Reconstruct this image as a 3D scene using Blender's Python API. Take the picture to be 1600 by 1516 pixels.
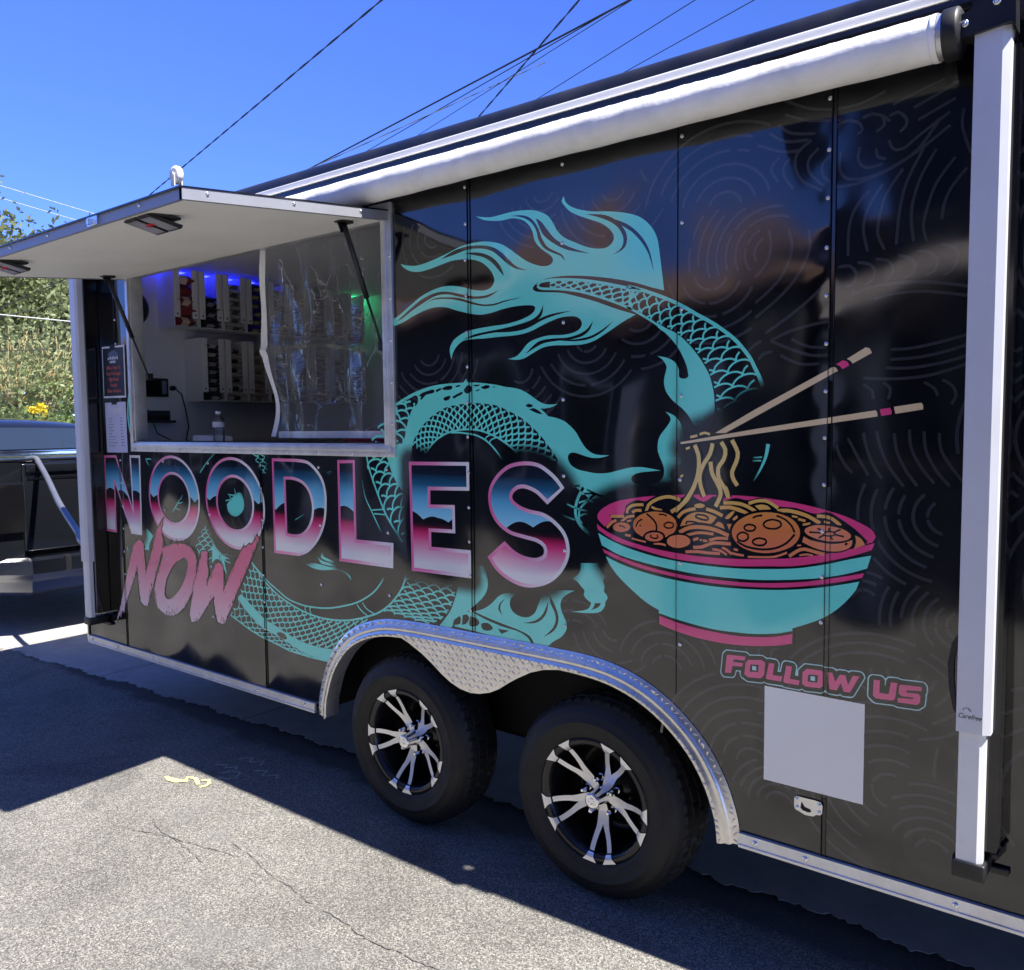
import bpy, bmesh, math, random
import numpy as np
from mathutils import Vector, Matrix
from mathutils.geometry import tessellate_polygon
random.seed(7); np.random.seed(7)
S = bpy.context.scene
for o in list(bpy.data.objects): bpy.data.objects.remove(o)
COL = S.collection

# ------------------------------------------------------------------ camera, sky, sun, exposure
cam = bpy.data.cameras.new('camera'); camo = bpy.data.objects.new('camera', cam); COL.objects.link(camo)
cam.sensor_fit = 'HORIZONTAL'; cam.sensor_width = 36; cam.lens = 29.844
cam.clip_start = 0.05; cam.clip_end = 3000
YAW, PITCH, ROLL = 0.6689, -0.0706, -0.0101
fwd = Vector((-math.sin(YAW)*math.cos(PITCH), math.cos(YAW)*math.cos(PITCH), math.sin(PITCH)))
rt = fwd.cross(Vector((0, 0, 1))).normalized(); up = rt.cross(fwd)
r2 = rt*math.cos(ROLL)+up*math.sin(ROLL); u2 = -rt*math.sin(ROLL)+up*math.cos(ROLL)
m3 = Matrix((r2, u2, -fwd)).transposed().to_4x4(); m3.translation = (1.0677, -2.3153, 1.5905)
camo.matrix_world = m3
S.camera = camo

SUN = Vector((1.40, 0.07, 2.32)).normalized()
world = bpy.data.worlds.new('World'); S.world = world; world.use_nodes = True
wn = world.node_tree.nodes; wl = world.node_tree.links
bg = wn['Background']
sky = wn.new('ShaderNodeTexSky'); sky.sky_type = 'NISHITA'; sky.sun_disc = False
sky.sun_elevation = math.asin(SUN.z); sky.sun_rotation = math.atan2(-SUN.x, SUN.y) % (2*math.pi)
sky.altitude = 1400; sky.air_density = 0.5; sky.dust_density = 0.0; sky.ozone_density = 4.0
hs = wn.new('ShaderNodeHueSaturation'); hs.inputs['Saturation'].default_value = 1.18; hs.inputs['Hue'].default_value = .519; hs.inputs['Value'].default_value = .74
wl.new(sky.outputs[0], hs.inputs['Color']); wl.new(hs.outputs[0], bg.inputs[0]); bg.inputs[1].default_value = 0.15
sl = bpy.data.lights.new('sun', 'SUN'); slo = bpy.data.objects.new('sun', sl); COL.objects.link(slo)
sl.energy = 4.0; sl.angle = math.radians(0.53); sl.color = (1.0, 0.955, 0.88)
slo.location = SUN*30; slo.rotation_euler = SUN.to_track_quat('Z', 'Y').to_euler()
S.view_settings.view_transform = 'Standard'; S.view_settings.look = 'None'
S.view_settings.exposure = 1.72; S.view_settings.gamma = 1
S.view_settings.use_curve_mapping = False

# ------------------------------------------------------------------ helpers
def tag(o, label=None, cat=None, group=None, kind=None):
    if label: o['label'] = label
    if cat: o['category'] = cat
    if group: o['group'] = group
    if kind: o['kind'] = kind
    return o
def empty(name, loc=(0, 0, 0), parent=None):
    o = bpy.data.objects.new(name, None); COL.objects.link(o); o.location = loc; o.empty_display_size = .2
    if parent: o.parent = parent
    return o
class MB:
    def __init__(s): s.v = []; s.f = []; s.m = []; s.smooth = []
    def add(s, vs, fs, mat=0, smooth=False):
        b = len(s.v); s.v += [tuple(v) for v in vs]
        for f in fs: s.f.append([i+b for i in f]); s.m.append(mat); s.smooth.append(smooth)
        return s
    def box(s, a, b, mat=0, bev=0.0):
        x0, y0, z0 = [min(p, q) for p, q in zip(a, b)]; x1, y1, z1 = [max(p, q) for p, q in zip(a, b)]
        if bev <= 0:
            vs = [(x0,y0,z0),(x1,y0,z0),(x1,y1,z0),(x0,y1,z0),(x0,y0,z1),(x1,y0,z1),(x1,y1,z1),(x0,y1,z1)]
            return s.add(vs, [(0,3,2,1),(4,5,6,7),(0,1,5,4),(1,2,6,5),(2,3,7,6),(3,0,4,7)], mat)
        bm = bmesh.new(); bmesh.ops.create_cube(bm, size=1)
        for v in bm.verts: v.co = Vector(((x0+x1)/2+v.co.x*(x1-x0), (y0+y1)/2+v.co.y*(y1-y0), (z0+z1)/2+v.co.z*(z1-z0)))
        bmesh.ops.bevel(bm, geom=bm.edges[:], offset=bev, segments=2, affect='EDGES', profile=.6)
        bm.verts.index_update()
        s.add([v.co[:] for v in bm.verts], [[v.index for v in f.verts] for f in bm.faces], mat, True); bm.free(); return s
    def tube(s, pts, r, n=10, mat=0, caps=True, smooth=True):
        pts = [Vector(p) for p in pts]; rs = r if isinstance(r, (list, tuple)) else [r]*len(pts)
        vs = []; prev = None
        for i, p in enumerate(pts):
            t = (pts[min(i+1, len(pts)-1)]-pts[max(i-1, 0)]).normalized()
            if prev is None: a = t.orthogonal().normalized()
            else: a = (prev-t*prev.dot(t)).normalized()
            prev = a; b = t.cross(a)
            for k in range(n):
                an = 2*math.pi*k/n; vs.append(p+(a*math.cos(an)+b*math.sin(an))*rs[i])
        fs = []
        for i in range(len(pts)-1):
            for k in range(n): fs.append((i*n+k, i*n+(k+1) % n, (i+1)*n+(k+1) % n, (i+1)*n+k))
        s.add(vs, fs, mat, smooth)
        if caps:
            b = len(s.v)-len(vs)
            s.f.append([b+k for k in range(n)][::-1]); s.m.append(mat); s.smooth.append(False)
            s.f.append([b+(len(pts)-1)*n+k for k in range(n)]); s.m.append(mat); s.smooth.append(False)
        return s
    def lathe(s, prof, c, n=48, mat=0, axis='Y', smooth=True, close=False):
        # prof: (radius, along-axis)
        vs = []
        for k in range(n):
            a = 2*math.pi*k/n
            for r, h in prof:
                p = (r*math.cos(a), h, r*math.sin(a)) if axis == 'Y' else ((h, r*math.cos(a), r*math.sin(a)) if axis == 'X' else (r*math.cos(a), r*math.sin(a), h))
                vs.append((c[0]+p[0], c[1]+p[1], c[2]+p[2]))
        m = len(prof); fs = []
        for k in range(n):
            k2 = (k+1) % n
            for j in range(m-1): fs.append((k*m+j, k*m+j+1, k2*m+j+1, k2*m+j))
        return s.add(vs, fs, mat, smooth)
    def prism(s, loop, axis, a, b, mat=0, smooth=False):
        # closed 2D loop extruded along an axis between a and b (loop convex or not)
        def P(p, h): return (h, p[0], p[1]) if axis == 'X' else ((p[0], h, p[1]) if axis == 'Y' else (p[0], p[1], h))
        n = len(loop); vs = [P(p, a) for p in loop]+[P(p, b) for p in loop]
        s.add(vs, [(i, (i+1) % n, n+(i+1) % n, n+i) for i in range(n)], mat, smooth)
        tri = tessellate_polygon([[Vector((p[0], p[1], 0)) for p in loop]])
        s.add(vs[:n], [t for t in tri], mat); s.add(vs[n:], [t[::-1] for t in tri], mat); return s
    def mesh(s, name):
        me = bpy.data.meshes.new(name); me.from_pydata(s.v, [], s.f); 
        me.polygons.foreach_set('material_index', s.m); me.polygons.foreach_set('use_smooth', s.smooth); me.update()
        return me
    def obj(s, name, mats, parent=None, loc=None, fix=True):
        me = s.mesh(name)
        if fix:
            bm = bmesh.new(); bm.from_mesh(me); bmesh.ops.recalc_face_normals(bm, faces=bm.faces[:]); bm.to_mesh(me); bm.free()
        for m in (mats if isinstance(mats, (list, tuple)) else [mats]): me.materials.append(m)
        o = bpy.data.objects.new(name, me); COL.objects.link(o)
        if parent: o.parent = parent
        if loc: o.location = loc
        return o
def inst(me, name, loc, parent=None, rot=(0, 0, 0), scale=(1, 1, 1)):
    o = bpy.data.objects.new(name, me); COL.objects.link(o); o.location = loc; o.rotation_euler = rot; o.scale = scale
    if parent: o.parent = parent
    return o

# ------------------------------------------------------------------ materials
MATS = {}
def nodes(name):
    m = bpy.data.materials.new(name); m.use_nodes = True; MATS[name] = m
    return m, m.node_tree.nodes, m.node_tree.links, m.node_tree.nodes['Principled BSDF']
def N(nt, t, **kw):
    n = nt.new(t)
    for k, v in kw.items():
        if k == 'inp':
            for a, b in v.items(): n.inputs[a].default_value = b
        else: setattr(n, k, v)
    return n
def ramp(nt, stops, interp='LINEAR'):
    r = nt.new('ShaderNodeValToRGB'); e = r.color_ramp.elements; r.color_ramp.interpolation = interp
    while len(e) < len(stops): e.new(.5)
    for k, (p, c) in enumerate(stops): e[k].position = p; e[k].color = (c[0], c[1], c[2], 1) if not isinstance(c, (int, float)) else (c, c, c, 1)
    return r
def rgb(r, g, b):
    f = lambda c: (c/255/12.92) if c/255 <= .04045 else ((c/255+.055)/1.055)**2.4
    return (f(r), f(g), f(b))
def plain(name, col, rough=.5, metal=0, noise=0.0, nscale=30, bump=0.0, ior=1.5, coat=0):
    m, nt, lk, bs = nodes(name)
    bs.inputs['Base Color'].default_value = (*col, 1); bs.inputs['Roughness'].default_value = rough
    bs.inputs['Metallic'].default_value = metal; bs.inputs['IOR'].default_value = ior
    if coat: bs.inputs['Coat Weight'].default_value = coat; bs.inputs['Coat Roughness'].default_value = .05
    if noise or bump:
        g = N(nt, 'ShaderNodeNewGeometry'); nz = N(nt, 'ShaderNodeTexNoise', inp={'Scale': nscale, 'Detail': 6, 'Roughness': .6})
        lk.new(g.outputs['Position'], nz.inputs['Vector'])
        if noise:
            r = ramp(nt, [(.3, tuple(c*(1-noise) for c in col)), (.7, tuple(min(1, c*(1+noise)) for c in col))])
            lk.new(nz.outputs['Fac'], r.inputs[0]); lk.new(r.outputs[0], bs.inputs['Base Color'])
            mr = N(nt, 'ShaderNodeMapRange', inp={'From Min': .3, 'From Max': .7, 'To Min': max(0, rough-noise*.3), 'To Max': min(1, rough+noise*.3)})
            lk.new(nz.outputs['Fac'], mr.inputs['Value']); lk.new(mr.outputs[0], bs.inputs['Roughness'])
        if bump:
            b = N(nt, 'ShaderNodeBump', inp={'Strength': 1, 'Distance': bump}); lk.new(nz.outputs['Fac'], b.inputs['Height']); lk.new(b.outputs[0], bs.inputs['Normal'])
    return m
# slightly wavy sheet metal: one node group shared by the skin and everything printed on it
wg = bpy.data.node_groups.new('sheet_wave', 'ShaderNodeTree')
wg.interface.new_socket('Normal', in_out='OUTPUT', socket_type='NodeSocketVector')
wg.interface.new_socket('Rough', in_out='OUTPUT', socket_type='NodeSocketFloat')
gi = wg.nodes; gl = wg.links
go = gi.new('NodeGroupOutput'); ge = gi.new('ShaderNodeNewGeometry')
mp = N(gi, 'ShaderNodeVectorMath', operation='MULTIPLY'); mp.inputs[1].default_value = (2.1, 0, 1.25); gl.new(ge.outputs['Position'], mp.inputs[0])
n1 = N(gi, 'ShaderNodeTexNoise', inp={'Scale': 1.0, 'Detail': 1.2, 'Roughness': .35}); gl.new(mp.outputs[0], n1.inputs['Vector'])
# pillowing between the studs every 0.424 m
sx = N(gi, 'ShaderNodeSeparateXYZ'); gl.new(ge.outputs['Position'], sx.inputs[0])
ph = N(gi, 'ShaderNodeMath', operation='MULTIPLY_ADD'); ph.inputs[1].default_value = 2*math.pi/.424; ph.inputs[2].default_value = -.311*2*math.pi/.424; gl.new(sx.outputs[0], ph.inputs[0])
cs = N(gi, 'ShaderNodeMath', operation='COSINE'); gl.new(ph.outputs[0], cs.inputs[0])
ad = N(gi, 'ShaderNodeMath', operation='MULTIPLY_ADD'); ad.inputs[1].default_value = -.035; gl.new(cs.outputs[0], ad.inputs[0]); gl.new(n1.outputs['Fac'], ad.inputs[2])
bp = N(gi, 'ShaderNodeBump', inp={'Strength': 1.0, 'Distance': .042}); gl.new(ad.outputs[0], bp.inputs['Height'])
def gauss(x0, w):
    a = N(gi, 'ShaderNodeMath', operation='ADD'); a.inputs[1].default_value = -x0; gl.new(sx.outputs[0], a.inputs[0])
    b = N(gi, 'ShaderNodeMath', operation='MULTIPLY'); gl.new(a.outputs[0], b.inputs[0]); gl.new(a.outputs[0], b.inputs[1])
    c = N(gi, 'ShaderNodeMath', operation='MULTIPLY'); c.inputs[1].default_value = -1/(w*w); gl.new(b.outputs[0], c.inputs[0])
    d = N(gi, 'ShaderNodeMath', operation='EXPONENT'); gl.new(c.outputs[0], d.inputs[0]); return d
zc = N(gi, 'ShaderNodeMath', operation='MULTIPLY_ADD'); zc.inputs[1].default_value = 2*math.pi/.12625; zc.inputs[2].default_value = -.663*2*math.pi/.12625; gl.new(sx.outputs[2], zc.inputs[0])
zk = N(gi, 'ShaderNodeMath', operation='COSINE'); gl.new(zc.outputs[0], zk.inputs[0])
ga = gauss(.311, .028); gb = gauss(-.962, .02)
gs = N(gi, 'ShaderNodeMath', operation='MULTIPLY_ADD'); gs.inputs[1].default_value = .4; gl.new(gb.outputs[0], gs.inputs[0]); gl.new(ga.outputs[0], gs.inputs[2])
gm = N(gi, 'ShaderNodeMath', operation='MULTIPLY'); gl.new(gs.outputs[0], gm.inputs[0]); gl.new(zk.outputs[0], gm.inputs[1])
ad2 = N(gi, 'ShaderNodeMath', operation='MULTIPLY_ADD'); ad2.inputs[1].default_value = -.008; gl.new(gm.outputs[0], ad2.inputs[0]); gl.new(ad.outputs[0], ad2.inputs[2]); gl.new(ad2.outputs[0], bp.inputs['Height'])
gl.new(bp.outputs[0], go.inputs['Normal'])
n2 = N(gi, 'ShaderNodeTexNoise', inp={'Scale': 2.2, 'Detail': 5, 'Roughness': .7}); gl.new(ge.outputs['Position'], n2.inputs['Vector'])
mr = N(gi, 'ShaderNodeMapRange', inp={'From Min': .35, 'From Max': .75, 'To Min': .045, 'To Max': .16}); gl.new(n2.outputs['Fac'], mr.inputs['Value'])
gl.new(mr.outputs[0], go.inputs['Rough'])
VIOR = 1.85
def vinyl(name, col, setup=None):
    m, nt, lk, bs = nodes(name)
    bs.inputs['Base Color'].default_value = (*col, 1); bs.inputs['IOR'].default_value = VIOR
    g = nt.new('ShaderNodeGroup'); g.node_tree = wg
    lk.new(g.outputs['Normal'], bs.inputs['Normal']); lk.new(g.outputs['Rough'], bs.inputs['Roughness'])
    if setup: setup(nt, lk, bs)
    return m
BLACK = (.0035, .0038, .0055)
vinyl('black_vinyl', BLACK); vinyl('ink', BLACK)
TEAL = (.20, .93, .76)
vinyl('teal', TEAL); vinyl('pink', (.96, .07, .26)); vinyl('wave_grey', (.042, .042, .048))
vinyl('wood', (.93, .70, .40)); vinyl('pale_teal', (.55, .88, .84)); vinyl('white_vinyl', (.97, .96, .90)); vinyl('slogan_pink', (.96, .13, .30))
vinyl('meat2', (.97, .30, .13))
def zgrad(z0, z1, stops):
    def f(nt, lk, bs):
        g = nt.new('ShaderNodeNewGeometry'); s = nt.new('ShaderNodeSeparateXYZ'); lk.new(g.outputs['Position'], s.inputs[0])
        m = N(nt, 'ShaderNodeMapRange', inp={'From Min': z0, 'From Max': z1}); lk.new(s.outputs[2], m.inputs['Value'])
        r = ramp(nt, stops); lk.new(m.outputs[0], r.inputs[0]); lk.new(r.outputs[0], bs.inputs['Base Color'])
    return f
vinyl('noodle', (.8, .4, .1), zgrad(1.19, 1.40, [(0, (.92, .25, .14)), (.45, (.92, .34, .10)), (.8, (.93, .55, .13)), (1, (.95, .62, .17))]))
vinyl('meat', (.8, .3, .1), zgrad(1.20, 1.38, [(0, (.92, .24, .14)), (.5, (.88, .26, .07)), (1, (.93, .43, .10))]))
vinyl('strand', (.9, .5, .1), zgrad(1.30, 1.6, [(0, (.94, .60, .18)), (1, (.95, .72, .26))]))
vinyl('brush_pink', (.7, .1, .3), zgrad(.62, 1.05, [(0, (.96, .70, .76)), (.3, (.95, .40, .52)), (.6, (.88, .12, .30)), (1, (.88, .08, .25))]))
def chrome(nt, lk, bs):
    g = nt.new('ShaderNodeNewGeometry'); s = nt.new('ShaderNodeSeparateXYZ'); lk.new(g.outputs['Position'], s.inputs[0])
    m = N(nt, 'ShaderNodeMapRange', inp={'From Min': 1.028, 'From Max': 1.455}); lk.new(s.outputs[2], m.inputs['Value'])
    topr = ramp(nt, [(.46, (.44, .86, .96)), (.56, (.27, .72, .95)), (.68, (.13, .50, .76)), (.80, (.018, .13, .26)), (.90, (.004, .012, .03)), (1, (.003, .006, .014))])
    botr = ramp(nt, [(0, (.97, .97, .92)), (.10, (.96, .92, .92)), (.22, (.96, .44, .60)), (.33, (.92, .08, .27)), (.385, (.60, .02, .11)), (.43, (.05, .006, .016)), (.46, (.005, .003, .006)), (1, (.003, .003, .005))])
    lk.new(m.outputs[0], topr.inputs[0]); lk.new(m.outputs[0], botr.inputs[0])
    # dripping edge: two frequencies of waves along the wall, bigger drips towards the rear
    def wave(freq, amp, ph):
        a = N(nt, 'ShaderNodeMath', operation='MULTIPLY_ADD'); a.inputs[1].default_value = freq; a.inputs[2].default_value = ph; lk.new(s.outputs[0], a.inputs[0])
        b = N(nt, 'ShaderNodeMath', operation='SINE'); lk.new(a.outputs[0], b.inputs[0])
        c = N(nt, 'ShaderNodeMath', operation='ABSOLUTE'); lk.new(b.outputs[0], c.inputs[0])
        e = N(nt, 'ShaderNodeMath', operation='MULTIPLY'); e.inputs[1].default_value = amp; lk.new(c.outputs[0], e.inputs[0]); return e
    w1 = wave(24, .055, .4); w2 = wave(9.5, .045, 1.2)
    sm = N(nt, 'ShaderNodeMath', operation='ADD'); lk.new(w1.outputs[0], sm.inputs[0]); lk.new(w2.outputs[0], sm.inputs[1])
    th = N(nt, 'ShaderNodeMath', operation='ADD'); th.inputs[1].default_value = .455; lk.new(sm.outputs[0], th.inputs[0])
    gt = N(nt, 'ShaderNodeMath', operation='GREATER_THAN'); lk.new(m.outputs[0], gt.inputs[0]); lk.new(th.outputs[0], gt.inputs[1])
    mx = N(nt, 'ShaderNodeMix', data_type='RGBA'); lk.new(gt.outputs[0], mx.inputs[0]); lk.new(botr.outputs[0], mx.inputs[6]); lk.new(topr.outputs[0], mx.inputs[7])
    lk.new(mx.outputs[2], bs.inputs['Base Color'])
vinyl('chrome_print', (.5, .5, .5), chrome)
def bevelp(nt, lk, bs):   # pink to white along the letter (attribute painted per letter)
    a = N(nt, 'ShaderNodeAttribute', attribute_name='lt'); r = ramp(nt, [(0, (.93, .15, .42)), (.4, (.95, .32, .55)), (.72, (.96, .82, .88)), (1, (.97, .97, .92))])
    lk.new(a.outputs['Fac'], r.inputs[0]); lk.new(r.outputs[0], bs.inputs['Base Color'])
vinyl('bevel_print', (.7, .2, .5), bevelp)
def fadep(nt, lk, bs):   # teal print airbrushed out to black around lettering and bowl
    a = N(nt, 'ShaderNodeAttribute', attribute_name='fd'); mx = N(nt, 'ShaderNodeMix', data_type='RGBA'); mx.inputs[6].default_value = (*TEAL, 1); mx.inputs[7].default_value = (*BLACK, 1)
    lk.new(a.outputs['Fac'], mx.inputs[0]); lk.new(mx.outputs[2], bs.inputs['Base Color'])
vinyl('teal_fade', TEAL, fadep)

plain('aluminium', (.74, .75, .78), .40, .75, noise=.12, nscale=14); plain('aluminium_bright', (.80, .81, .84), .22, 1, noise=.06, nscale=20)
plain('arm_grey', (.72, .73, .78), .45, .25, noise=.05, nscale=5); plain('arm_light', (.80, .81, .83), .4, .25, noise=.05, nscale=5)
plain('screw_metal', (.85, .85, .86), .25, 1); plain('black_plastic', (.012, .012, .014), .42, noise=.3, nscale=9); plain('black_rubber', (.010, .010, .012), .75, noise=.35, nscale=18, bump=.0006)
plain('black_gloss', (.006, .006, .008), .12, coat=.3); plain('wheel_black', (.008, .008, .009), .22); plain('bumper_metal', (.42, .43, .46), .16, 1); plain('machined', (.92, .91, .88), .34, .65, noise=.05, nscale=60); plain('chrome', (.86, .86, .88), .06, 1)
plain('awning_white', (.92, .91, .89), .55, noise=.09, nscale=11, bump=.004); plain('white_paint', (.82, .83, .85), .35); plain('hatch_inner', (.90, .89, .86), .5, noise=.04, nscale=3, bump=.002)
plain('trim_grey', (.34, .35, .39), .42, .4, noise=.06, nscale=8); plain('roof_black', (.013, .014, .020), .38, noise=.5, nscale=5); plain('undercarriage', (.012, .012, .013), .8, noise=.4, nscale=10); plain('inner_wall', (.80, .80, .84), .5, noise=.03, nscale=2); plain('counter_dark', (.05, .055, .07), .35, noise=.2, nscale=4)
plain('dispenser_white', (.92, .92, .93), .4, noise=.03, nscale=5); plain('diamond_plate', (.86, .83, .77), .30, .85, noise=.12, nscale=24, bump=.0006)
plain('led_lens', (.3, .3, .32), .15); plain('red_plastic', (.55, .015, .03), .3); plain('paper_dark', (.02, .025, .04), .35); plain('paper_white', (.80, .80, .88), .5); plain('paper_lilac', (.60, .62, .82), .5, noise=.05, nscale=6); plain('text_red', (.75, .16, .12), .5); plain('text_white', (.75, .78, .85), .5); plain('text_grey', (.22, .23, .36), .5); plain('text_blue', (.10, .15, .24), .5); plain('text_black', (.02, .02, .025), .5)
def emit(name, col, s):
    m, nt, lk, bs = nodes(name); bs.inputs['Base Color'].default_value = (*col, 1); bs.inputs['Emission Color'].default_value = (*col, 1); bs.inputs['Emission Strength'].default_value = s
emit('blue_led', (.02, .03, 1.0), 5.0); emit('green_led', (.03, 1.0, .35), 2.2)

# ------------------------------------------------------------------ ground
def asphalt():
    m, nt, lk, bs = nodes('asphalt')
    g = nt.new('ShaderNodeNewGeometry'); P = g.outputs['Position']
    v = N(nt, 'ShaderNodeTexVoronoi', inp={'Scale': 235.0, 'Randomness': 1.0}); lk.new(P, v.inputs['Vector'])
    sep = nt.new('ShaderNodeSeparateColor'); lk.new(v.outputs['Color'], sep.inputs[0])
    stone = ramp(nt, [(0, (.068, .066, .062)), (.3, (.125, .120, .110)), (.65, (.195, .186, .168)), (1, (.35, .335, .30))]); lk.new(sep.outputs[0], stone.inputs[0])
    nb = N(nt, 'ShaderNodeTexNoise', inp={'Scale': 300.0, 'Detail': 3, 'Roughness': .7}); lk.new(P, nb.inputs['Vector'])
    binder = ramp(nt, [(.33, .5), (.6, 1.1)]); lk.new(nb.outputs['Fac'], binder.inputs[0])
    mul = N(nt, 'ShaderNodeMix', data_type='RGBA', blend_type='MULTIPLY', inp={0: .85}); lk.new(stone.outputs[0], mul.inputs[6]); lk.new(binder.outputs[0], mul.inputs[7])
    big = N(nt, 'ShaderNodeTexNoise', inp={'Scale': 1.3, 'Detail': 5, 'Roughness': .62}); lk.new(P, big.inputs['Vector'])
    bigr = ramp(nt, [(.28, .72), (.5, 1.0), (.72, 1.2)]); lk.new(big.outputs['Fac'], bigr.inputs[0])
    m2 = N(nt, 'ShaderNodeMix', data_type='RGBA', blend_type='MULTIPLY', inp={0: 1}); lk.new(mul.outputs[2], m2.inputs[6]); lk.new(bigr.outputs[0], m2.inputs[7])
    # worn smooth patches and hair cracks
    pt = N(nt, 'ShaderNodeTexNoise', inp={'Scale': 2.7, 'Detail': 8, 'Roughness': .72, 'Distortion': .6}); lk.new(P, pt.inputs['Vector'])
    ptr = ramp(nt, [(.55, 0.0), (.66, .5)]); lk.new(pt.outputs['Fac'], ptr.inputs[0])
    m3_ = N(nt, 'ShaderNodeMix', data_type='RGBA'); m3_.inputs[7].default_value = (.13, .13, .13, 1); lk.new(ptr.outputs[0], m3_.inputs[0]); lk.new(m2.outputs[2], m3_.inputs[6])
    st_n = N(nt, 'ShaderNodeTexNoise', inp={'Scale': .9, 'Detail': 9, 'Roughness': .66, 'Distortion': 1.2}); lk.new(P, st_n.inputs['Vector']); st_r = ramp(nt, [(.54, 1.0), (.60, .80), (.70, .70)]); lk.new(st_n.outputs['Fac'], st_r.inputs[0])
    ms = N(nt, 'ShaderNodeMix', data_type='RGBA', blend_type='MULTIPLY', inp={0: 1}); lk.new(m3_.outputs[2], ms.inputs[6]); lk.new(st_r.outputs[0], ms.inputs[7]); m3_ = ms
    # dark tar band beside the concrete
    sx_ = nt.new('ShaderNodeSeparateXYZ'); lk.new(P, sx_.inputs[0])
    ed = N(nt, 'ShaderNodeTexNoise', inp={'Scale': 3.5, 'Detail': 6, 'Roughness': .7}); lk.new(P, ed.inputs['Vector'])
    ey = N(nt, 'ShaderNodeMath', operation='MULTIPLY_ADD'); ey.inputs[1].default_value = .25; lk.new(ed.outputs['Fac'], ey.inputs[0]); lk.new(sx_.outputs[1], ey.inputs[2])
    er = N(nt, 'ShaderNodeMapRange', inp={'From Min': .27, 'From Max': .33, 'To Min': 0, 'To Max': .8}); lk.new(ey.outputs[0], er.inputs['Value'])
    m4 = N(nt, 'ShaderNodeMix', data_type='RGBA'); m4.inputs[7].default_value = (.028, .028, .029, 1); lk.new(er.outputs[0], m4.inputs[0]); lk.new(m3_.outputs[2], m4.inputs[6])
    lk.new(m4.outputs[2], bs.inputs['Base Color']); bs.inputs['Roughness'].default_value = .88
    hb = N(nt, 'ShaderNodeMath', operation='ADD'); lk.new(v.outputs['Distance'], hb.inputs[0]); lk.new(nb.outputs['Fac'], hb.inputs[1])
    b = N(nt, 'ShaderNodeBump', inp={'Strength': .6, 'Distance': .0025}); b.invert = True; lk.new(hb.outputs[0], b.inputs['Height']); lk.new(b.outputs[0], bs.inputs['Normal'])
    return m
asphalt()
plain('concrete', (.36, .35, .33), .8, noise=.14, nscale=7, bump=.003); plain('crack_fill', (.12, .115, .108), .8, noise=.2, nscale=40)
g = MB(); R_ = 900
g.add([(-R_, -R_, 0), (R_, -R_, 0), (R_, R_, 0), (-R_, R_, 0)], [(0, 1, 2, 3)])
tag(g.obj('road', MATS['asphalt'], fix=False), kind='structure')
# concrete slab with a ragged front edge, laid 4 mm above the asphalt
def edge_y(x):
    t = np.interp(x, [-40, -9, -5.7, -3.9, -1.86, 0, 3, 20], [-.2, .02, .15, .28, .385, .37, .34, .3])
    return float(t)+.012*math.sin(x*9)+.009*math.sin(x*23+1)+.007*math.sin(x*61)+.006*math.sin(x*137+2)+random.uniform(-.006, .006)
xs = [-40, -25, -16]+list(np.arange(-12, 3.01, .016))+[8, 20]
JOINTS = [-26, -14.2, -11.15, -8.1, -5.62, -4.35, -2.9, -.72, 2.2, 20]
slab_root = None
for k in range(len(JOINTS)-1):
    a, b_ = JOINTS[k]+.004, JOINTS[k+1]-.004
    xx = [a]+[x for x in xs if a < x < b_]+[b_]
    mb = MB(); n = len(xx)
    vs = [(x, edge_y(x), .004) for x in xx]+[(x, 6.0, .004) for x in xx]+[(x, edge_y(x)-.002, -.01) for x in xx]
    mb.add(vs, [(i, i+1, n+i+1, n+i) for i in range(n-1)]+[(2*n+i, 2*n+i+1, i+1, i) for i in range(n-1)])
    o = mb.obj('concrete_slab', MATS['concrete'], slab_root, fix=False)
    if slab_root is None: slab_root = o; o.name = 'pavement'; tag(o, kind='structure')
# long sealed cracks on the road
def ribbon_pts(pts, w):
    out = []
    P = [np.array(p, float) for p in pts]
    for i, p in enumerate(P):
        t = P[min(i+1, len(P)-1)]-P[max(i-1, 0)]; t = t/(np.linalg.norm(t)+1e-9); nrm = np.array([-t[1], t[0]]); ww = w[i] if isinstance(w, list) else w
        out.append((p+nrm*ww/2, p-nrm*ww/2))
    return out
def flat_ribbon(mb, pts, w, z, mat=0):
    r = ribbon_pts(pts, w); vs = []
    for a, b_ in r: vs += [(a[0], a[1], z), (b_[0], b_[1], z)]
    mb.add(vs, [(2*i, 2*i+1, 2*i+3, 2*i+2) for i in range(len(r)-1)], mat)
def wander(a, b_, n, amp):
    a = np.array(a); b_ = np.array(b_); d = b_-a; nn = np.array([-d[1], d[0]])/np.linalg.norm(d); off = 0; out = []
    for i in range(n+1):
        off = off*.85+random.uniform(-amp, amp); out.append(a+d*i/n+nn*off)
    return out
ck = MB()
for a, b_, n, w in (((-1.75, -.52), (-.88, -.62), 60, .006), ((-.88, -.62), (-.25, -.55), 40, .008), ((-2.25, -.72), (-1.62, -.55), 40, .007), ((-2.2, -.6), (-1.7, -.66), 30, .006)):
    p = wander(a, b_, n, .006); flat_ribbon(ck, p, [w*random.uniform(.1, .9)*(0 if random.random() < .12 else 1) for _ in p], .0035)
ck.obj('crack', MATS['crack_fill'], bpy.data.objects['road'], fix=False)
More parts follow.
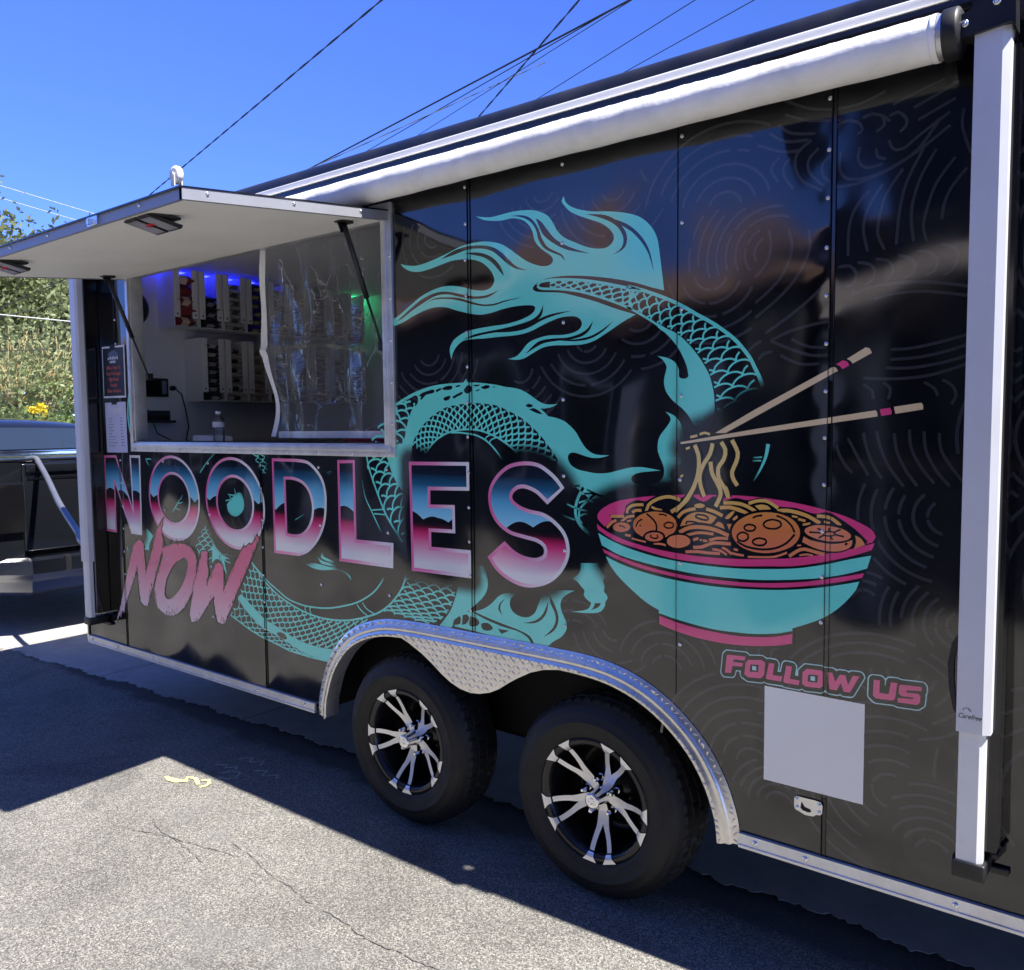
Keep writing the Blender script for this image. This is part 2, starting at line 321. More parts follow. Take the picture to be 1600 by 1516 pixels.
# sprayed survey marks, partly in the shade of the trailer
plain('yellow_spray', (.62, .60, .22), .9, noise=.35, nscale=60); plain('grey_spray', (.36, .37, .31), .9, noise=.4, nscale=60)
mk = MB(); Z0 = .004
flat_ribbon(mk, [(-2.53, -.34), (-2.49, -.345), (-2.44, -.335), (-2.41, -.31), (-2.44, -.285), (-2.40, -.27), (-2.36, -.285), (-2.33, -.30)], [.012, .03, .035, .03, .02, .02, .02, .015], Z0)
flat_ribbon(mk, [(-2.36, -.262), (-2.33, -.245), (-2.30, -.262), (-2.29, -.29), (-2.30, -.31)], .016, Z0)
tag(mk.obj('spray_marking', MATS['yellow_spray'], fix=False), 'pale yellow sprayed squiggle on the sunlit road at the shadow corner', 'road marking')
mk = MB()
for p in ([(-2.36, -.17), (-2.34, -.12), (-2.29, -.11), (-2.26, -.15), (-2.28, -.19), (-2.33, -.20)], [(-2.47, -.13), (-2.42, -.09), (-2.40, -.12), (-2.36, -.08), (-2.34, -.10)], [(-2.44, -.02), (-2.40, .03), (-2.36, -.01), (-2.32, .04), (-2.29, 0)], [(-2.26, -.06), (-2.21, -.02), (-2.18, -.07), (-2.13, -.02), (-2.10, -.05)]):
    flat_ribbon(mk, p, .014, Z0)
tag(mk.obj('spray_marking', MATS['grey_spray'], fix=False), 'faint grey sprayed scrawl on the shaded road beside the front tyre', 'road marking')

# ------------------------------------------------------------------ printed artwork: control points in millimetres on the wall (x along, z up)
ART=[
('F','dragon_mane','teal',1,[[(-536,2329,1),(-531,2312),(-513,2294),(-477,2277),(-428,2263),(-367,2253),(-307,2239),(-256,2219),(-218,2186),(-196,2147),(-186,2092),(-172,1989,1),(-224,2006),(-281,2026),(-381,2051),(-486,2069),(-565,2075),(-618,2072),(-648,2063),(-664,2050),(-662,2042),(-649,2035),(-618,2030),(-551,2021),(-493,2005),(-416,1980),(-348,1953),(-288,1932),(-270,1926,1),(-314,1908),(-354,1888),(-388,1871),(-423,1856),(-465,1848),(-523,1849),(-582,1852),(-627,1847),(-666,1832),(-705,1816),(-737,1813),(-773,1818,1),(-741,1824),(-717,1839),(-697,1859),(-673,1873),(-635,1882),(-597,1886),(-537,1884),(-494,1890),(-472,1903),(-469,1921),(-486,1937),(-515,1942),(-552,1941),(-596,1931),(-634,1919),(-681,1904),(-736,1897),(-801,1897),(-868,1896),(-936,1897),(-980,1894),(-1012,1876),(-1030,1854),(-1038,1831,1),(-1046,1862),(-1041,1881),(-1025,1900),(-997,1915),(-966,1926),(-918,1932),(-850,1936),(-784,1938),(-720,1947),(-672,1962),(-657,1976),(-658,1987),(-680,1993),(-735,1995),(-792,1991),(-841,1983),(-892,1980),(-943,1988),(-1005,2004),(-1058,2020),(-1113,2026),(-1170,2019),(-1228,2004),(-1278,1987),(-1333,1974,1),(-1332,2002,1),(-1297,2017),(-1247,2043),(-1188,2072),(-1131,2089),(-1075,2097),(-1021,2094),(-968,2082),(-924,2069),(-882,2063),(-848,2069),(-831,2090),(-839,2116),(-864,2144),(-897,2165),(-940,2178),(-983,2183),(-1028,2184),(-1092,2175),(-1148,2167),(-1195,2164),(-1243,2173),(-1277,2191),(-1292,2206,1),(-1267,2198),(-1214,2189),(-1156,2193),(-1100,2203),(-1045,2215),(-991,2228),(-939,2233),(-888,2233),(-838,2224),(-797,2211),(-757,2187),(-725,2164),(-690,2141),(-655,2125),(-625,2116),(-599,2115),(-584,2122),(-581,2134),(-591,2147),(-617,2165),(-639,2183),(-655,2203),(-662,2228),(-673,2251),(-696,2273),(-724,2286),(-755,2292),(-795,2291),(-836,2296),(-878,2306),(-912,2323,1),(-886,2317),(-844,2310),(-803,2311),(-755,2313),(-708,2311),(-661,2304),(-623,2290),(-597,2273),(-579,2249),(-561,2220),(-532,2195),(-492,2175),(-443,2153),(-401,2143),(-371,2144),(-351,2158),(-348,2177),(-364,2199),(-394,2221),(-435,2239),(-477,2257),(-513,2277),(-534,2298),(-545,2314)]]),
('F','dragon_mane','black',2,[[(-449,2257,1),(-394,2248),(-354,2232),(-321,2204),(-302,2174),(-302,2146),(-317,2128),(-354,2118,1),(-327,2129),(-314,2147),(-315,2170),(-331,2197),(-360,2220),(-401,2240)]]),
('F','dragon_mane','black',2,[[(-350,2228,1),(-307,2208),(-269,2180),(-237,2142),(-218,2101),(-208,2050,1),(-224,2101),(-246,2138),(-281,2176),(-321,2204)]]),
('F','dragon_mane','black',2,[[(-755,2300,1),(-704,2294),(-667,2276),(-639,2240),(-626,2208),(-605,2178),(-572,2158),(-543,2142),(-532,2120,1),(-550,2140),(-580,2153),(-617,2174),(-639,2204),(-650,2239),(-673,2268),(-708,2288)]]),
('F','dragon_mane','black',2,[[(-650,2276,1),(-627,2261),(-601,2229),(-568,2195),(-517,2165),(-439,2133,1),(-521,2155),(-576,2183),(-618,2216),(-639,2252)]]),
('F','dragon_mane','black',2,[[(-1082,2196,1),(-1027,2216),(-965,2225),(-896,2221),(-838,2207),(-797,2183),(-765,2154),(-733,2128),(-686,2109,1),(-740,2123),(-777,2146),(-813,2175),(-846,2196),(-896,2210),(-957,2213),(-1018,2204)]]),
('F','dragon_mane','black',2,[[(-965,2202,1),(-914,2199),(-863,2184),(-822,2158),(-798,2127),(-788,2102,1),(-813,2127),(-843,2156),(-880,2178),(-931,2193)]]),
('F','dragon_mane','black',2,[[(-1189,2034,1),(-1131,2053),(-1067,2052),(-1004,2041),(-943,2023),(-883,2009),(-832,2007),(-783,2015),(-711,2022,1),(-783,2019),(-832,2013),(-883,2015),(-934,2028),(-995,2048),(-1058,2057),(-1122,2058)]]),
('F','dragon_mane','black',2,[[(-1316,1992,1),(-1227,2041),(-1169,2066),(-1103,2079),(-1039,2074),(-977,2058),(-916,2046),(-865,2046),(-811,2057,1),(-861,2038),(-925,2038),(-986,2050),(-1048,2066),(-1103,2068),(-1160,2053),(-1237,2023),(-1287,2000)]]),
('F','dragon_mane','black',2,[[(-980,1899,1),(-927,1913),(-867,1919),(-801,1924),(-736,1931),(-673,1943),(-638,1962),(-622,1989,1),(-628,1955),(-661,1935),(-720,1921),(-793,1914),(-867,1911)]]),
('F','dragon_mane','black',2,[[(-855,1915,1),(-768,1916),(-688,1928),(-626,1948),(-574,1957),(-508,1959,1),(-574,1950),(-627,1938),(-689,1917),(-760,1910)]]),
('F','dragon_mane','black',2,[[(-697,1831,1),(-666,1856),(-635,1871),(-582,1875),(-523,1874),(-472,1884),(-444,1899),(-426,1920,1),(-436,1895),(-465,1875),(-516,1866),(-567,1866),(-620,1862),(-658,1849)]]),
('F','dragon_mane','black',2,[[(-560,1867,1),(-494,1866),(-437,1872),(-388,1891),(-348,1915,1),(-388,1884),(-437,1864),(-494,1860)]]),
('L','dragon_neck','teal',1,[9.1,11.3],[(-645,2055),(-633,2065),(-595,2067),(-551,2064),(-486,2055),(-415,2041),(-314,2014),(-249,1993),(-300,2015),(-264,2004),(-229,1991),(-194,1977),(-160,1962),(-126,1945),(-93,1926),(-61,1906),(-29,1888),(3,1867),(34,1844),(59,1822),(80,1798),(99,1773),(115,1742),(130,1712),(141,1680),(149,1652),(153,1624)]),
('L','dragon_neck','teal',1,[8.5,6.6],[(-645,2053),(-637,2046),(-618,2041),(-558,2034),(-486,2020),(-416,1998),(-348,1972),(-281,1943),(-300,1952),(-264,1932),(-229,1911),(-194,1888),(-167,1867)]),
('F','dragon_neck','teal',1,[[(-197,1896,1),(-167,1877),(-146,1867),(-119,1850),(-86,1819),(-60,1788),(-41,1760),(-24,1730),(-15,1700),(-9,1671),(-7,1627),(-8,1568,1),(-62,1568,1),(-77,1593),(-95,1619),(-115,1638),(-139,1656),(-159,1678),(-169,1697),(-172,1721),(-167,1742),(-163,1760),(-169,1773),(-180,1786),(-194,1795,1),(-170,1790),(-153,1784),(-136,1774),(-126,1760),(-122,1746),(-122,1731),(-116,1725),(-107,1723),(-97,1724),(-91,1730),(-92,1739),(-97,1760),(-108,1785),(-123,1812),(-146,1841),(-170,1864),(-194,1882)]]),
('S','dragon_neck','teal',1,5.7,[(-595,2067),(-551,2064),(-486,2055),(-415,2041),(-314,2014),(-249,1993),(-300,2015),(-229,1991),(-160,1962),(-93,1926),(-29,1888),(34,1844),(80,1798),(115,1742),(135,1695),(148,1624)],[(-595,2038),(-558,2034),(-486,2020),(-416,1998),(-348,1972),(-281,1943),(-300,1952),(-264,1932),(-229,1911),(-194,1891),(-146,1867),(-86,1819),(-41,1760),(-15,1700),(-8,1641),(-8,1597)],44,1.75,-1),
('F','dragon_coil','teal',1,[[(-1328,1680,1),(-1291,1696),(-1245,1713),(-1188,1729),(-1126,1740),(-1065,1744),(-1006,1745),(-982,1746),(-968,1759,1),(-961,1745,1),(-925,1743),(-875,1738),(-826,1731),(-788,1723),(-751,1718),(-715,1709),(-679,1691),(-648,1672),(-623,1661),(-594,1657),(-566,1659,1),(-589,1649),(-614,1645),(-636,1645,1),(-619,1631),(-604,1618,1),(-574,1613),(-541,1602),(-526,1593),(-496,1568),(-475,1538),(-453,1511),(-425,1495),(-396,1491),(-366,1491,1),(-396,1483),(-432,1482),(-468,1490),(-497,1498),(-519,1495),(-526,1480),(-515,1458),(-490,1444),(-453,1437),(-411,1432),(-369,1435),(-327,1445),(-287,1454),(-247,1456),(-215,1452),(-183,1447,1),(-221,1443),(-254,1439),(-277,1431),(-286,1419),(-277,1406),(-254,1400),(-221,1401),(-189,1411),(-173,1429),(-171,1454),(-180,1477),(-192,1505),(-192,1533),(-183,1556),(-164,1578),(-150,1598),(-152,1612),(-167,1626,1),(-139,1615),(-121,1598),(-108,1572),(-103,1528),(-111,1478),(-123,1427),(-151,1398),(-208,1384),(-280,1376),(-341,1361),(-397,1353),(-439,1345,1),(-468,1368),(-527,1403),(-572,1445),(-566,1471),(-590,1503),(-615,1532),(-644,1560),(-680,1589),(-721,1616),(-773,1639),(-827,1659),(-876,1666),(-927,1670),(-972,1669),(-1019,1665),(-1067,1658),(-1116,1639),(-1159,1615),(-1198,1584),(-1227,1552),(-1244,1524),(-1252,1488),(-1262,1433),(-1258,1340,1),(-1307,1341,1),(-1340,1375),(-1365,1416),(-1384,1461),(-1391,1477),(-1363,1501),(-1322,1522),(-1302,1523),(-1290,1537),(-1278,1576),(-1264,1617),(-1244,1653),(-1224,1666),(-1211,1684),(-1215,1702),(-1230,1705),(-1265,1692),(-1298,1681)]]),
('F','dragon_coil','black',2,[[(-1207,1705,1),(-1188,1715,1),(-1138,1725),(-1127,1723),(-1129,1713),(-1170,1706),(-1189,1690,1),(-1201,1689,1),(-1194,1700,1)]]),
('F','dragon_coil','black',2,[[(-1120,1722,1),(-1095,1730,1),(-1089,1725,1),(-1114,1714,1)]]),
('F','dragon_coil','black',2,[[(-1089,1725,1),(-1071,1734),(-1041,1736),(-1035,1730),(-1042,1722),(-1071,1721)]]),
('F','dragon_coil','black',2,[[(-1021,1734,1),(-1003,1738,1),(-994,1733,1),(-1015,1729,1)]]),
('F','dragon_coil','black',2,[[(-1081,1688),(-1072,1696),(-1045,1700,1),(-1051,1687),(-1072,1682)]]),
('F','dragon_coil','black',2,[[(-1036,1695,1),(-1018,1703),(-989,1713,1),(-986,1705),(-1007,1697),(-1030,1689,1)]]),
('F','dragon_coil','black',2,[[(-980,1715),(-971,1728),(-957,1736),(-944,1729),(-940,1718),(-951,1708),(-966,1705)]]),
('F','dragon_coil','black',2,[[(-934,1735,1),(-903,1735,1),(-909,1730,1),(-928,1729,1)]]),
('F','dragon_coil','black',2,[[(-926,1713,1),(-909,1719,1),(-903,1716,1),(-917,1712,1)]]),
('F','dragon_coil','black',2,[[(-900,1725,1),(-875,1732),(-859,1729),(-859,1723),(-881,1718)]]),
('F','dragon_coil','black',2,[[(-845,1726,1),(-828,1724,1),(-839,1722,1)]]),
('F','dragon_coil','black',2,[[(-699,1655),(-689,1662),(-674,1659),(-669,1654),(-682,1649)]]),
('F','dragon_coil','black',2,[[(-684,1643,1),(-664,1647,1),(-644,1638),(-628,1625,1),(-654,1630)]]),
('F','dragon_coil','black',2,[[(-1327,1543),(-1318,1544),(-1299,1536),(-1302,1528),(-1316,1526),(-1323,1534)]]),
('S','dragon_coil','teal',1,6.9,[(-1244,1516),(-1227,1552),(-1198,1584),(-1159,1615),(-1116,1639),(-1067,1658),(-1019,1665),(-972,1669),(-927,1670),(-876,1666),(-827,1659),(-773,1639),(-721,1616),(-680,1589),(-644,1560),(-615,1532),(-590,1503),(-566,1471)],[(-1178,1480),(-1156,1508),(-1124,1535),(-1081,1557),(-1045,1568),(-1009,1574),(-974,1576),(-951,1576),(-928,1575),(-906,1572),(-861,1560),(-823,1546),(-780,1523),(-748,1502),(-733,1491),(-717,1478),(-702,1466),(-681,1450)],40,3.2,1),
('L','dragon_coil','teal',1,[6.8,6.8],[(-1185,1471),(-1175,1485),(-1156,1508),(-1124,1535),(-1081,1557),(-1045,1568),(-997,1575),(-951,1576),(-906,1572),(-861,1560),(-823,1546),(-780,1523),(-748,1502),(-717,1478)]),
('L','dragon_coil','teal',1,[6.2,6.2],[(-1045,1565),(-1009,1565),(-974,1562),(-928,1556),(-889,1542),(-862,1526),(-834,1502),(-802,1467)]),
('L','dragon_coil','teal',1,[4.7,4.7],[(-885,1536),(-875,1549),(-856,1557)]),
('L','dragon_coil','teal',1,[4.7,4.7],[(-864,1526),(-853,1540),(-826,1548)]),
('S','dragon_flank','teal',1,8.3,[(-1284,1698),(-1363,1655),(-1438,1581),(-1509,1468),(-1488,1402),(-1439,1309),(-1393,1232),(-1310,1137),(-1238,1063)],[(-1216,1672),(-1259,1617),(-1282,1531),(-1376,1471),(-1359,1418),(-1328,1374),(-1287,1328),(-1240,1273),(-1184,1203)],26,1.6,-1),
('L','dragon_flank','teal',1,[8.8,8.8],[(-1505,1473),(-1499,1443),(-1484,1402),(-1439,1310),(-1393,1232),(-1311,1138)]),
('L','dragon_flank','teal',1,[5.5,5.5],[(-1536,1374),(-1519,1306),(-1481,1247),(-1429,1169)]),
('L','dragon_flank','teal',1,[5.4,5.4],[(-1480,1255),(-1417,1261)]),
('L','dragon_flank','teal',1,[5.4,5.4],[(-1469,1241),(-1405,1241)]),
('L','dragon_tail','teal',1,[6.8,6.8],[(-2308,966),(-2258,932),(-2188,889),(-2118,858),(-2049,828),(-1982,815),(-1915,810),(-1825,813),(-1746,823),(-1668,841),(-1593,863),(-1533,890),(-1482,921),(-1446,954),(-1417,991)]),
('L','dragon_tail','teal',1,[7.9,7.9],[(-2308,966),(-2268,934),(-2224,896),(-2180,868),(-2119,836),(-2050,812),(-1983,793),(-1916,780),(-1827,771),(-1748,772),(-1670,779),(-1595,794),(-1514,818),(-1456,840),(-1399,874),(-1350,917),(-1316,959),(-1293,1009)]),
('L','dragon_tail','teal',1,[5.9,5.9],[(-1919,811),(-1925,798),(-1919,783)]),
('L','dragon_tail','teal',1,[5.8,5.8],[(-1885,810),(-1892,797),(-1885,782)]),
('L','dragon_tail','teal',1,[5.5,5.5],[(-1584,858),(-1560,837),(-1517,817)]),
('L','dragon_tail','teal',1,[5.5,5.5],[(-1550,870),(-1527,848),(-1481,832)]),
('F','dragon_tail','teal',1,[[(-2397,806,1),(-2351,778),(-2278,741),(-2215,709),(-2126,687),(-2040,662),(-1955,647),(-1873,640),(-1792,641),(-1714,647,1),(-1747,592,1),(-1794,591),(-1875,592),(-1941,600),(-2008,614),(-2076,632),(-2146,648),(-2217,662),(-2281,682),(-2335,714),(-2381,742),(-2425,786)]]),
('L','dragon_tail','teal',1,[7.1,7.1],[(-2492,693),(-2424,672),(-2339,645),(-2247,624),(-2148,609),(-2043,592),(-1941,587),(-1875,586),(-1794,587),(-1747,589)]),
('L','dragon_tail','teal',1,[5.3,5.3],[(-2476,710),(-2492,693)]),
('S','dragon_tail','teal',1,6.2,[(-2308,966),(-2268,934),(-2224,896),(-2180,868),(-2119,836),(-2050,812),(-1983,793),(-1916,780),(-1827,771),(-1748,772),(-1670,779),(-1595,792),(-1514,813)],[(-2406,820),(-2374,792),(-2333,766),(-2278,741),(-2215,709),(-2126,687),(-2074,667),(-2023,657),(-1955,647),(-1873,640),(-1792,641),(-1714,647),(-1637,659)],30,4.2,1),
('S','dragon_tail','teal',1,5.2,[(-2426,783),(-2381,742),(-2335,714),(-2281,681),(-2217,661),(-2146,647),(-2076,631),(-2008,613),(-1941,599),(-1875,591),(-1810,589)],[(-2491,699),(-2443,677),(-2386,658),(-2320,642),(-2247,624),(-2148,609),(-2077,597),(-2026,591),(-1958,588),(-1891,587),(-1826,588)],24,1.6,1),
('F','dragon_tail','black',2,[[(-2136,657,1),(-2109,666),(-2074,661),(-2058,644),(-2080,637),(-2110,642)]]),
('S','dragon_tail','teal',1,6.9,[(-1424,851),(-1375,884),(-1326,937),(-1298,987),(-1291,1021)],[(-1182,833),(-1111,859),(-1067,903),(-1041,951),(-1028,997)],12,4.2,1),
('F','dragon_tail','teal',1,[[(-896,1085,1),(-880,1050),(-877,1019),(-889,984),(-922,950),(-975,909),(-1013,882),(-1043,852),(-1069,826,1),(-1130,824,1),(-1094,861),(-1059,904),(-1037,951),(-1024,991),(-1014,1036),(-1005,1074,1)]]),
('F','dragon_tail','teal',1,[[(-947,912,1),(-902,926),(-862,951),(-831,979),(-800,995),(-739,1005,1),(-770,983),(-777,958),(-766,936),(-733,922),(-696,924),(-667,943),(-652,974),(-637,1005),(-609,1026),(-560,1034),(-502,1039,1),(-539,1019),(-557,997),(-557,969),(-540,936),(-533,909),(-554,877),(-589,854),(-621,827,1),(-668,826,1),(-689,857),(-741,873),(-801,883),(-879,897)]]),
('F','dragon_tail','black',2,[[(-796,977,1),(-816,957),(-821,935),(-812,916,1),(-830,934),(-822,959)]]),
('F','dragon_tail','black',2,[[(-603,1012,1),(-585,985),(-571,955),(-568,927),(-585,893),(-631,863,1),(-592,900),(-579,928),(-583,954),(-601,986)]]),
('F','dragon_tail','black',2,[[(-610,991,1),(-615,955),(-634,927),(-667,907),(-720,900,1),(-671,914),(-641,934),(-623,960)]]),
('F','dragon_tail','teal',1,[[(-1009,898,1),(-959,911,1),(-895,891),(-817,875),(-741,867),(-697,850),(-681,826,1),(-764,822,1),(-880,835),(-1043,843,1)]]),
('F','dragon_tail','black',2,[[(-1001,890,1),(-980,896),(-968,882),(-985,860),(-1005,854,1)]]),
('F','dragon_tail','black',2,[[(-963,891,1),(-935,889),(-919,873),(-936,858),(-968,856)]]),
('F','dragon_tail','black',2,[[(-1043,868,1),(-1013,885),(-1014,856),(-1052,848,1)]]),
('F','dragon_tail','black',2,[[(-911,871),(-879,878),(-856,863),(-872,851),(-903,850)]]),
('F','dragon_tail','black',2,[[(-832,863,1),(-782,864,1),(-817,847,1)]]),
('F','dragon_claw','teal',1,[[(-477,1134,1),(-408,1140,1),(-403,1123),(-386,1106),(-363,1103,1),(-384,1094),(-390,1083),(-384,1067),(-387,1049),(-376,1039),(-374,1027),(-382,1015),(-383,1003),(-399,982),(-429,973),(-467,969),(-518,966,1),(-467,977),(-446,987),(-437,1003),(-439,1008),(-454,1016),(-465,1029),(-462,1044),(-476,1057),(-489,1070),(-510,1079,1),(-486,1096),(-477,1115)],[(-422,1007,1),(-399,1010,1),(-407,996),(-437,982,1),(-426,995)]]),
('L','dragon_scale_fragment','teal',1,[10.8,10.8],[(-465,1385),(-485,1351),(-495,1322),(-495,1289),(-479,1261),(-453,1241),(-428,1228)]),
('L','dragon_scale_fragment','teal',1,[7.8,7.8],[(-417,1367),(-453,1338),(-479,1312),(-482,1279),(-470,1265)]),
('L','dragon_scale_fragment','teal',1,[5.8,5.8],[(-513,1386),(-478,1390)]),
('L','dragon_scale_fragment','teal',1,[5.8,5.8],[(-474,1363),(-431,1366),(-394,1359)]),
('L','dragon_scale_fragment','teal',1,[5.9,5.9],[(-531,1327),(-487,1313),(-449,1308)]),
('L','dragon_scale_fragment','teal',1,[5.9,5.9],[(-549,1288),(-500,1276)]),
('L','dragon_scale_fragment','teal',1,[5.8,5.8],[(-483,1333),(-453,1342),(-415,1337)]),
('L','dragon_scale_fragment','teal',1,[5.8,5.8],[(-479,1290),(-453,1299),(-436,1278)]),
('L','dragon_scale_fragment','teal',1,[5.8,5.8],[(-466,1247),(-445,1247)]),
('L','dragon_scale_fragment','teal',1,[5.7,5.7],[(-452,1378),(-406,1362)]),
('L','dragon_scale_fragment','teal',1,[11.4,3.2],[(155,1530),(148,1493),(132,1456),(113,1424)]),
('L','dragon_scale_fragment','teal',1,[4.2,4.2],[(112,1491),(137,1493)]),
('L','dragon_scale_fragment','teal',1,[4.2,4.2],[(110,1482),(135,1483)]),
('L','dragon_scale_fragment','teal',1,[13.5,13.5],[(-3334,1829),(-3373,1762),(-3389,1660),(-3375,1584),(-3346,1523)]),
('L','dragon_scale_fragment','teal',1,[7.9,7.9],[(-2713,1372),(-2654,1421),(-2576,1472)]),
('S','dragon_scale_fragment','teal',1,5.9,[(-2279,1476),(-2245,1432),(-2211,1382)],[(-2194,1477),(-2172,1434),(-2151,1384)],6,1.5,1),
('L','dragon_scale_fragment','teal',1,[7.6,2.5],[(-3224,1430),(-3167,1431),(-3161,1415),(-3186,1393),(-3197,1359)]),
('L','dragon_scale_fragment','teal',1,[5.9,5.9],[(-3221,1424),(-3191,1397)]),
('L','dragon_scale_fragment','teal',1,[7.4,3.2],[(-2976,1164),(-2931,1208),(-2877,1255)]),
('L','dragon_scale_fragment','teal',1,[4.9,4.9],[(-2931,1208),(-2875,1219)]),
('L','dragon_scale_fragment','teal',1,[4.9,4.9],[(-2918,1225),(-2888,1238)]),
('L','dragon_scale_fragment','teal',1,[4.9,4.9],[(-2952,1186),(-2900,1177)]),
('F','dragon_scale_fragment','teal',1,[[(-2493,1226,1),(-2442,1266),(-2383,1289),(-2354,1251),(-2362,1206),(-2415,1174),(-2467,1181),(-2489,1203)]]),
('L','dragon_scale_fragment','teal',1,[5.3,5.3],[(-2481,1276),(-2435,1274),(-2396,1287)]),
('L','dragon_scale_fragment','teal',1,[5.4,5.4],[(-2503,1244),(-2456,1254)]),
('L','dragon_scale_fragment','teal',1,[5.3,5.3],[(-2474,1276),(-2450,1251)]),
('L','dragon_scale_fragment','teal',1,[5.3,5.3],[(-2427,1305),(-2416,1271)]),
('F','dragon_scale_fragment','teal',1,[[(-3244,1064,1),(-3177,1026,1),(-3218,980),(-3226,945,1),(-3270,946,1),(-3260,968),(-3293,966,1)]]),
('F','dragon_scale_fragment','teal',1,[[(-3419,977,1),(-3448,949),(-3442,914,1),(-3457,939)]]),
('S','dragon_scale_fragment','teal',1,6.3,[(-2688,1113),(-2733,1067),(-2772,1016),(-2779,967)],[(-2639,1113),(-2621,1075),(-2617,1028),(-2626,980)],7,2.2,-1),
('F','dragon_scale_fragment','teal',1,[[(-2625,1051,1),(-2597,1014),(-2545,983,1),(-2479,966,1),(-2526,958),(-2522,919),(-2510,889,1),(-2542,917),(-2567,950),(-2601,955),(-2636,932,1)]]),
('L','dragon_scale_fragment','teal',1,[4.7,4.7],[(-2538,980),(-2491,988),(-2465,979)]),
('L','dragon_scale_fragment','teal',1,[4.7,4.7],[(-2533,957),(-2480,946)]),
('L','dragon_scale_fragment','teal',1,[4.7,4.7],[(-2627,964),(-2663,949)]),
('F','dragon_scale_fragment','teal',1,[[(-1800,1055,1),(-1785,1038),(-1753,1031),(-1715,1024),(-1719,1016),(-1762,1021),(-1808,1033)]]),
('F','dragon_scale_fragment','teal',1,[[(-1832,1037,1),(-1801,1021),(-1754,1015),(-1712,1009),(-1708,1002),(-1762,1004),(-1809,1010)]]),
('F','dragon_scale_fragment','teal',1,[[(-1911,995,1),(-1858,1004),(-1810,1003),(-1755,998),(-1701,1000),(-1655,989),(-1622,975),(-1617,955,1),(-1641,975),(-1678,987),(-1732,988),(-1795,980),(-1859,982)]]),
('L','dragon_scale_fragment','teal',1,[4.1,1.4],[(-1757,1398),(-1726,1406),(-1737,1395),(-1758,1388)]),
('L','dragon_scale_fragment','teal',1,[3.5,1.4],[(-1976,1185),(-1914,1213)]),
('F','bowl_graphic','ink',4,[[(-418,1271,1),(-417,1300),(-394,1324),(-327,1351),(-233,1371),(-91,1383),(91,1387),(236,1374),(365,1345),(437,1312),(452,1287),(446,1250),(427,1200),(400,1141),(343,1072),(236,1015,1),(237,967,1),(126,944),(3,937),(-129,951),(-192,967,1),(-192,1008,1),(-283,1063),(-364,1135),(-402,1204)]]),
('F','bowl_graphic','pink',5,[[(-409,1285),(-407,1304),(-386,1323),(-341,1344),(-283,1357),(-233,1365),(-164,1372),(-91,1377),(-1,1380),(91,1381),(168,1376),(236,1368),(307,1355),(365,1340),(412,1321),(437,1307),(446,1292),(443,1281),(425,1270),(345,1285),(180,1295),(-64,1291),(-269,1265),(-379,1257,1)]]),
('F','bowl_graphic','pink',7,[[(-413,1269,1),(-394,1256),(-356,1239),(-297,1221),(-212,1206),(-130,1198),(-38,1194),(63,1197),(158,1205),(238,1216),(320,1234),(387,1253),(445,1273,1),(438,1254,1),(388,1234),(320,1213),(238,1193),(153,1184),(63,1176),(-37,1176),(-130,1179),(-212,1191),(-297,1207),(-356,1223),(-409,1250,1)]]),
('F','bowl_graphic','teal',5,[[(-408,1239,1),(-356,1217),(-297,1199),(-212,1182),(-130,1173),(-37,1168),(63,1169),(153,1176),(238,1186),(320,1205),(388,1226),(437,1239,1),(427,1204,1),(373,1184),(294,1164),(211,1151),(124,1142),(32,1139),(-63,1140),(-163,1148),(-254,1160),(-327,1174),(-394,1200,1)]]),
('F','bowl_graphic','pink',5,[[(-392,1189,1),(-342,1173),(-268,1154),(-184,1140),(-89,1131),(1,1129),(94,1131),(182,1139),(267,1152),(347,1171),(420,1191,1),(415,1178,1),(358,1161),(283,1143),(205,1129),(124,1121),(33,1118),(-63,1119),(-163,1127),(-254,1140),(-327,1157),(-384,1176,1)]]),
('F','bowl_graphic','teal',5,[[(-379,1165,1),(-327,1147),(-254,1130),(-163,1117),(-63,1110),(33,1109),(124,1114),(205,1122),(283,1135),(347,1150),(408,1167,1),(400,1144,1),(374,1109),(338,1074),(295,1046),(230,1016,1),(231,1009,1),(184,995),(125,985),(65,981),(2,980),(-62,985),(-129,994),(-187,1005,1),(-187,1014,1),(-233,1034),(-283,1067),(-334,1106),(-364,1139,1)]]),
('F','bowl_graphic','pink',5,[[(-186,997,1),(-129,985),(-62,976),(2,972),(65,971),(125,976),(184,986),(231,1001,1),(230,973,1),(184,960),(126,950),(65,944),(3,943),(-62,947),(-129,957),(-185,971,1)]]),
('F','bowl_graphic','ink',6,[[(-386,1260,1),(-356,1285),(-367,1300,1),(-312,1306),(-305,1332),(-269,1352),(-233,1351),(-198,1369),(-144,1376),(-117,1366),(-81,1378,1),(-39,1358),(-7,1377),(18,1363),(61,1374),(97,1369),(139,1378),(179,1357),(236,1354),(286,1341),(323,1347),(360,1329),(397,1304),(428,1275,1),(398,1256),(320,1235),(238,1218),(158,1207),(63,1200),(-38,1197),(-130,1201),(-212,1209),(-297,1225),(-356,1243)]]),
('L','bowl_graphic','noodle',8,[9.3,9.3],[(-360,1296),(-310,1299)]),
('L','bowl_graphic','noodle',8,[9.1,9.1],[(-300,1309),(-297,1323),(-283,1334),(-262,1338),(-241,1339)]),
('L','bowl_graphic','noodle',8,[9.1,9.1],[(-281,1312),(-269,1320),(-248,1321)]),
('L','bowl_graphic','noodle',8,[10.2,10.2],[(-232,1316),(-224,1338),(-205,1353),(-178,1364),(-149,1368),(-115,1360)]),
('L','bowl_graphic','noodle',8,[11.7,11.7],[(-146,1322),(-117,1340),(-95,1359),(-82,1379),(-68,1404)]),
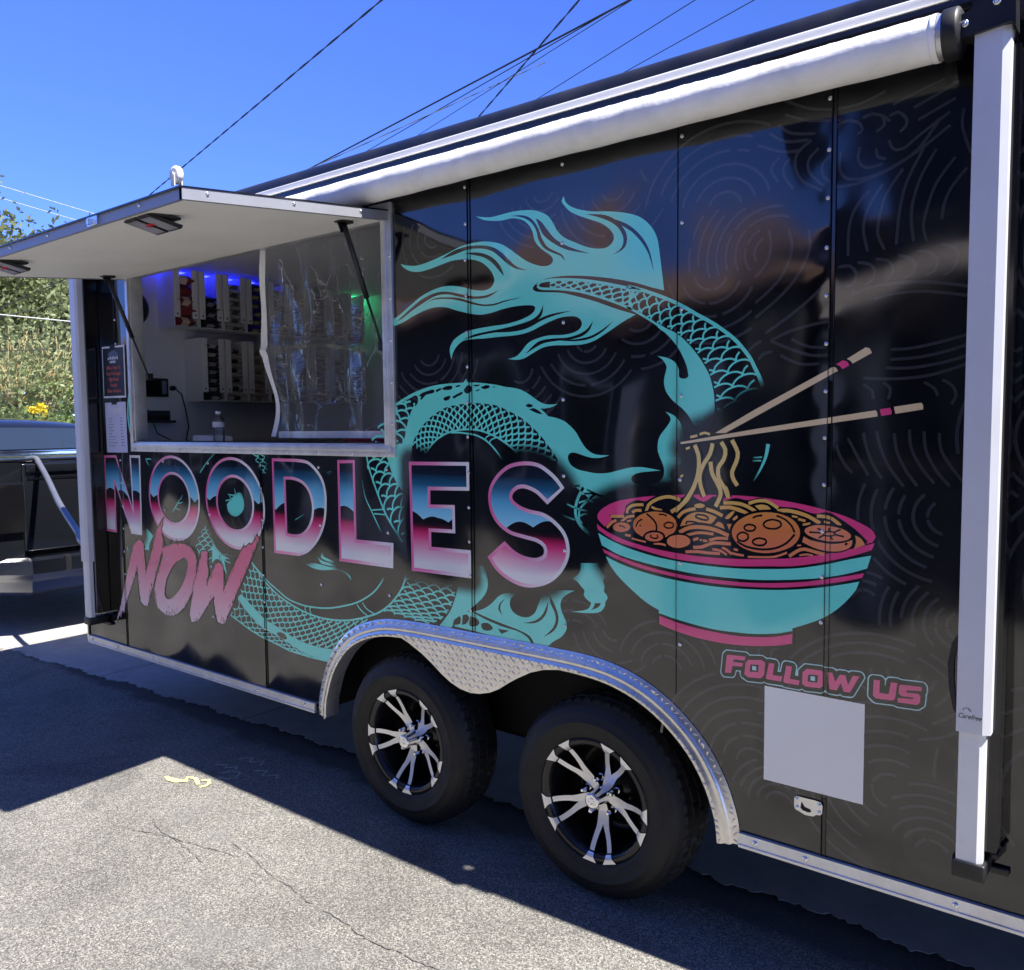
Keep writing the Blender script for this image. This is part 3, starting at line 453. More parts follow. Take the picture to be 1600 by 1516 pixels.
('L','bowl_graphic','noodle',8,[7.7,7.7],[(-213,1334),(-198,1328),(-177,1325)]),
('L','bowl_graphic','noodle',8,[9.9,9.9],[(-123,1306),(-107,1323),(-85,1332),(-65,1336)]),
('L','bowl_graphic','noodle',8,[10.3,10.3],[(-31,1337),(-8,1332),(21,1320)]),
('L','bowl_graphic','noodle',8,[9.9,9.9],[(-375,1259),(-353,1279),(-339,1284)]),
('L','bowl_graphic','noodle',8,[8.0,8.0],[(-323,1279),(-300,1297),(-273,1302)]),
('L','bowl_graphic','noodle',8,[5.5,5.5],[(-300,1283),(-285,1288)]),
('L','bowl_graphic','noodle',8,[11.7,11.7],[(-118,1261),(-85,1278),(-44,1282),(-1,1277),(40,1263)]),
('L','bowl_graphic','noodle',8,[8.1,8.1],[(-96,1254),(-53,1265),(-7,1264)]),
('L','bowl_graphic','noodle',8,[8.7,8.7],[(-72,1241),(-60,1247),(-44,1244)]),
('L','bowl_graphic','noodle',8,[8.6,8.6],[(-41,1241),(-19,1245),(5,1253),(38,1254)]),
('L','bowl_graphic','noodle',8,[9.8,9.8],[(-72,1220),(-44,1223),(-7,1238),(47,1239)]),
('L','bowl_graphic','noodle',8,[8.8,8.8],[(-97,1204),(-59,1208),(-28,1207),(14,1208)]),
('L','bowl_graphic','noodle',8,[7.4,7.4],[(-10,1219),(14,1217),(35,1206)]),
('L','bowl_graphic','noodle',8,[7.4,7.4],[(20,1226),(35,1221),(50,1209)]),
('L','bowl_graphic','noodle',8,[6.6,6.6],[(-205,1221),(-178,1221),(-163,1218)]),
('L','bowl_graphic','noodle',8,[5.5,5.5],[(-283,1231),(-259,1227),(-232,1223)]),
('L','bowl_graphic','noodle',8,[8.0,8.0],[(-307,1240),(-286,1239)]),
('L','bowl_graphic','noodle',8,[10.1,10.1],[(23,1358),(52,1359),(81,1357)]),
('L','bowl_graphic','noodle',8,[10.7,10.7],[(12,1343),(43,1346),(69,1340),(81,1336)]),
('L','bowl_graphic','noodle',8,[8.4,8.4],[(5,1407),(15,1386),(11,1369),(-2,1346)]),
('L','bowl_graphic','noodle',8,[8.4,8.4],[(29,1406),(36,1393),(40,1372)]),
('F','bowl_graphic','noodle',9,[[(-35,1347),(-36,1344),(-39,1342),(-44,1340),(-49,1339),(-55,1339),(-61,1339),(-65,1341),(-68,1343),(-69,1345),(-68,1347),(-66,1349),(-61,1351),(-55,1352),(-50,1353),(-44,1352),(-39,1351),(-37,1349)]]),
('F','bowl_graphic','noodle',8,[[(-115,1280,1),(-106,1301),(-85,1318),(-60,1326),(-29,1325),(3,1315,1),(-8,1300),(-17,1294,1),(-60,1296),(-85,1288)]]),
('F','bowl_graphic','noodle',8,[[(7,1302,1),(21,1297),(28,1281,1),(-4,1291,1)]]),
('F','bowl_graphic','noodle',8,[[(28,1314),(46,1332),(58,1335),(52,1324),(40,1312)]]),
('F','bowl_graphic','noodle',8,[[(52,1313),(65,1324),(67,1316),(56,1308)]]),
('F','bowl_graphic','noodle',8,[[(34,1297,1),(49,1298,1),(43,1278,1)]]),
('L','bowl_graphic','ink',9,[5.8,5.8],[(-65,1311),(-60,1319),(-38,1318),(-25,1312),(-26,1305),(-44,1305),(-65,1311)]),
('L','bowl_graphic','ink',9,[5.2,5.2],[(-94,1288),(-94,1295),(-72,1297),(-55,1293)]),
('F','bowl_graphic','ink',9,[[(-282,1266),(-284,1260),(-291,1254),(-301,1249),(-313,1246),(-326,1245),(-339,1246),(-349,1250),(-356,1255),(-358,1261),(-356,1268),(-349,1274),(-339,1279),(-326,1282),(-313,1283),(-301,1281),(-291,1278),(-284,1273)]]),
('F','bowl_graphic','meat',10,[[(-288,1266),(-290,1261),(-295,1256),(-304,1252),(-314,1249),(-325,1248),(-335,1249),(-344,1252),(-350,1257),(-351,1262),(-350,1267),(-344,1272),(-335,1276),(-325,1279),(-314,1279),(-304,1278),(-295,1275),(-290,1271)]]),
('L','bowl_graphic','ink',11,[4.3,4.3],[(-329,1267),(-318,1268),(-307,1262)]),
('F','bowl_graphic','ink',9,[[(-118,1283),(-123,1267),(-137,1252),(-159,1240),(-186,1232),(-215,1230),(-243,1233),(-266,1242),(-281,1256),(-286,1272),(-281,1289),(-266,1305),(-243,1317),(-215,1324),(-186,1325),(-159,1321),(-137,1312),(-123,1299)]]),
('F','bowl_graphic','meat',10,[[(-125,1283),(-130,1268),(-142,1255),(-162,1244),(-187,1237),(-214,1235),(-239,1238),(-260,1246),(-274,1258),(-278,1273),(-274,1288),(-260,1302),(-239,1312),(-214,1319),(-187,1320),(-163,1317),(-143,1309),(-130,1297)]]),
('L','bowl_graphic','ink',11,[6.0,6.0],[(-230,1312),(-205,1294),(-195,1277),(-196,1259)]),
('L','bowl_graphic','ink',11,[4.7,4.7],[(-137,1282),(-138,1279),(-141,1275),(-146,1273),(-153,1272),(-159,1272),(-164,1274),(-168,1277),(-169,1280),(-168,1283),(-164,1286),(-159,1289),(-153,1290),(-147,1289),(-141,1288),(-138,1285),(-137,1282)]),
('L','bowl_graphic','ink',11,[4.8,4.8],[(-267,1269),(-261,1284),(-245,1294)]),
('L','bowl_graphic','ink',11,[5.4,5.4],[(-253,1275),(-251,1271)]),
('L','bowl_graphic','ink',11,[4.7,4.7],[(-187,1312),(-173,1313),(-160,1309)]),
('F','bowl_graphic','ink',12,[[(-165,1245),(-167,1238),(-174,1231),(-184,1226),(-196,1223),(-210,1222),(-222,1223),(-233,1227),(-239,1232),(-242,1239),(-239,1246),(-233,1252),(-222,1258),(-210,1261),(-196,1262),(-184,1260),(-174,1257),(-167,1251)]]),
('F','bowl_graphic','meat',13,[[(-172,1244),(-173,1239),(-179,1234),(-187,1230),(-197,1228),(-209,1227),(-219,1228),(-227,1230),(-233,1234),(-235,1239),(-233,1244),(-227,1249),(-219,1252),(-209,1255),(-198,1256),(-187,1255),(-179,1252),(-173,1248)]]),
('L','bowl_graphic','ink',14,[4.8,4.8],[(-213,1247),(-216,1241),(-201,1237),(-190,1241),(-193,1249)]),
('F','bowl_graphic','ink',12,[[(-73,1238),(-75,1229),(-83,1221),(-96,1214),(-111,1210),(-128,1208),(-143,1210),(-156,1215),(-165,1222),(-168,1231),(-165,1240),(-156,1248),(-144,1255),(-128,1259),(-111,1260),(-96,1258),(-84,1253),(-76,1246)]]),
('F','bowl_graphic','meat2',13,[[(-81,1237),(-83,1230),(-90,1224),(-100,1219),(-113,1215),(-126,1214),(-139,1215),(-150,1219),(-157,1224),(-159,1231),(-157,1238),(-150,1245),(-139,1250),(-126,1253),(-113,1254),(-100,1253),(-90,1249),(-83,1244)]]),
('L','bowl_graphic','ink',9,[4.6,4.6],[(-53,1240),(-52,1249),(-29,1248),(-21,1241),(-32,1236),(-50,1237)]),
('L','bowl_graphic','noodle',8,[10.1,10.1],[(42,1359),(71,1358),(97,1351),(121,1338)]),
('L','bowl_graphic','noodle',8,[10.1,10.1],[(42,1345),(71,1341),(100,1329)]),
('L','bowl_graphic','noodle',8,[9.4,9.4],[(100,1360),(123,1368),(148,1370),(167,1363),(186,1351)]),
('L','bowl_graphic','noodle',8,[10.3,10.3],[(184,1343),(211,1346),(244,1341),(273,1332),(303,1316)]),
('L','bowl_graphic','noodle',8,[9.4,9.4],[(294,1335),(317,1335),(337,1329),(357,1313)]),
('L','bowl_graphic','noodle',8,[6.3,6.3],[(313,1321),(330,1318)]),
('L','bowl_graphic','noodle',8,[9.2,9.2],[(219,1218),(240,1234),(261,1242),(293,1236),(316,1232)]),
('L','bowl_graphic','noodle',8,[5.3,5.3],[(248,1223),(267,1228),(285,1226)]),
('L','bowl_graphic','noodle',8,[6.1,6.1],[(99,1206),(144,1209),(180,1214),(213,1228)]),
('L','bowl_graphic','noodle',8,[6.8,6.8],[(43,1214),(67,1210),(87,1209)]),
('L','bowl_graphic','noodle',8,[5.3,5.3],[(225,1331),(241,1329)]),
('L','bowl_graphic','noodle',8,[6.9,6.9],[(243,1324),(263,1320)]),
('L','bowl_graphic','noodle',8,[6.4,6.4],[(256,1309),(277,1314)]),
('L','bowl_graphic','noodle',8,[4.3,4.3],[(241,1250),(252,1252)]),
('L','bowl_graphic','noodle',8,[6.7,6.7],[(56,1225),(69,1223)]),
('F','bowl_graphic','noodle',8,[[(118,1354,1),(137,1359),(156,1356),(165,1347,1),(134,1342,1)]]),
('F','bowl_graphic','noodle',8,[[(395,1290,1),(411,1282),(421,1266,1),(393,1254,1),(398,1272)]]),
('F','bowl_graphic','ink',9,[[(249,1282,1),(255,1301),(278,1312),(317,1316),(355,1314),(383,1304),(392,1290),(391,1267),(379,1250),(344,1238),(293,1241),(250,1257,1)]]),
('F','bowl_graphic','meat2',10,[[(259,1277,1),(279,1268),(305,1264),(333,1262),(364,1267),(388,1277,1),(387,1262),(371,1249),(341,1242),(298,1245),(255,1261,1)]]),
('F','bowl_graphic','meat2',10,[[(385,1288),(382,1281),(373,1275),(357,1271),(338,1269),(316,1269),(295,1273),(278,1278),(266,1285),(261,1292),(264,1299),(274,1305),(290,1310),(310,1311),(332,1310),(352,1307),(369,1302),(380,1295)]]),
('L','bowl_graphic','ink',11,[4.8,4.8],[(274,1290),(305,1290)]),
('L','bowl_graphic','ink',11,[4.7,4.7],[(296,1302),(314,1294)]),
('L','bowl_graphic','ink',11,[4.7,4.7],[(329,1306),(326,1297)]),
('L','bowl_graphic','ink',11,[4.6,4.6],[(358,1303),(340,1294)]),
('L','bowl_graphic','ink',11,[4.6,4.6],[(367,1284),(344,1288)]),
('L','bowl_graphic','ink',11,[4.7,4.7],[(337,1273),(331,1283)]),
('L','bowl_graphic','ink',11,[4.7,4.7],[(300,1276),(315,1285)]),
('L','bowl_graphic','ink',11,[4.1,4.1],[(344,1290),(342,1288),(339,1285),(334,1284),(328,1283),(322,1283),(317,1284),(313,1285),(312,1288),(313,1290),(317,1293),(322,1294),(328,1295),(334,1295),(339,1294),(342,1292),(344,1290)]),
('L','bowl_graphic','ink',11,[7.7,7.7],[(370,1267),(375,1263)]),
('F','bowl_graphic','ink',9,[[(256,1287),(250,1265),(232,1245),(205,1228),(171,1217),(134,1214),(98,1219),(68,1231),(49,1250),(42,1272),(48,1295),(68,1317),(97,1333),(132,1343),(169,1345),(204,1339),(231,1326),(249,1308)]]),
('F','bowl_graphic','meat',10,[[(249,1287),(244,1267),(228,1248),(202,1234),(170,1224),(136,1221),(102,1225),(75,1236),(57,1253),(50,1273),(56,1293),(74,1312),(101,1327),(134,1336),(169,1338),(201,1333),(227,1322),(243,1306)]]),
('L','bowl_graphic','ink',11,[5.4,5.4],[(196,1306),(194,1301),(189,1297),(181,1293),(171,1292),(161,1292),(153,1294),(147,1298),(145,1303),(147,1308),(153,1313),(161,1316),(171,1318),(180,1317),(189,1315),(194,1311),(196,1306)]),
('L','bowl_graphic','ink',11,[5.5,5.5],[(121,1291),(120,1288),(116,1284),(111,1282),(104,1281),(98,1281),(93,1283),(89,1286),(88,1289),(89,1293),(92,1296),(98,1299),(104,1300),(111,1299),(116,1298),(120,1295),(121,1291)]),
('L','bowl_graphic','ink',11,[5.5,5.5],[(100,1264),(99,1259),(95,1255),(90,1252),(84,1250),(77,1251),(72,1253),(68,1257),(67,1262),(68,1267),(72,1271),(77,1274),(83,1276),(90,1275),(95,1273),(99,1269),(100,1264)]),
('L','bowl_graphic','ink',11,[5.5,5.5],[(154,1254),(152,1250),(148,1246),(142,1243),(134,1242),(126,1242),(119,1244),(115,1247),(113,1251),(115,1255),(119,1258),(126,1261),(134,1263),(141,1262),(148,1261),(152,1258),(154,1254)]),
('L','bowl_graphic','ink',11,[5.5,5.5],[(113,1319),(124,1325),(141,1328)]),
('L','bowl_graphic','ink',11,[5.4,5.4],[(182,1330),(206,1321),(225,1304),(234,1286)]),
('L','bowl_graphic','ink',11,[6.1,6.1],[(66,1249),(92,1236),(138,1231),(180,1238),(213,1256),(234,1281)]),
('L','bowl_graphic','ink',5,[24.2,24.2],[(-69,1526),(-57,1498),(-55,1462),(-62,1424),(-80,1384),(-104,1352),(-132,1325)]),
('L','bowl_graphic','ink',5,[23.9,23.9],[(-12,1531),(-19,1501),(-41,1467),(-52,1435),(-48,1402),(-37,1374)]),
('L','bowl_graphic','ink',5,[23.7,23.7],[(15,1535),(28,1513),(24,1486),(6,1458),(10,1426),(28,1399),(38,1374)]),
('L','bowl_graphic','ink',5,[23.5,23.5],[(48,1541),(66,1505),(61,1476),(49,1449),(54,1427),(66,1410)]),
('L','bowl_graphic','ink',5,[24.0,24.0],[(-18,1477),(-12,1442),(7,1409),(15,1383),(-1,1346)]),
('L','bowl_graphic','strand',9,[12.7,12.7],[(-69,1526),(-57,1498),(-55,1462),(-62,1424),(-80,1384),(-104,1352),(-132,1325)]),
('L','bowl_graphic','strand',9,[12.5,12.5],[(-12,1531),(-19,1501),(-41,1467),(-52,1435),(-48,1402),(-37,1374)]),
('L','bowl_graphic','strand',9,[12.4,12.4],[(15,1535),(28,1513),(24,1486),(6,1458),(10,1426),(28,1399),(38,1374)]),
('L','bowl_graphic','strand',9,[12.3,12.3],[(48,1541),(66,1505),(61,1476),(49,1449),(54,1427),(66,1410)]),
('L','bowl_graphic','strand',9,[12.5,12.5],[(-18,1477),(-12,1442),(7,1409),(15,1383),(-1,1346)]),
('L','bowl_graphic','strand',9,[7.2,7.2],[(-97,1514),(-84,1519)]),
('L','bowl_graphic','strand',9,[7.3,7.3],[(-115,1429),(-106,1436)]),
('L','bowl_graphic','strand',9,[7.2,7.2],[(-83,1549),(-60,1554)]),
('L','bowl_graphic','strand',9,[7.1,7.1],[(-53,1557),(-37,1562),(-20,1557)])]
LETTERS=[('N',[[(-3669,1444,1),(-3535,1447,1),(-3378,1166,1),(-3389,1449,1),(-3278,1449,1),(-3289,1021,1),(-3402,1022,1),(-3559,1285,1),(-3562,1017,1),(-3683,1018,1)]]),('O',[[(-2722,1234),(-2728,1179),(-2748,1128),(-2783,1083),(-2830,1048),(-2886,1026),(-2947,1017),(-3010,1022),(-3071,1043),(-3124,1078),(-3165,1124),(-3193,1178),(-3203,1237),(-3196,1295),(-3172,1349),(-3134,1394),(-3083,1428),(-3024,1448),(-2962,1453),(-2900,1443),(-2843,1420),(-2794,1385),(-2756,1340),(-2732,1289)],[(-2821,1233),(-2827,1196),(-2846,1162),(-2876,1135),(-2914,1117),(-2957,1110),(-3001,1116),(-3041,1133),(-3074,1160),(-3095,1195),(-3103,1233),(-3096,1272),(-3076,1307),(-3044,1334),(-3005,1351),(-2961,1356),(-2918,1349),(-2879,1331),(-2848,1304),(-2828,1270)]]),('O',[[(-2193,1236),(-2196,1182),(-2215,1131),(-2247,1086),(-2292,1051),(-2346,1028),(-2406,1018),(-2468,1023),(-2529,1044),(-2583,1078),(-2626,1123),(-2656,1177),(-2669,1236),(-2664,1294),(-2643,1348),(-2606,1394),(-2557,1428),(-2500,1448),(-2438,1453),(-2377,1444),(-2319,1421),(-2270,1386),(-2231,1342),(-2205,1291)],[(-2288,1234),(-2294,1197),(-2312,1163),(-2341,1136),(-2379,1118),(-2421,1112),(-2465,1117),(-2505,1134),(-2538,1162),(-2559,1196),(-2567,1235),(-2561,1274),(-2541,1308),(-2510,1335),(-2471,1352),(-2428,1357),(-2385,1350),(-2347,1332),(-2316,1305),(-2296,1271)]]),('D',[[(-2130,1453,1),(-1959,1453,1),(-1872,1443),(-1799,1393),(-1765,1334),(-1760,1259),(-1776,1177),(-1822,1105),(-1888,1051),(-1955,1027,1),(-2133,1025,1)],[(-2036,1360,1),(-1980,1360),(-1919,1345),(-1877,1309),(-1858,1254),(-1866,1199),(-1895,1155),(-1940,1127),(-1996,1120),(-2033,1123,1)]]),('L',[[(-1685,1453,1),(-1576,1455,1),(-1577,1129,1),(-1360,1131,1),(-1364,1030,1),(-1686,1029,1)]]),('E',[[(-1266,1454,1),(-959,1458,1),(-959,1354,1),(-1155,1348,1),(-1156,1294,1),(-1032,1298,1),(-1031,1193,1),(-1154,1190,1),(-1154,1133,1),(-955,1136,1),(-955,1033,1),(-1261,1031,1)]]),('S',[[(-540,1380,1),(-564,1408),(-598,1435),(-647,1460),(-712,1465),(-779,1451),(-832,1414),(-864,1369),(-870,1323),(-857,1276),(-827,1239),(-774,1209),(-708,1197),(-657,1189),(-629,1174),(-627,1151),(-650,1137),(-686,1134),(-730,1142),(-767,1160),(-797,1183,1),(-877,1119,1),(-837,1075),(-784,1045),(-724,1029),(-666,1032),(-601,1055),(-553,1095),(-525,1143),(-521,1188),(-538,1232),(-579,1269),(-628,1292),(-685,1300),(-728,1312),(-758,1331),(-759,1349),(-739,1367),(-706,1372),(-662,1359),(-634,1340),(-610,1321,1)]])]
BRUSH=[('N',[[(-3617,504,1),(-3592,543),(-3553,613),(-3514,699),(-3476,778),(-3426,879),(-3389,951),(-3365,975,1),(-3346,983,1),(-3330,992),(-3295,987),(-3278,975),(-3277,924),(-3270,862),(-3263,821,1),(-3240,865),(-3200,935),(-3166,1005),(-3143,1052),(-3117,1079),(-3097,1101),(-3072,1122,1),(-3086,1081),(-3094,1045),(-3080,1011),(-3083,973),(-3115,923),(-3136,875),(-3160,832),(-3194,766),(-3227,711),(-3263,639,1),(-3284,643,1),(-3293,638,1),(-3331,657,1),(-3342,708),(-3348,760),(-3351,844,1),(-3393,776),(-3440,702),(-3474,656),(-3506,609),(-3517,567,1),(-3535,583,1),(-3558,540,1),(-3567,552,1)]]),('O',[[(-3088,965),(-3025,989),(-2942,1005),(-2861,1004),(-2810,988),(-2777,957),(-2770,910),(-2784,850),(-2805,794),(-2844,741),(-2901,680),(-2977,635),(-3043,619),(-3099,624),(-3154,648),(-3180,691),(-3184,737),(-3165,790),(-3140,839),(-3108,888),(-3086,925)],[(-2921,922),(-2888,938),(-2854,924),(-2854,887),(-2882,830),(-2921,781),(-2969,741),(-3018,711),(-3055,703),(-3083,718),(-3080,759),(-3057,812),(-3006,872),(-2958,909)]]),('W',[[(-2724,976,1),(-2711,985,1),(-2703,981,1),(-2686,987,1),(-2669,981,1),(-2677,928),(-2670,881),(-2693,812,1),(-2647,869),(-2602,926),(-2573,939),(-2545,926),(-2541,866),(-2545,802,1),(-2501,866),(-2449,935),(-2399,1000),(-2363,1037,1),(-2352,1031,1),(-2320,1051,1),(-2306,1046,1),(-2275,1071,1),(-2258,1096,1),(-2245,1080,1),(-2284,1023),(-2333,951),(-2374,893),(-2425,823),(-2468,753),(-2511,696),(-2537,650,1),(-2570,641),(-2603,646,1),(-2617,687),(-2627,729),(-2628,771,1),(-2673,728),(-2718,684),(-2763,639),(-2782,622,1),(-2794,625,1),(-2808,617,1),(-2835,614,1),(-2848,657),(-2828,718),(-2805,789),(-2775,861),(-2745,926)]])]
SLOGAN=[('F',[[(40,911,1),(95,914,1),(92,902,1),(59,900,1),(57,892,1),(88,894,1),(85,883,1),(55,880,1),(51,858,1),(32,856,1),(37,907,1)]]),('O',[[(104,906,1),(143,912,1),(154,906,1),(151,870,1),(141,858,1),(103,855,1),(92,861,1),(95,896,1)],[(110,894,1),(135,896,1),(133,875,1),(108,872,1)]]),('L',[[(165,907,1),(181,908,1),(176,874,1),(204,875,1),(201,860,1),(162,859,1),(156,861,1)]]),('L',[[(215,908,1),(231,908,1),(226,872,1),(253,872,1),(250,858,1),(211,858,1),(207,862,1)]]),('O',[[(272,909,1),(313,911,1),(320,904,1),(319,871,1),(310,861,1),(270,858,1),(260,864,1),(261,897,1)],[(277,894,1),(304,896,1),(302,875,1),(275,873,1)]]),('W',[[(327,909,1),(342,910,1),(350,886,1),(362,908,1),(376,909,1),(384,884,1),(396,911,1),(413,912,1),(389,864,1),(373,863,1),(365,885,1),(354,863,1),(335,863,1)]]),('U',[[(449,910,1),(465,911,1),(464,878,1),(487,878,1),(492,911,1),(508,912,1),(503,869,1),(496,863,1),(456,861,1),(448,867,1)]]),('S',[[(515,909,1),(566,912,1),(566,901,1),(530,897,1),(530,891,1),(558,893,1),(564,888,1),(563,870,1),(555,863,1),(509,861,1),(510,873,1),(547,877,1),(547,881,1),(519,879,1),(512,885,1),(512,903,1)]])]
OUTL={'rim':[[(18,851,1),(17,857,1),(23,911,1),(24,915,1),(30,922,1),(34,925,1),(38,926,1),(96,929,1),(102,927,1),(108,922,1),(142,927,1),(148,926,1),(158,921,1),(164,922,1),(184,923,1),(191,919,1),(195,913,1),(196,907,1),(194,891,1),(196,890,1),(202,915,1),(206,920,1),(212,923,1),(232,923,1),(236,922,1),(240,920,1),(244,915,1),(246,911,1),(246,897,1),(247,903,1),(250,907,1),(262,920,1),(266,923,1),(270,924,1),(314,926,1),(322,923,1),(342,925,1),(348,924,1),(354,921,1),(360,923,1),(376,924,1),(384,922,1),(394,926,1),(412,927,1),(418,926,1),(422,924,1),(425,921,1),(427,917,1),(428,911,1),(426,905,1),(402,857,1),(398,852,1),(392,849,1),(372,848,1),(368,849,1),(364,851,1),(356,848,1),(334,848,1),(328,850,1),(324,853,1),(318,848,1),(312,846,1),(272,843,1),(266,844,1),(260,847,1),(252,843,1),(212,843,1),(202,845,1),(162,844,1),(152,847,1),(142,843,1),(102,840,1),(96,842,1),(84,848,1),(81,851,1),(78,857,1),(77,865,1),(76,867,1),(68,866,1),(64,851,1),(61,847,1),(56,844,1),(30,841,1),(24,843,1)],[(434,862,1),(433,867,1),(434,913,1),(438,920,1),(444,924,1),(468,926,1),(474,923,1),(478,918,1),(484,924,1),(490,926,1),(508,927,1),(518,924,1),(566,927,1),(574,925,1),(578,921,1),(580,917,1),(581,913,1),(581,901,1),(579,893,1),(579,887,1),(577,865,1),(573,859,1),(564,851,1),(560,849,1),(556,848,1),(510,846,1),(506,846,1),(500,849,1),(454,846,1),(448,848,1),(440,854,1),(437,857,1)]],'dark':[[(22,850,1),(21,853,1),(20,857,1),(25,909,1),(27,913,1),(31,919,1),(34,921,1),(38,923,1),(96,926,1),(102,923,1),(106,919,1),(142,924,1),(148,923,1),(158,917,1),(164,919,1),(184,919,1),(190,916,1),(192,911,1),(193,907,1),(190,887,1),(192,886,1),(199,887,1),(204,911,1),(206,915,1),(208,917,1),(214,920,1),(234,919,1),(240,916,1),(242,911,1),(243,907,1),(240,885,1),(242,884,1),(248,884,1),(249,885,1),(249,899,1),(251,903,1),(264,918,1),(270,921,1),(314,923,1),(322,920,1),(326,921,1),(342,922,1),(348,920,1),(352,916,1),(360,920,1),(376,921,1),(380,920,1),(386,917,1),(390,921,1),(394,923,1),(414,924,1),(421,921,1),(424,915,1),(425,911,1),(424,907,1),(400,859,1),(397,855,1),(392,853,1),(372,851,1),(368,852,1),(364,855,1),(356,851,1),(334,851,1),(328,854,1),(324,859,1),(318,852,1),(312,849,1),(272,846,1),(266,847,1),(260,850,1),(254,847,1),(250,846,1),(212,846,1),(208,847,1),(204,849,1),(162,847,1),(150,850,1),(146,847,1),(142,846,1),(102,843,1),(97,845,1),(83,853,1),(80,859,1),(81,869,1),(80,870,1),(78,870,1),(66,869,1),(62,853,1),(60,850,1),(56,847,1),(32,844,1),(26,846,1)],[(438,861,1),(436,867,1),(437,911,1),(440,917,1),(444,921,1),(448,922,1),(466,923,1),(472,920,1),(475,917,1),(477,913,1),(477,901,1),(478,897,1),(481,915,1),(484,920,1),(488,922,1),(508,924,1),(512,923,1),(516,921,1),(560,923,1),(568,924,1),(572,922,1),(577,917,1),(578,911,1),(578,899,1),(575,893,1),(576,887,1),(574,867,1),(572,862,1),(560,852,1),(556,851,1),(510,849,1),(506,850,1),(500,852,1),(456,849,1),(450,851,1)]]}
STICKS=[(0,'wood',[(-4,1561,1),(116,1627,1),(331,1736,1),(338,1734,1),(344,1725,1),(116,1606,1),(28,1561,1)]),(0,'pink',[(338,1742,1),(356,1752,1),(367,1748,1),(373,1738,1),(355,1728,1),(349,1737,1)]),(0,'wood',[(366,1755,1),(413,1782,1),(423,1779,1),(429,1767,1),(381,1742,1),(375,1750,1)]),(1,'wood',[(-115,1534,1),(117,1572,1),(441,1619,1),(445,1613,1),(446,1603,1),(117,1558,1),(-113,1528,1)]),(1,'pink',[(451,1621,1),(476,1625,1),(480,1617,1),(480,1608,1),(455,1604,1)]),(1,'wood',[(485,1627,1),(550,1636,1),(554,1629,1),(554,1619,1),(489,1609,1)])]
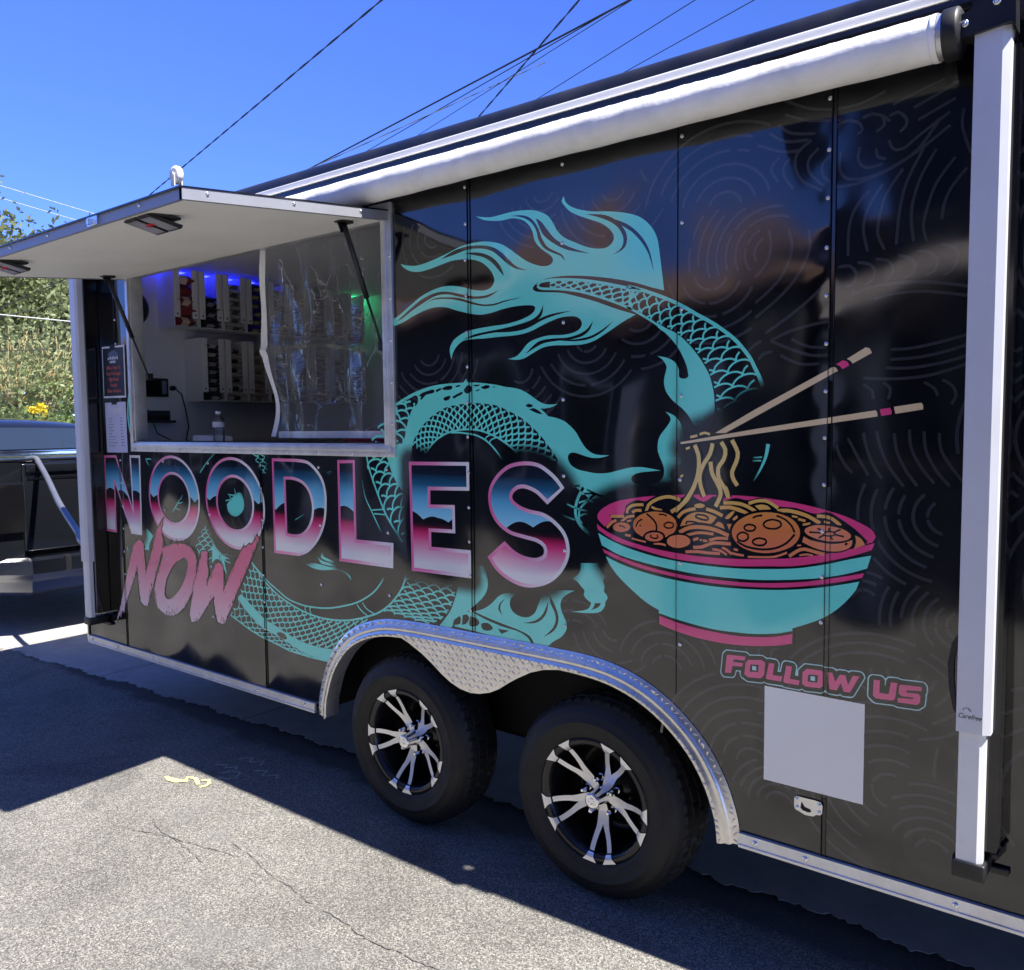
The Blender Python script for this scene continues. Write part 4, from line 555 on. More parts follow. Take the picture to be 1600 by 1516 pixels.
WAVES=[(6.9,[(327,2346),(335,2362),(360,2367),(386,2355)]),(6.8,[(394,2365),(419,2370),(447,2357),(460,2342)]),(6.6,[(459,2355),(479,2361),(499,2342),(498,2322),(484,2312)]),(6.8,[(386,2355),(395,2336),(382,2328)]),(6.7,[(443,2354),(448,2337),(428,2324)]),(6.9,[(340,2292),(339,2249),(359,2220),(413,2214),(478,2231),(532,2265),(576,2324)]),(6.8,[(389,2295),(385,2262),(405,2239),(446,2241)]),(6.7,[(429,2282),(433,2261),(454,2252)]),(6.7,[(459,2297),(469,2274),(493,2269),(531,2294),(598,2335)]),(7.0,[(320,2205),(380,2203),(454,2223),(525,2255),(599,2303)]),(6.8,[(414,2180),(381,2143),(365,2094),(364,2022)]),(6.7,[(447,2191),(415,2142),(401,2088),(413,2027)]),(6.6,[(494,2220),(455,2164),(440,2108),(437,2066),(454,2026)]),(6.5,[(540,2260),(503,2185),(488,2117),(482,2035)]),(6.5,[(570,2253),(534,2188),(516,2113),(522,2037)]),(6.4,[(612,2225),(572,2172),(553,2119),(544,2071),(553,2033)]),(6.4,[(638,2196),(603,2151),(589,2113),(586,2081)]),(6.3,[(628,2336),(625,2298),(637,2252),(647,2226)]),(7.2,[(173,2397),(210,2367),(274,2353)]),(7.2,[(149,2380),(192,2349),(256,2340)]),(7.3,[(116,2355),(183,2324),(238,2317)]),(7.1,[(186,2461),(250,2424),(317,2404),(393,2403),(450,2419)]),(7.1,[(191,2420),(260,2389),(339,2373)]),(6.6,[(467,2382),(529,2400),(585,2414)]),(6.5,[(515,2363),(567,2382),(615,2402)]),(6.5,[(527,2331),(572,2349),(609,2364)]),(7.0,[(265,2338),(229,2314),(221,2280),(240,2237),(294,2201)]),(7.0,[(283,2312),(257,2287),(262,2251),(298,2213)]),(6.9,[(314,2288),(293,2267),(298,2235),(320,2218)]),(7.1,[(207,2301),(188,2278),(198,2245),(217,2219)]),(7.2,[(178,2311),(155,2284),(175,2244)]),(7.0,[(338,1995),(369,1996),(386,1972),(378,1947),(359,1943)]),(6.9,[(388,2002),(419,1994),(432,1971),(424,1951),(406,1944)]),(6.8,[(434,2005),(464,1997),(476,1975),(469,1954),(455,1947)]),(6.7,[(486,2007),(516,1997),(528,1977),(521,1959),(503,1950)]),(6.6,[(530,2012),(562,2005),(580,1983),(571,1959),(550,1951)]),(6.5,[(583,2021),(615,2011),(625,1985),(613,1958),(592,1946)]),(7.0,[(370,1920),(437,1937),(510,1938),(579,1930),(647,1914)]),(6.9,[(425,1904),(490,1914),(557,1911),(647,1892)]),(6.8,[(473,1773),(521,1773),(583,1783),(650,1799)]),(6.9,[(473,1748),(533,1749),(591,1758),(650,1774)]),(6.9,[(462,1727),(522,1724),(592,1733),(651,1748)]),(7.0,[(408,1703),(495,1698),(573,1705),(651,1728)]),(7.2,[(342,1529),(351,1502),(369,1471),(385,1456)]),(7.1,[(372,1547),(390,1512),(412,1472),(425,1450)]),(7.1,[(411,1561),(420,1521),(437,1477),(459,1443)]),(7.0,[(444,1565),(453,1526),(475,1474),(512,1424)]),(6.9,[(487,1560),(494,1513),(516,1466),(544,1426)]),(6.8,[(523,1569),(528,1522),(551,1475),(583,1434)]),(6.8,[(557,1564),(562,1518),(586,1468),(618,1428)]),(6.7,[(592,1560),(597,1518),(620,1477),(648,1440)]),(7.0,[(408,1688),(430,1670),(434,1648)]),(6.9,[(458,1690),(475,1673),(471,1647)]),(6.7,[(554,1687),(578,1671),(586,1652)]),(6.6,[(596,1691),(619,1676),(627,1651),(617,1631)]),(7.4,[(158,1816),(211,1792),(271,1770),(316,1768)]),(7.3,[(217,1817),(266,1793),(311,1790)]),(7.4,[(158,1816),(210,1838),(270,1851),(314,1857)]),(7.4,[(187,1775),(239,1749),(294,1746)]),(7.5,[(113,1925),(161,1962),(198,2008),(216,2064),(206,2111)]),(7.5,[(113,1883),(180,1932),(231,1986),(262,2049),(261,2103)]),(7.5,[(143,1838),(209,1879),(269,1923),(313,1963)]),(7.5,[(112,1995),(146,2033),(157,2082),(150,2119)])]
LAY = .0002
def cr(p0, p1, p2, p3, t):
    return .5*((2*p1)+(-p0+p2)*t+(2*p0-5*p1+4*p2-p3)*t*t+(-p0+3*p1-3*p2+p3)*t**3)
def span(p0, p1, p2, p3, last=False):
    n = int(min(8, max(2, np.linalg.norm(p2-p1)/.011)))
    return [cr(p0, p1, p2, p3, k/n) for k in range(n)]
def open_curve(P):
    P = [np.array(p[:2], float)/1000 for p in P]; out = []
    for i in range(len(P)-1):
        out += span(P[max(i-1, 0)], P[i], P[i+1], P[min(i+2, len(P)-1)])
    return out+[P[-1]]
def closed_curve(L):
    cor = [i for i, p in enumerate(L) if len(p) > 2]
    P = [np.array(p[:2], float)/1000 for p in L]; n = len(P)
    if not cor:
        out = []
        for i in range(n): out += span(P[i-1], P[i], P[(i+1) % n], P[(i+2) % n])
        return out
    out = []
    for a, b in zip(cor, cor[1:]+[cor[0]+n]):
        seg = [L[i % n] for i in range(a, b+1)]
        out += [P[a % n]] if len(seg) == 2 else open_curve(seg)[:-1]
    return out
class Flat:
    '''flat printed shapes on the wall plane, painter's layers'''
    def __init__(s): s.mb = MB(); s.mats = []; s.k = 0
    def y(s, lay): s.k += 1; return -LAY*(lay+1)-(s.k % 60)*3.2e-6
    def mi(s, m):
        if m not in s.mats: s.mats.append(m)
        return s.mats.index(m)
    def fill(s, loops, mat, lay):
        y = s.y(lay)
        tri = tessellate_polygon([[Vector((p[0], p[1], 0)) for p in l] for l in loops])
        fl = [p for l in loops for p in l]
        fs = []
        for t in tri:
            a, b, c = [fl[i] for i in t]
            ar = (b[0]-a[0])*(c[1]-a[1])-(b[1]-a[1])*(c[0]-a[0])
            if abs(ar) > 1e-10: fs.append(t if ar > 0 else t[::-1])
        s.mb.add([(p[0], y, p[1]) for p in fl], fs, s.mi(mat))
    def line(s, pts, w, mat, lay):
        n = len(pts); ws = list(np.linspace(w[0], w[1], n)) if isinstance(w, (list, tuple)) else [w]*n
        r = ribbon_pts(pts, ws); y = s.y(lay); vs = []
        for a, b in r: vs += [(a[0], y, a[1]), (b[0], y, b[1])]
        s.mb.add(vs, [(2*i, 2*i+1, 2*i+3, 2*i+2) for i in range(n-1)], s.mi(mat))
    def obj(s, name, parent): return s.mb.obj(name, [MATS[m] for m in s.mats], parent, fix=False)
def resample(c, n):
    c = np.array(c); d = np.r_[0, np.cumsum(np.linalg.norm(np.diff(c, axis=0), axis=1))]; d /= d[-1]
    t = np.linspace(0, 1, n); return np.stack([np.interp(t, d, c[:, 0]), np.interp(t, d, c[:, 1])], 1)
def scale_lines(A, B, nu, nv, sgn):
    K = 240; A = resample(open_curve(A), K); B = resample(open_curve(B), K); out = []
    def mp(u, v):
        f = u*(K-1); i = int(min(K-2, f)); f -= i
        return (A[i]*(1-f)+A[i+1]*f)*(1-v)+(B[i]*(1-f)+B[i+1]*f)*v
    du = 1/nu
    for i in range(0, nu+1):
        for j in range(-1, int(nv)+2):
            vc = (j+.5+.5*(i % 2))/nv; pts = []
            for k in range(9):
                th = math.pi*k/8; v = vc-.5/nv*math.cos(th); u = i*du+sgn*du*1.02*math.sin(th)
                if 0 <= v <= 1 and 0 <= u <= 1: pts.append(mp(u, v))
                else:
                    if len(pts) > 1: out.append(pts)
                    pts = []
            if len(pts) > 1: out.append(pts)
    return out

trailer = empty('food_trailer', (0, 0, 0))
tag(trailer, 'black food trailer with teal dragon artwork, chrome style lettering and open serving hatch', 'food trailer')
T = trailer
# soft black airbrush around lettering and bowl
hl_pts = []
letter_loops = [[closed_curve(l) for l in ls] for _, ls in LETTERS]
def dens(loop, step=.006):
    out = []
    for a, b in zip(loop, loop[1:]+loop[:1]):
        n = max(1, int(np.linalg.norm(b-a)/step)); out += [a+(b-a)*k/n for k in range(n)]
    return out
for ls in letter_loops:
    for l in ls: hl_pts += dens(l)
far = []
for a in ART:
    if a[1] == 'bowl_graphic' and a[2] == 'ink' and a[0] == 'F' and a[3] in (4, 6):
        for l in a[4]: hl_pts += dens(closed_curve(l), .012)
    if a[1] == 'bowl_graphic' and a[0] == 'L' and a[2] == 'strand': hl_pts += open_curve(a[5])
for i, m, l in STICKS:
    if i == 0: far += dens([np.array(p[:2])/1000 for p in l], .012)
hp = np.array(hl_pts); fp = np.array(far)
x0, x1, z0, z1, st = -3.72, .50, .86, 1.90, .0125
gx = np.arange(x0, x1, st); gz = np.arange(z0, z1, st); GX, GZ = np.meshgrid(gx, gz, indexing='ij')
AL = np.zeros(GX.shape)
def ss(a, b, x): t = np.clip((x-a)/(b-a), 0, 1); return t*t*(3-2*t)
for i in range(len(gx)):
    sel = hp[np.abs(hp[:, 0]-gx[i]) < .13]; q = np.stack([np.full(len(gz), gx[i]), gz], 1)
    if len(sel): AL[i] = 1-ss(.030, .078, np.sqrt(((q[:, None]-sel[None])**2).sum(-1).min(1)))
    sel = fp[np.abs(fp[:, 0]-gx[i]) < .2]
    if len(sel): AL[i] = np.maximum(AL[i], 1-ss(.05, .085, np.sqrt(((q[:, None]-sel[None])**2).sum(-1).min(1))))
def fade_at(x, z):
    i = (x-x0)/st; j = (z-z0)/st
    if i < 0 or j < 0 or i >= len(gx)-1 or j >= len(gz)-1: return 0.
    a, b = int(i), int(j); f, g_ = i-a, j-b
    return float((AL[a, b]*(1-f)+AL[a+1, b]*f)*(1-g_)+(AL[a, b+1]*(1-f)+AL[a+1, b+1]*f)*g_)
def refine(mb):
    out_v, out_f, out_m = list(mb.v), [], []
    def rec(t, m, depth):
        P = [out_v[i] for i in t]; L = [(P[k][0]-P[(k+1) % 3][0])**2+(P[k][2]-P[(k+1) % 3][2])**2 for k in range(3)]; k = max(range(3), key=lambda q: L[q])
        if depth < 12 and L[k] > .017**2:
            c = [fade_at(p[0], p[2]) for p in P]+[fade_at(sum(p[0] for p in P)/3, sum(p[2] for p in P)/3)]+[fade_at((P[q][0]+P[q-1][0])/2, (P[q][2]+P[q-1][2])/2) for q in range(3)]
            if L[k] > .15**2 or max(c)-min(c) > .02:
                a, b, c_ = t[k], t[(k+1) % 3], t[(k+2) % 3]; A, B = out_v[a], out_v[b]; out_v.append(tuple((A[q]+B[q])/2 for q in range(3))); n = len(out_v)-1
                rec((a, n, c_), m, depth+1); rec((n, b, c_), m, depth+1); return
        out_f.append(list(t)); out_m.append(m)
    for f, m in zip(mb.f, mb.m):
        if len(f) == 3: rec(tuple(f), m, 0)
        else: out_f.append(f); out_m.append(m)
    mb.v, mb.f, mb.m, mb.smooth = out_v, out_f, out_m, [False]*len(out_f)
prints = {}
for a in ART:
    key = (a[1], len(prints)) if a[1] == 'dragon_scale_fragment' else (a[1], 0)
    fl = prints.setdefault(key, Flat())
    mat = 'ink' if a[2] == 'black' else ('teal_fade' if a[2] == 'teal' and a[1] != 'bowl_graphic' else a[2])
    if a[0] == 'F': fl.fill([closed_curve(l) for l in a[4]], mat, a[3])
    elif a[0] == 'L': fl.line(open_curve(a[5]), [a[4][0]/1000, a[4][1]/1000], mat, a[3])
    else:
        for p in scale_lines(a[5], a[6], a[7], a[8], a[9]): fl.line(p, a[4]/1000, mat, a[3])
DL_ = {'dragon_mane': 'teal flame mane of the printed dragon', 'dragon_neck': 'scaled neck of the printed dragon curving down to the chopsticks', 'dragon_coil': 'arched coil of the printed dragon above the last letters', 'dragon_flank': 'scaled flank of the printed dragon beside the window corner', 'dragon_tail': 'scaled tail of the printed dragon above the wheels', 'dragon_claw': 'printed dragon claw left of the bowl', 'dragon_scale_fragment': 'bits of teal dragon showing between the big letters', 'bowl_graphic': 'printed teal and pink bowl of orange noodles and meatballs'}
for (k, _), fl in prints.items():
    if k != 'bowl_graphic': refine(fl.mb)
    o = fl.obj(k, T); o['label'] = DL_[k]
    if k != 'bowl_graphic': o.data.attributes.new('fd', 'FLOAT', 'POINT').data.foreach_set('value', [fade_at(v[0], v[2]) for v in fl.mb.v])
# faint wave pattern over the black ground of the print
fl = Flat()
placed = []
for w, p in WAVES:
    c_ = open_curve(p); fl.line(c_, w/1000*1.1, 'wave_grey', 0); placed += [(-1, q[0], q[1]) for q in c_]
grp = [0]
def stroke(pts, w):
    arr = np.array([q for q in placed if q[0] != grp[0]]); run = []
    for q in pts+[None]:
        ok = q is not None and (len(arr) == 0 or np.min((arr[:, 1]-q[0])**2+(arr[:, 2]-q[1])**2) > .021**2)
        if ok: run.append(q)
        else:
            if len(run) > 4: fl.line(run, w, 'wave_grey', 0); placed.extend([(grp[0], r_[0], r_[1]) for r_ in run])
            run = []
def wavelets(cx, cz, r0, r1, a0, a1, n, gap=.25, w=.0085):
    grp[0] += 1
    for k in range(n):
        r = r0+(r1-r0)*k/max(1, n-1); A0 = a0+random.uniform(-.15, .15); A1 = a1+random.uniform(-.15, .15)
        cuts = [A0, A1] if random.random() < .45 else [A0, A0+(A1-A0)*random.uniform(.35, .6)]
        t = np.linspace(cuts[0], cuts[1], 22); stroke([np.array((cx+r*math.cos(x), cz+r*math.sin(x)*.9)) for x in t], w)
        if len(cuts) and cuts[1] < A1-.3:
            t = np.linspace(cuts[1]+gap*.5, A1, 18); stroke([np.array((cx+r*math.cos(x), cz+r*math.sin(x)*.9)) for x in t], w)
for cx, cz, r0, r1, a0, a1, n in ((.02, 2.20, .05, .26, .3, 2.9, 6), (-.35, 2.32, .04, .20, 3.4, 6.0, 5), (.12, .60, .05, .30, .5, 3.0, 7), (.50, .62, .05, .26, 1.2, 4.4, 6), (.52, .95, .04, .2, 3.3, 6.1, 5), (-.16, .83, .05, .17, .2, 2.8, 4), (-.45, 1.86, .04, .20, 3.6, 5.8, 5), (-.26, 1.92, .05, .18, 3.9, 6.0, 4), (-1.15, 1.86, .05, .24, 3.7, 6.1, 6), (-1.12, 2.28, .04, .16, 2.6, 5.4, 4), (-.72, 1.78, .05, .2, 4.0, 6.2, 5), (1.0, 1.2, .05, .3, .4, 3.4, 7), (1.0, 2.0, .05, .3, 2.4, 5.6, 7), (.9, .7, .05, .3, .3, 3.2, 6), (-.02, 2.02, .05, .22, 3.3, 5.9, 5), (-2.6, .55, .05, .2, .4, 2.8, 4), (-2.3, 1.2, .05, .16, 3.4, 6, 3), (.62, 1.35, .05, .22, 2.2, 4.4, 6), (.16, 1.75, .04, .16, .2, 2.6, 4), (-.35, .93, .04, .16, 3.4, 6.0, 4), (.2, .93, .03, .14, 2.0, 5.0, 4), (-.62, 2.36, .04, .2, 3.4, 5.9, 6), (-.15, 2.38, .04, .2, 3.5, 6.0, 6), (.16, 2.06, .05, .25, 1.2, 4.0, 8), (.02, 1.86, .05, .22, .4, 3.0, 7), (-.5, 2.12, .05, .2, .3, 2.4, 5), (.45, .78, .05, .28, .2, 2.6, 9), (.2, .5, .04, .2, .2, 3.0, 7), (.6, .48, .04, .2, .4, 2.8, 6), (.66, 1.08, .04, .2, 2.2, 4.4, 7), (.42, 1.12, .03, .16, .4, 3.0, 6), (.9, 1.55, .05, .3, 2.2, 4.6, 9), (.9, 2.3, .05, .3, 2.6, 4.6, 9), (-.02, 1.05, .04, .12, 3.4, 6.1, 4), (-.5, .88, .03, .14, .3, 2.9, 4)):
    wavelets(cx, cz, r0, r1, a0, a1, n)
wo = fl.obj('wave_pattern', T); wo['label'] = 'faint dark grey wave strokes across the glossy black side'; wo['kind'] = 'stuff'
# the chrome lettering
def offset(loop, d):
    P = np.array(loop); n = len(P); out = []
    area = .5*sum(P[i][0]*P[(i+1) % n][1]-P[(i+1) % n][0]*P[i][1] for i in range(n)); sg = 1 if area > 0 else -1
    for i in range(n):
        e0 = P[i]-P[i-1]; e1 = P[(i+1) % n]-P[i]; e0 = e0/(np.linalg.norm(e0)+1e-9); e1 = e1/(np.linalg.norm(e1)+1e-9)
        n0 = np.array([-e0[1], e0[0]])*sg; n1_ = np.array([-e1[1], e1[0]])*sg; b = n0+n1_; b = b/(np.linalg.norm(b)+1e-9)
        out.append(P[i]+b*d/max(.33, b.dot(n0)))
    return out
for (ch, _), ls in zip(LETTERS, letter_loops):
    fl = Flat(); fl.fill(ls, 'bevel_print', 5); nb = len(fl.mb.v)
    ins = [offset(ls[0], .0135)]+[offset(l, -.0135) for l in ls[1:]]
    fl.fill(ins, 'chrome_print', 6)
    o = fl.obj('letter', T); o['label'] = 'chrome print letter %s with pink and white bevel' % ch
    X = np.array([v[0] for v in fl.mb.v]); Zv = np.array([v[2] for v in fl.mb.v])
    t = np.clip((X-X.min())/(X.max()-X.min())*.95+.05+.12*np.sin(Zv*37), 0, 1)
    o.data.attributes.new('lt', 'FLOAT', 'POINT').data.foreach_set('value', [float(v) for v in t])
def rough_edge(loop, amp=.0016):
    out = []
    for p in dens(loop, .007): out.append(p+np.random.uniform(-amp, amp, 2)*(2.6 if random.random() < .12 else .6))
    return out
for ch, ls in BRUSH:
    fl = Flat(); L = [closed_curve(l) for l in ls]
    fl.fill([offset(l, -.007) if k == 0 else offset(l, .004) for k, l in enumerate(L)], 'ink', 7)
    fl.fill([rough_edge(l) for l in L], 'brush_pink', 8)
    # dry brush nicks
    arr = np.array(L[0])
    for _ in range(90):
        p = arr[random.randrange(len(arr))]+np.random.uniform(-.012, .012, 2); d = np.array((.25, .97)); ln = random.uniform(.008, .030)
        fl.line([p, p+d*ln*.5, p+d*ln], random.uniform(.0015, .0042), 'ink', 9)
    fl.obj('brush_letter', T)['label'] = 'pink brush stroke letter %s' % ch
fl = Flat()
for l in OUTL['rim'][:1]: fl.fill([closed_curve(l)], 'pale_teal', 4)
if len(OUTL['rim']) > 1:
    for l in OUTL['rim'][1:]:
        fl.fill([closed_curve(l)], 'pale_teal', 4)
for l in OUTL['dark']:
    fl.fill([closed_curve(l)], 'ink', 5)
fl.obj('slogan_outline', T)['label'] = 'pale teal contour line round the pink slogan'
for ch, ls in SLOGAN:
    fl = Flat(); L = [closed_curve(l) for l in ls]; fl.fill(L, 'slogan_pink', 6)
    if ch == 'O':
        c = np.mean(L[1], axis=0); fl.fill([[c+np.array(q)*.006 for q in ((-1, -1), (1, -1), (1, 1), (-1, 1))]], 'pale_teal', 7)
    fl.obj('slogan_letter', T)['label'] = 'pink slogan letter %s' % ch
for i in (0, 1):
    fl = Flat()
    for k, m, l in STICKS:
        if k == i: fl.fill([closed_curve(l)], m, 10+2*i)
    fl.obj('chopstick_graphic', T)['label'] = ('printed chopstick slanting up from the noodles', 'printed chopstick lying nearly level across the noodles')[i]
fl = Flat(); fl.fill([[np.array(p) for p in ((.153, .839), (.428, .839), (.428, .564), (.153, .564))]], 'white_vinyl', 4)
fl.obj('square_sticker', T)['label'] = 'plain white square sticker under the slogan'

# ------------------------------------------------------------------ trailer body
ARCH = [(-1.829, .347), (-1.826, .40), (-1.812, .46), (-1.765, .575), (-1.678, .686), (-1.576, .755), (-1.44, .800), (-1.30, .815), (-1.10, .818), (-.901, .818), (-.615, .818), (-.46, .815), (-.34, .800), (-.225, .762), (-.125, .702), (-.04, .623), (.02, .531), (.058, .43), (.070, .347)]
ARCHC = []
for i in range(len(ARCH)-1):
    P4 = [np.array(ARCH[max(0, min(len(ARCH)-1, i+k))]) for k in (-1, 0, 1, 2)]
    ARCHC += [cr(*P4, t) for t in (0, .2, .4, .6, .8)]
ARCHC.append(np.array(ARCH[-1]))
AX = np.array([p[0] for p in ARCHC]); AZ = np.array([p[1] for p in ARCHC])
def zbot(x): return .386 if x < -1.83 or x > .071 else max(.386, float(np.interp(x, AX, AZ))-.02)
WX0, WX1, WZ0, WZ1 = -3.325, -1.36, 1.495, 2.415
TOPZ = 2.575
def wall_sheet(xa, xb, y, mb, mat=0, ztop=TOPZ):
    br = sorted({round(float(v), 4) for v in [xa, xb, WX0, WX1, -1.83, .071]+list(AX) if xa <= v <= xb})
    for p, q in zip(br, br[1:]):
        mid = (p+q)/2
        iv = [(zbot, lambda x: ztop)] if not (WX0 < mid < WX1) else [(zbot, lambda x: WZ0), (lambda x: WZ1, lambda x: ztop)]
        e = 1e-4
        for lo, hi in iv:
            mb.add([(p, y, lo(p+e)), (q, y, lo(q-e)), (q, y, hi(q)), (p, y, hi(p))], [(0, 1, 2, 3)], mat)
SEAMS = [-3.945, -3.50, -2.222, -.953, .318, 1.59, 2.20]
screw_me = None
def screw_mesh(r=.0062, h=.004):
    mb = MB(); mb.lathe([(0, -h), (r*.35, -h), (r*.42, -h*.55), (r*.55, -h*.95), (r*.85, -h*.7), (r, -h*.2), (r*1.05, 0)], (0, 0, 0), 12)
    me = mb.mesh('screw'); me.materials.append(MATS['screw_metal']); return me
SCREW = screw_mesh(); BIGSCREW = screw_mesh(.0085, .005)
panels = []
for a, b in zip(SEAMS, SEAMS[1:]):
    mb = MB(); wall_sheet(a+.0012, b-.0012, 0, mb); panels.append((a, b, mb.obj('side_panel', MATS['black_vinyl'], T, fix=False)))
def panel_at(x):
    for a, b, o in panels:
        if a <= x <= b: return o
for sx_ in SEAMS[1:-1]:    # lapped joints: two fine raised edges with a shallow channel between
    for x, w in ((sx_-.0005, .0016), (sx_+.0125, .0010)):
        for lo, hi in ([(zbot(sx_)+.002, .562), (.841, TOPZ)] if sx_ == .318 else [(zbot(sx_)+(.03 if sx_ == -.953 else .002), TOPZ)] if not (WX0 < sx_ < WX1) else [(zbot(sx_)+.002, 1.468), (2.445, TOPZ)]):
            MB().box((x, -.0038, lo), (x+w, -.0005, hi)).obj('panel_joint', MATS['black_gloss'], T)
for lo, hi in ((zbot(-.128)+.075, TOPZ),): MB().box((-.1285, -.0034, lo), (-.1275, -.0005, hi)).obj('panel_joint', MATS['black_gloss'], T)
for lo, hi in ((1.415, 1.70), (1.735, TOPZ), (.392, .553)): MB().add([(.3195, -.0005, lo), (.3305, -.0032, lo), (.3305, -.0032, hi), (.3195, -.0005, hi)], [(0, 1, 2, 3)]).obj('lap_strip', MATS['black_gloss'], T, fix=False)
zs = [.663+.2525*k for k in range(8)]; zf = [.663+.12625*k for k in range(15)]
for x, zz in ((.311, zf), (-.115, zs), (-.541, zs), (-.962, zf), (-1.389, zs), (-1.808, zs), (-2.216, zf), (-3.05, zs), (-3.487, zf), (.732, zs), (1.15, zs), (-2.64, zs)):
    for z in zz:
        if x == .311 and .55 < z < .96: continue
        if z < zbot(x)+.05 or (WX0-.05 < x < WX1+.05 and z > 1.45): continue
        inst(SCREW, 'screw', (x+random.uniform(-.002, .002), -.0016, z+random.uniform(-.003, .003)), panel_at(x), rot=(0, random.uniform(0, 3), 0))
# dark channel behind joints and the rest of the box
mb = MB()
XL, XR, YB, ZF = -3.945, 2.20, 2.13, .42
mb2 = MB(); wall_sheet(-3.86, 2.16, .045, mb2); mb2.obj('inner_side_wall', MATS['inner_wall'], T, fix=False)
for a, b, nm, mt in (((XL, .05, ZF), (XL+.004, YB, TOPZ), 'front_wall', 'black_gloss'), ((XR-.004, 0, ZF), (XR, YB, TOPZ), 'rear_wall', 'black_gloss'), ((XL, YB-.004, ZF), (XR, YB, TOPZ), 'off_side_wall', 'black_gloss')):
    MB().box(a, b).obj(nm, MATS[mt], T)
MB().box((-3.86, .05, .47), (-3.855, 2.08, 2.56)).obj('inner_front_wall', MATS['inner_wall'], T)
MB().box((-3.86, 2.075, .47), (2.15, 2.08, 2.56)).obj('inner_back_wall', MATS['inner_wall'], T)
MB().box((2.145, .05, .47), (2.15, 2.08, 2.56)).obj('inner_rear_wall', MATS['inner_wall'], T)
MB().box((-3.86, .05, 2.555), (2.15, 2.08, 2.56)).obj('ceiling', MATS['inner_wall'], T)
fl_ = MB(); fl_.box((XL, 1.0, ZF), (XR, YB, ZF+.04)); fl_.box((XL, .012, ZF), (-1.90, 1.0, ZF+.04)); fl_.box((.14, .012, ZF), (XR, 1.0, ZF+.04)); fl_.obj('floor', MATS['undercarriage'], T)
# wheel housing
wh = MB()
wh.box((-1.90, .30, ZF-.06), (.14, .305, .86)); wh.box((-1.90, .012, .855), (.14, .305, .86)); wh.box((-1.90, .012, ZF-.06), (-1.895, .305, .86)); wh.box((.135, .012, ZF-.06), (.14, .305, .86))
wh.obj('wheel_housing', MATS['undercarriage'], T)
ch = MB()
for y in (.40, 1.73): ch.box((XL-.9 if y == .4 else XL, y, .30), (XR, y+.06, .42))
ch.box((XL, .03, .352), (-1.9, .08, .42)); ch.box((.14, .03, .352), (XR, .08, .42))
for x in (-3.6, -2.7, -1.95, .2, 1.1): ch.box((x, .05, .33), (x+.05, 2.1, .42))
for x in (-1.317, -.432): ch.tube([(x, .16, .33), (x, 1.97, .33)], .035, 10)
ch.tube([(XL-.02, .43, .36), (-4.75, 1.08, .36)], .04, 8); ch.tube([(XL-.02, 1.76, .36), (-4.75, 1.10, .36)], .04, 8)
ch.tube([(-4.7, 1.09, .36), (-5.6, 1.1, .42)], .035, 8)
ch.obj('chassis', MATS['undercarriage'], T)
# roof: rounded black edge, pale drip strip, lower black strip
prof = [(-.006, 2.568)]+[(-.006+.055*(1-math.cos(a)), 2.622+.055*math.sin(a)) for a in np.linspace(0, math.pi/2, 8)]+[(.3, 2.69), (1.06, 2.72), (1.82, 2.69)]+[(YB+.006-.055*(1-math.cos(a)), 2.622+.055*math.sin(a)) for a in np.linspace(math.pi/2, 0, 8)]+[(YB+.006, 2.568)]
MB().prism(prof, 'X', XL-.01, XR+.01, smooth=True).obj('roof', MATS['roof_black'], T)
MB().box((XL, -.017, 2.592), (XR, -.004, 2.616), bev=.003).obj('drip_rail', MATS['white_paint'], T)
MB().box((XL, -.012, 2.560), (XR, -.002, 2.590), bev=.002).obj('awning_rail', MATS['black_gloss'], T)
# skirt rail in aluminium with lip and screws
for xa, xb, xscr in ((-3.93, -1.862, [-3.88, -3.582, -3.2, -2.735, -2.28, -1.93]), (.083, 2.19, [.133, .279, .659, 1.05, 1.45, 1.85])):
    p = [(-.004, .389), (-.012, .387), (-.013, .357), (-.017, .355), (-.017, .351), (-.013, .349), (-.013, .345), (.03, .345), (.03, .349), (-.002, .352), (-.002, .389)]
    o = MB().prism(p, 'X', xa, xb).obj('skirt_rail', MATS['aluminium'], T)
    for x in xscr: inst(BIGSCREW, 'screw', (x, -.0125, .370), o, rot=(0, random.uniform(0, 3), 0))
# front corner: rounded black corner with tread plate below
cor = [(XL, 0)]+[(XL-.075*math.sin(a), .075*(1-math.cos(a))) for a in np.linspace(.12, math.pi/2, 9)]
def corner(z0, z1, r, mat, nm):
    mb = MB(); n = 12; vs = []
    for k in range(n+1):
        a = math.pi/2*k/n; vs += [(XL-r*math.sin(a), r*(1-math.cos(a))-(r-.075), z0), (XL-r*math.sin(a), r*(1-math.cos(a))-(r-.075), z1)]
    mb.add(vs, [(2*i, 2*i+2, 2*i+3, 2*i+1) for i in range(n)], 0, True); return mb.obj(nm, MATS[mat], T)
corner(.39, 2.57, .075, 'black_gloss', 'corner_post'); corner(.345, 1.12, .078, 'diamond_plate', 'stone_guard')
MB().box((XL-.004, -.006, .389), (XL+.014, .0, 2.56), bev=.002).obj('corner_trim', MATS['black_gloss'], T)

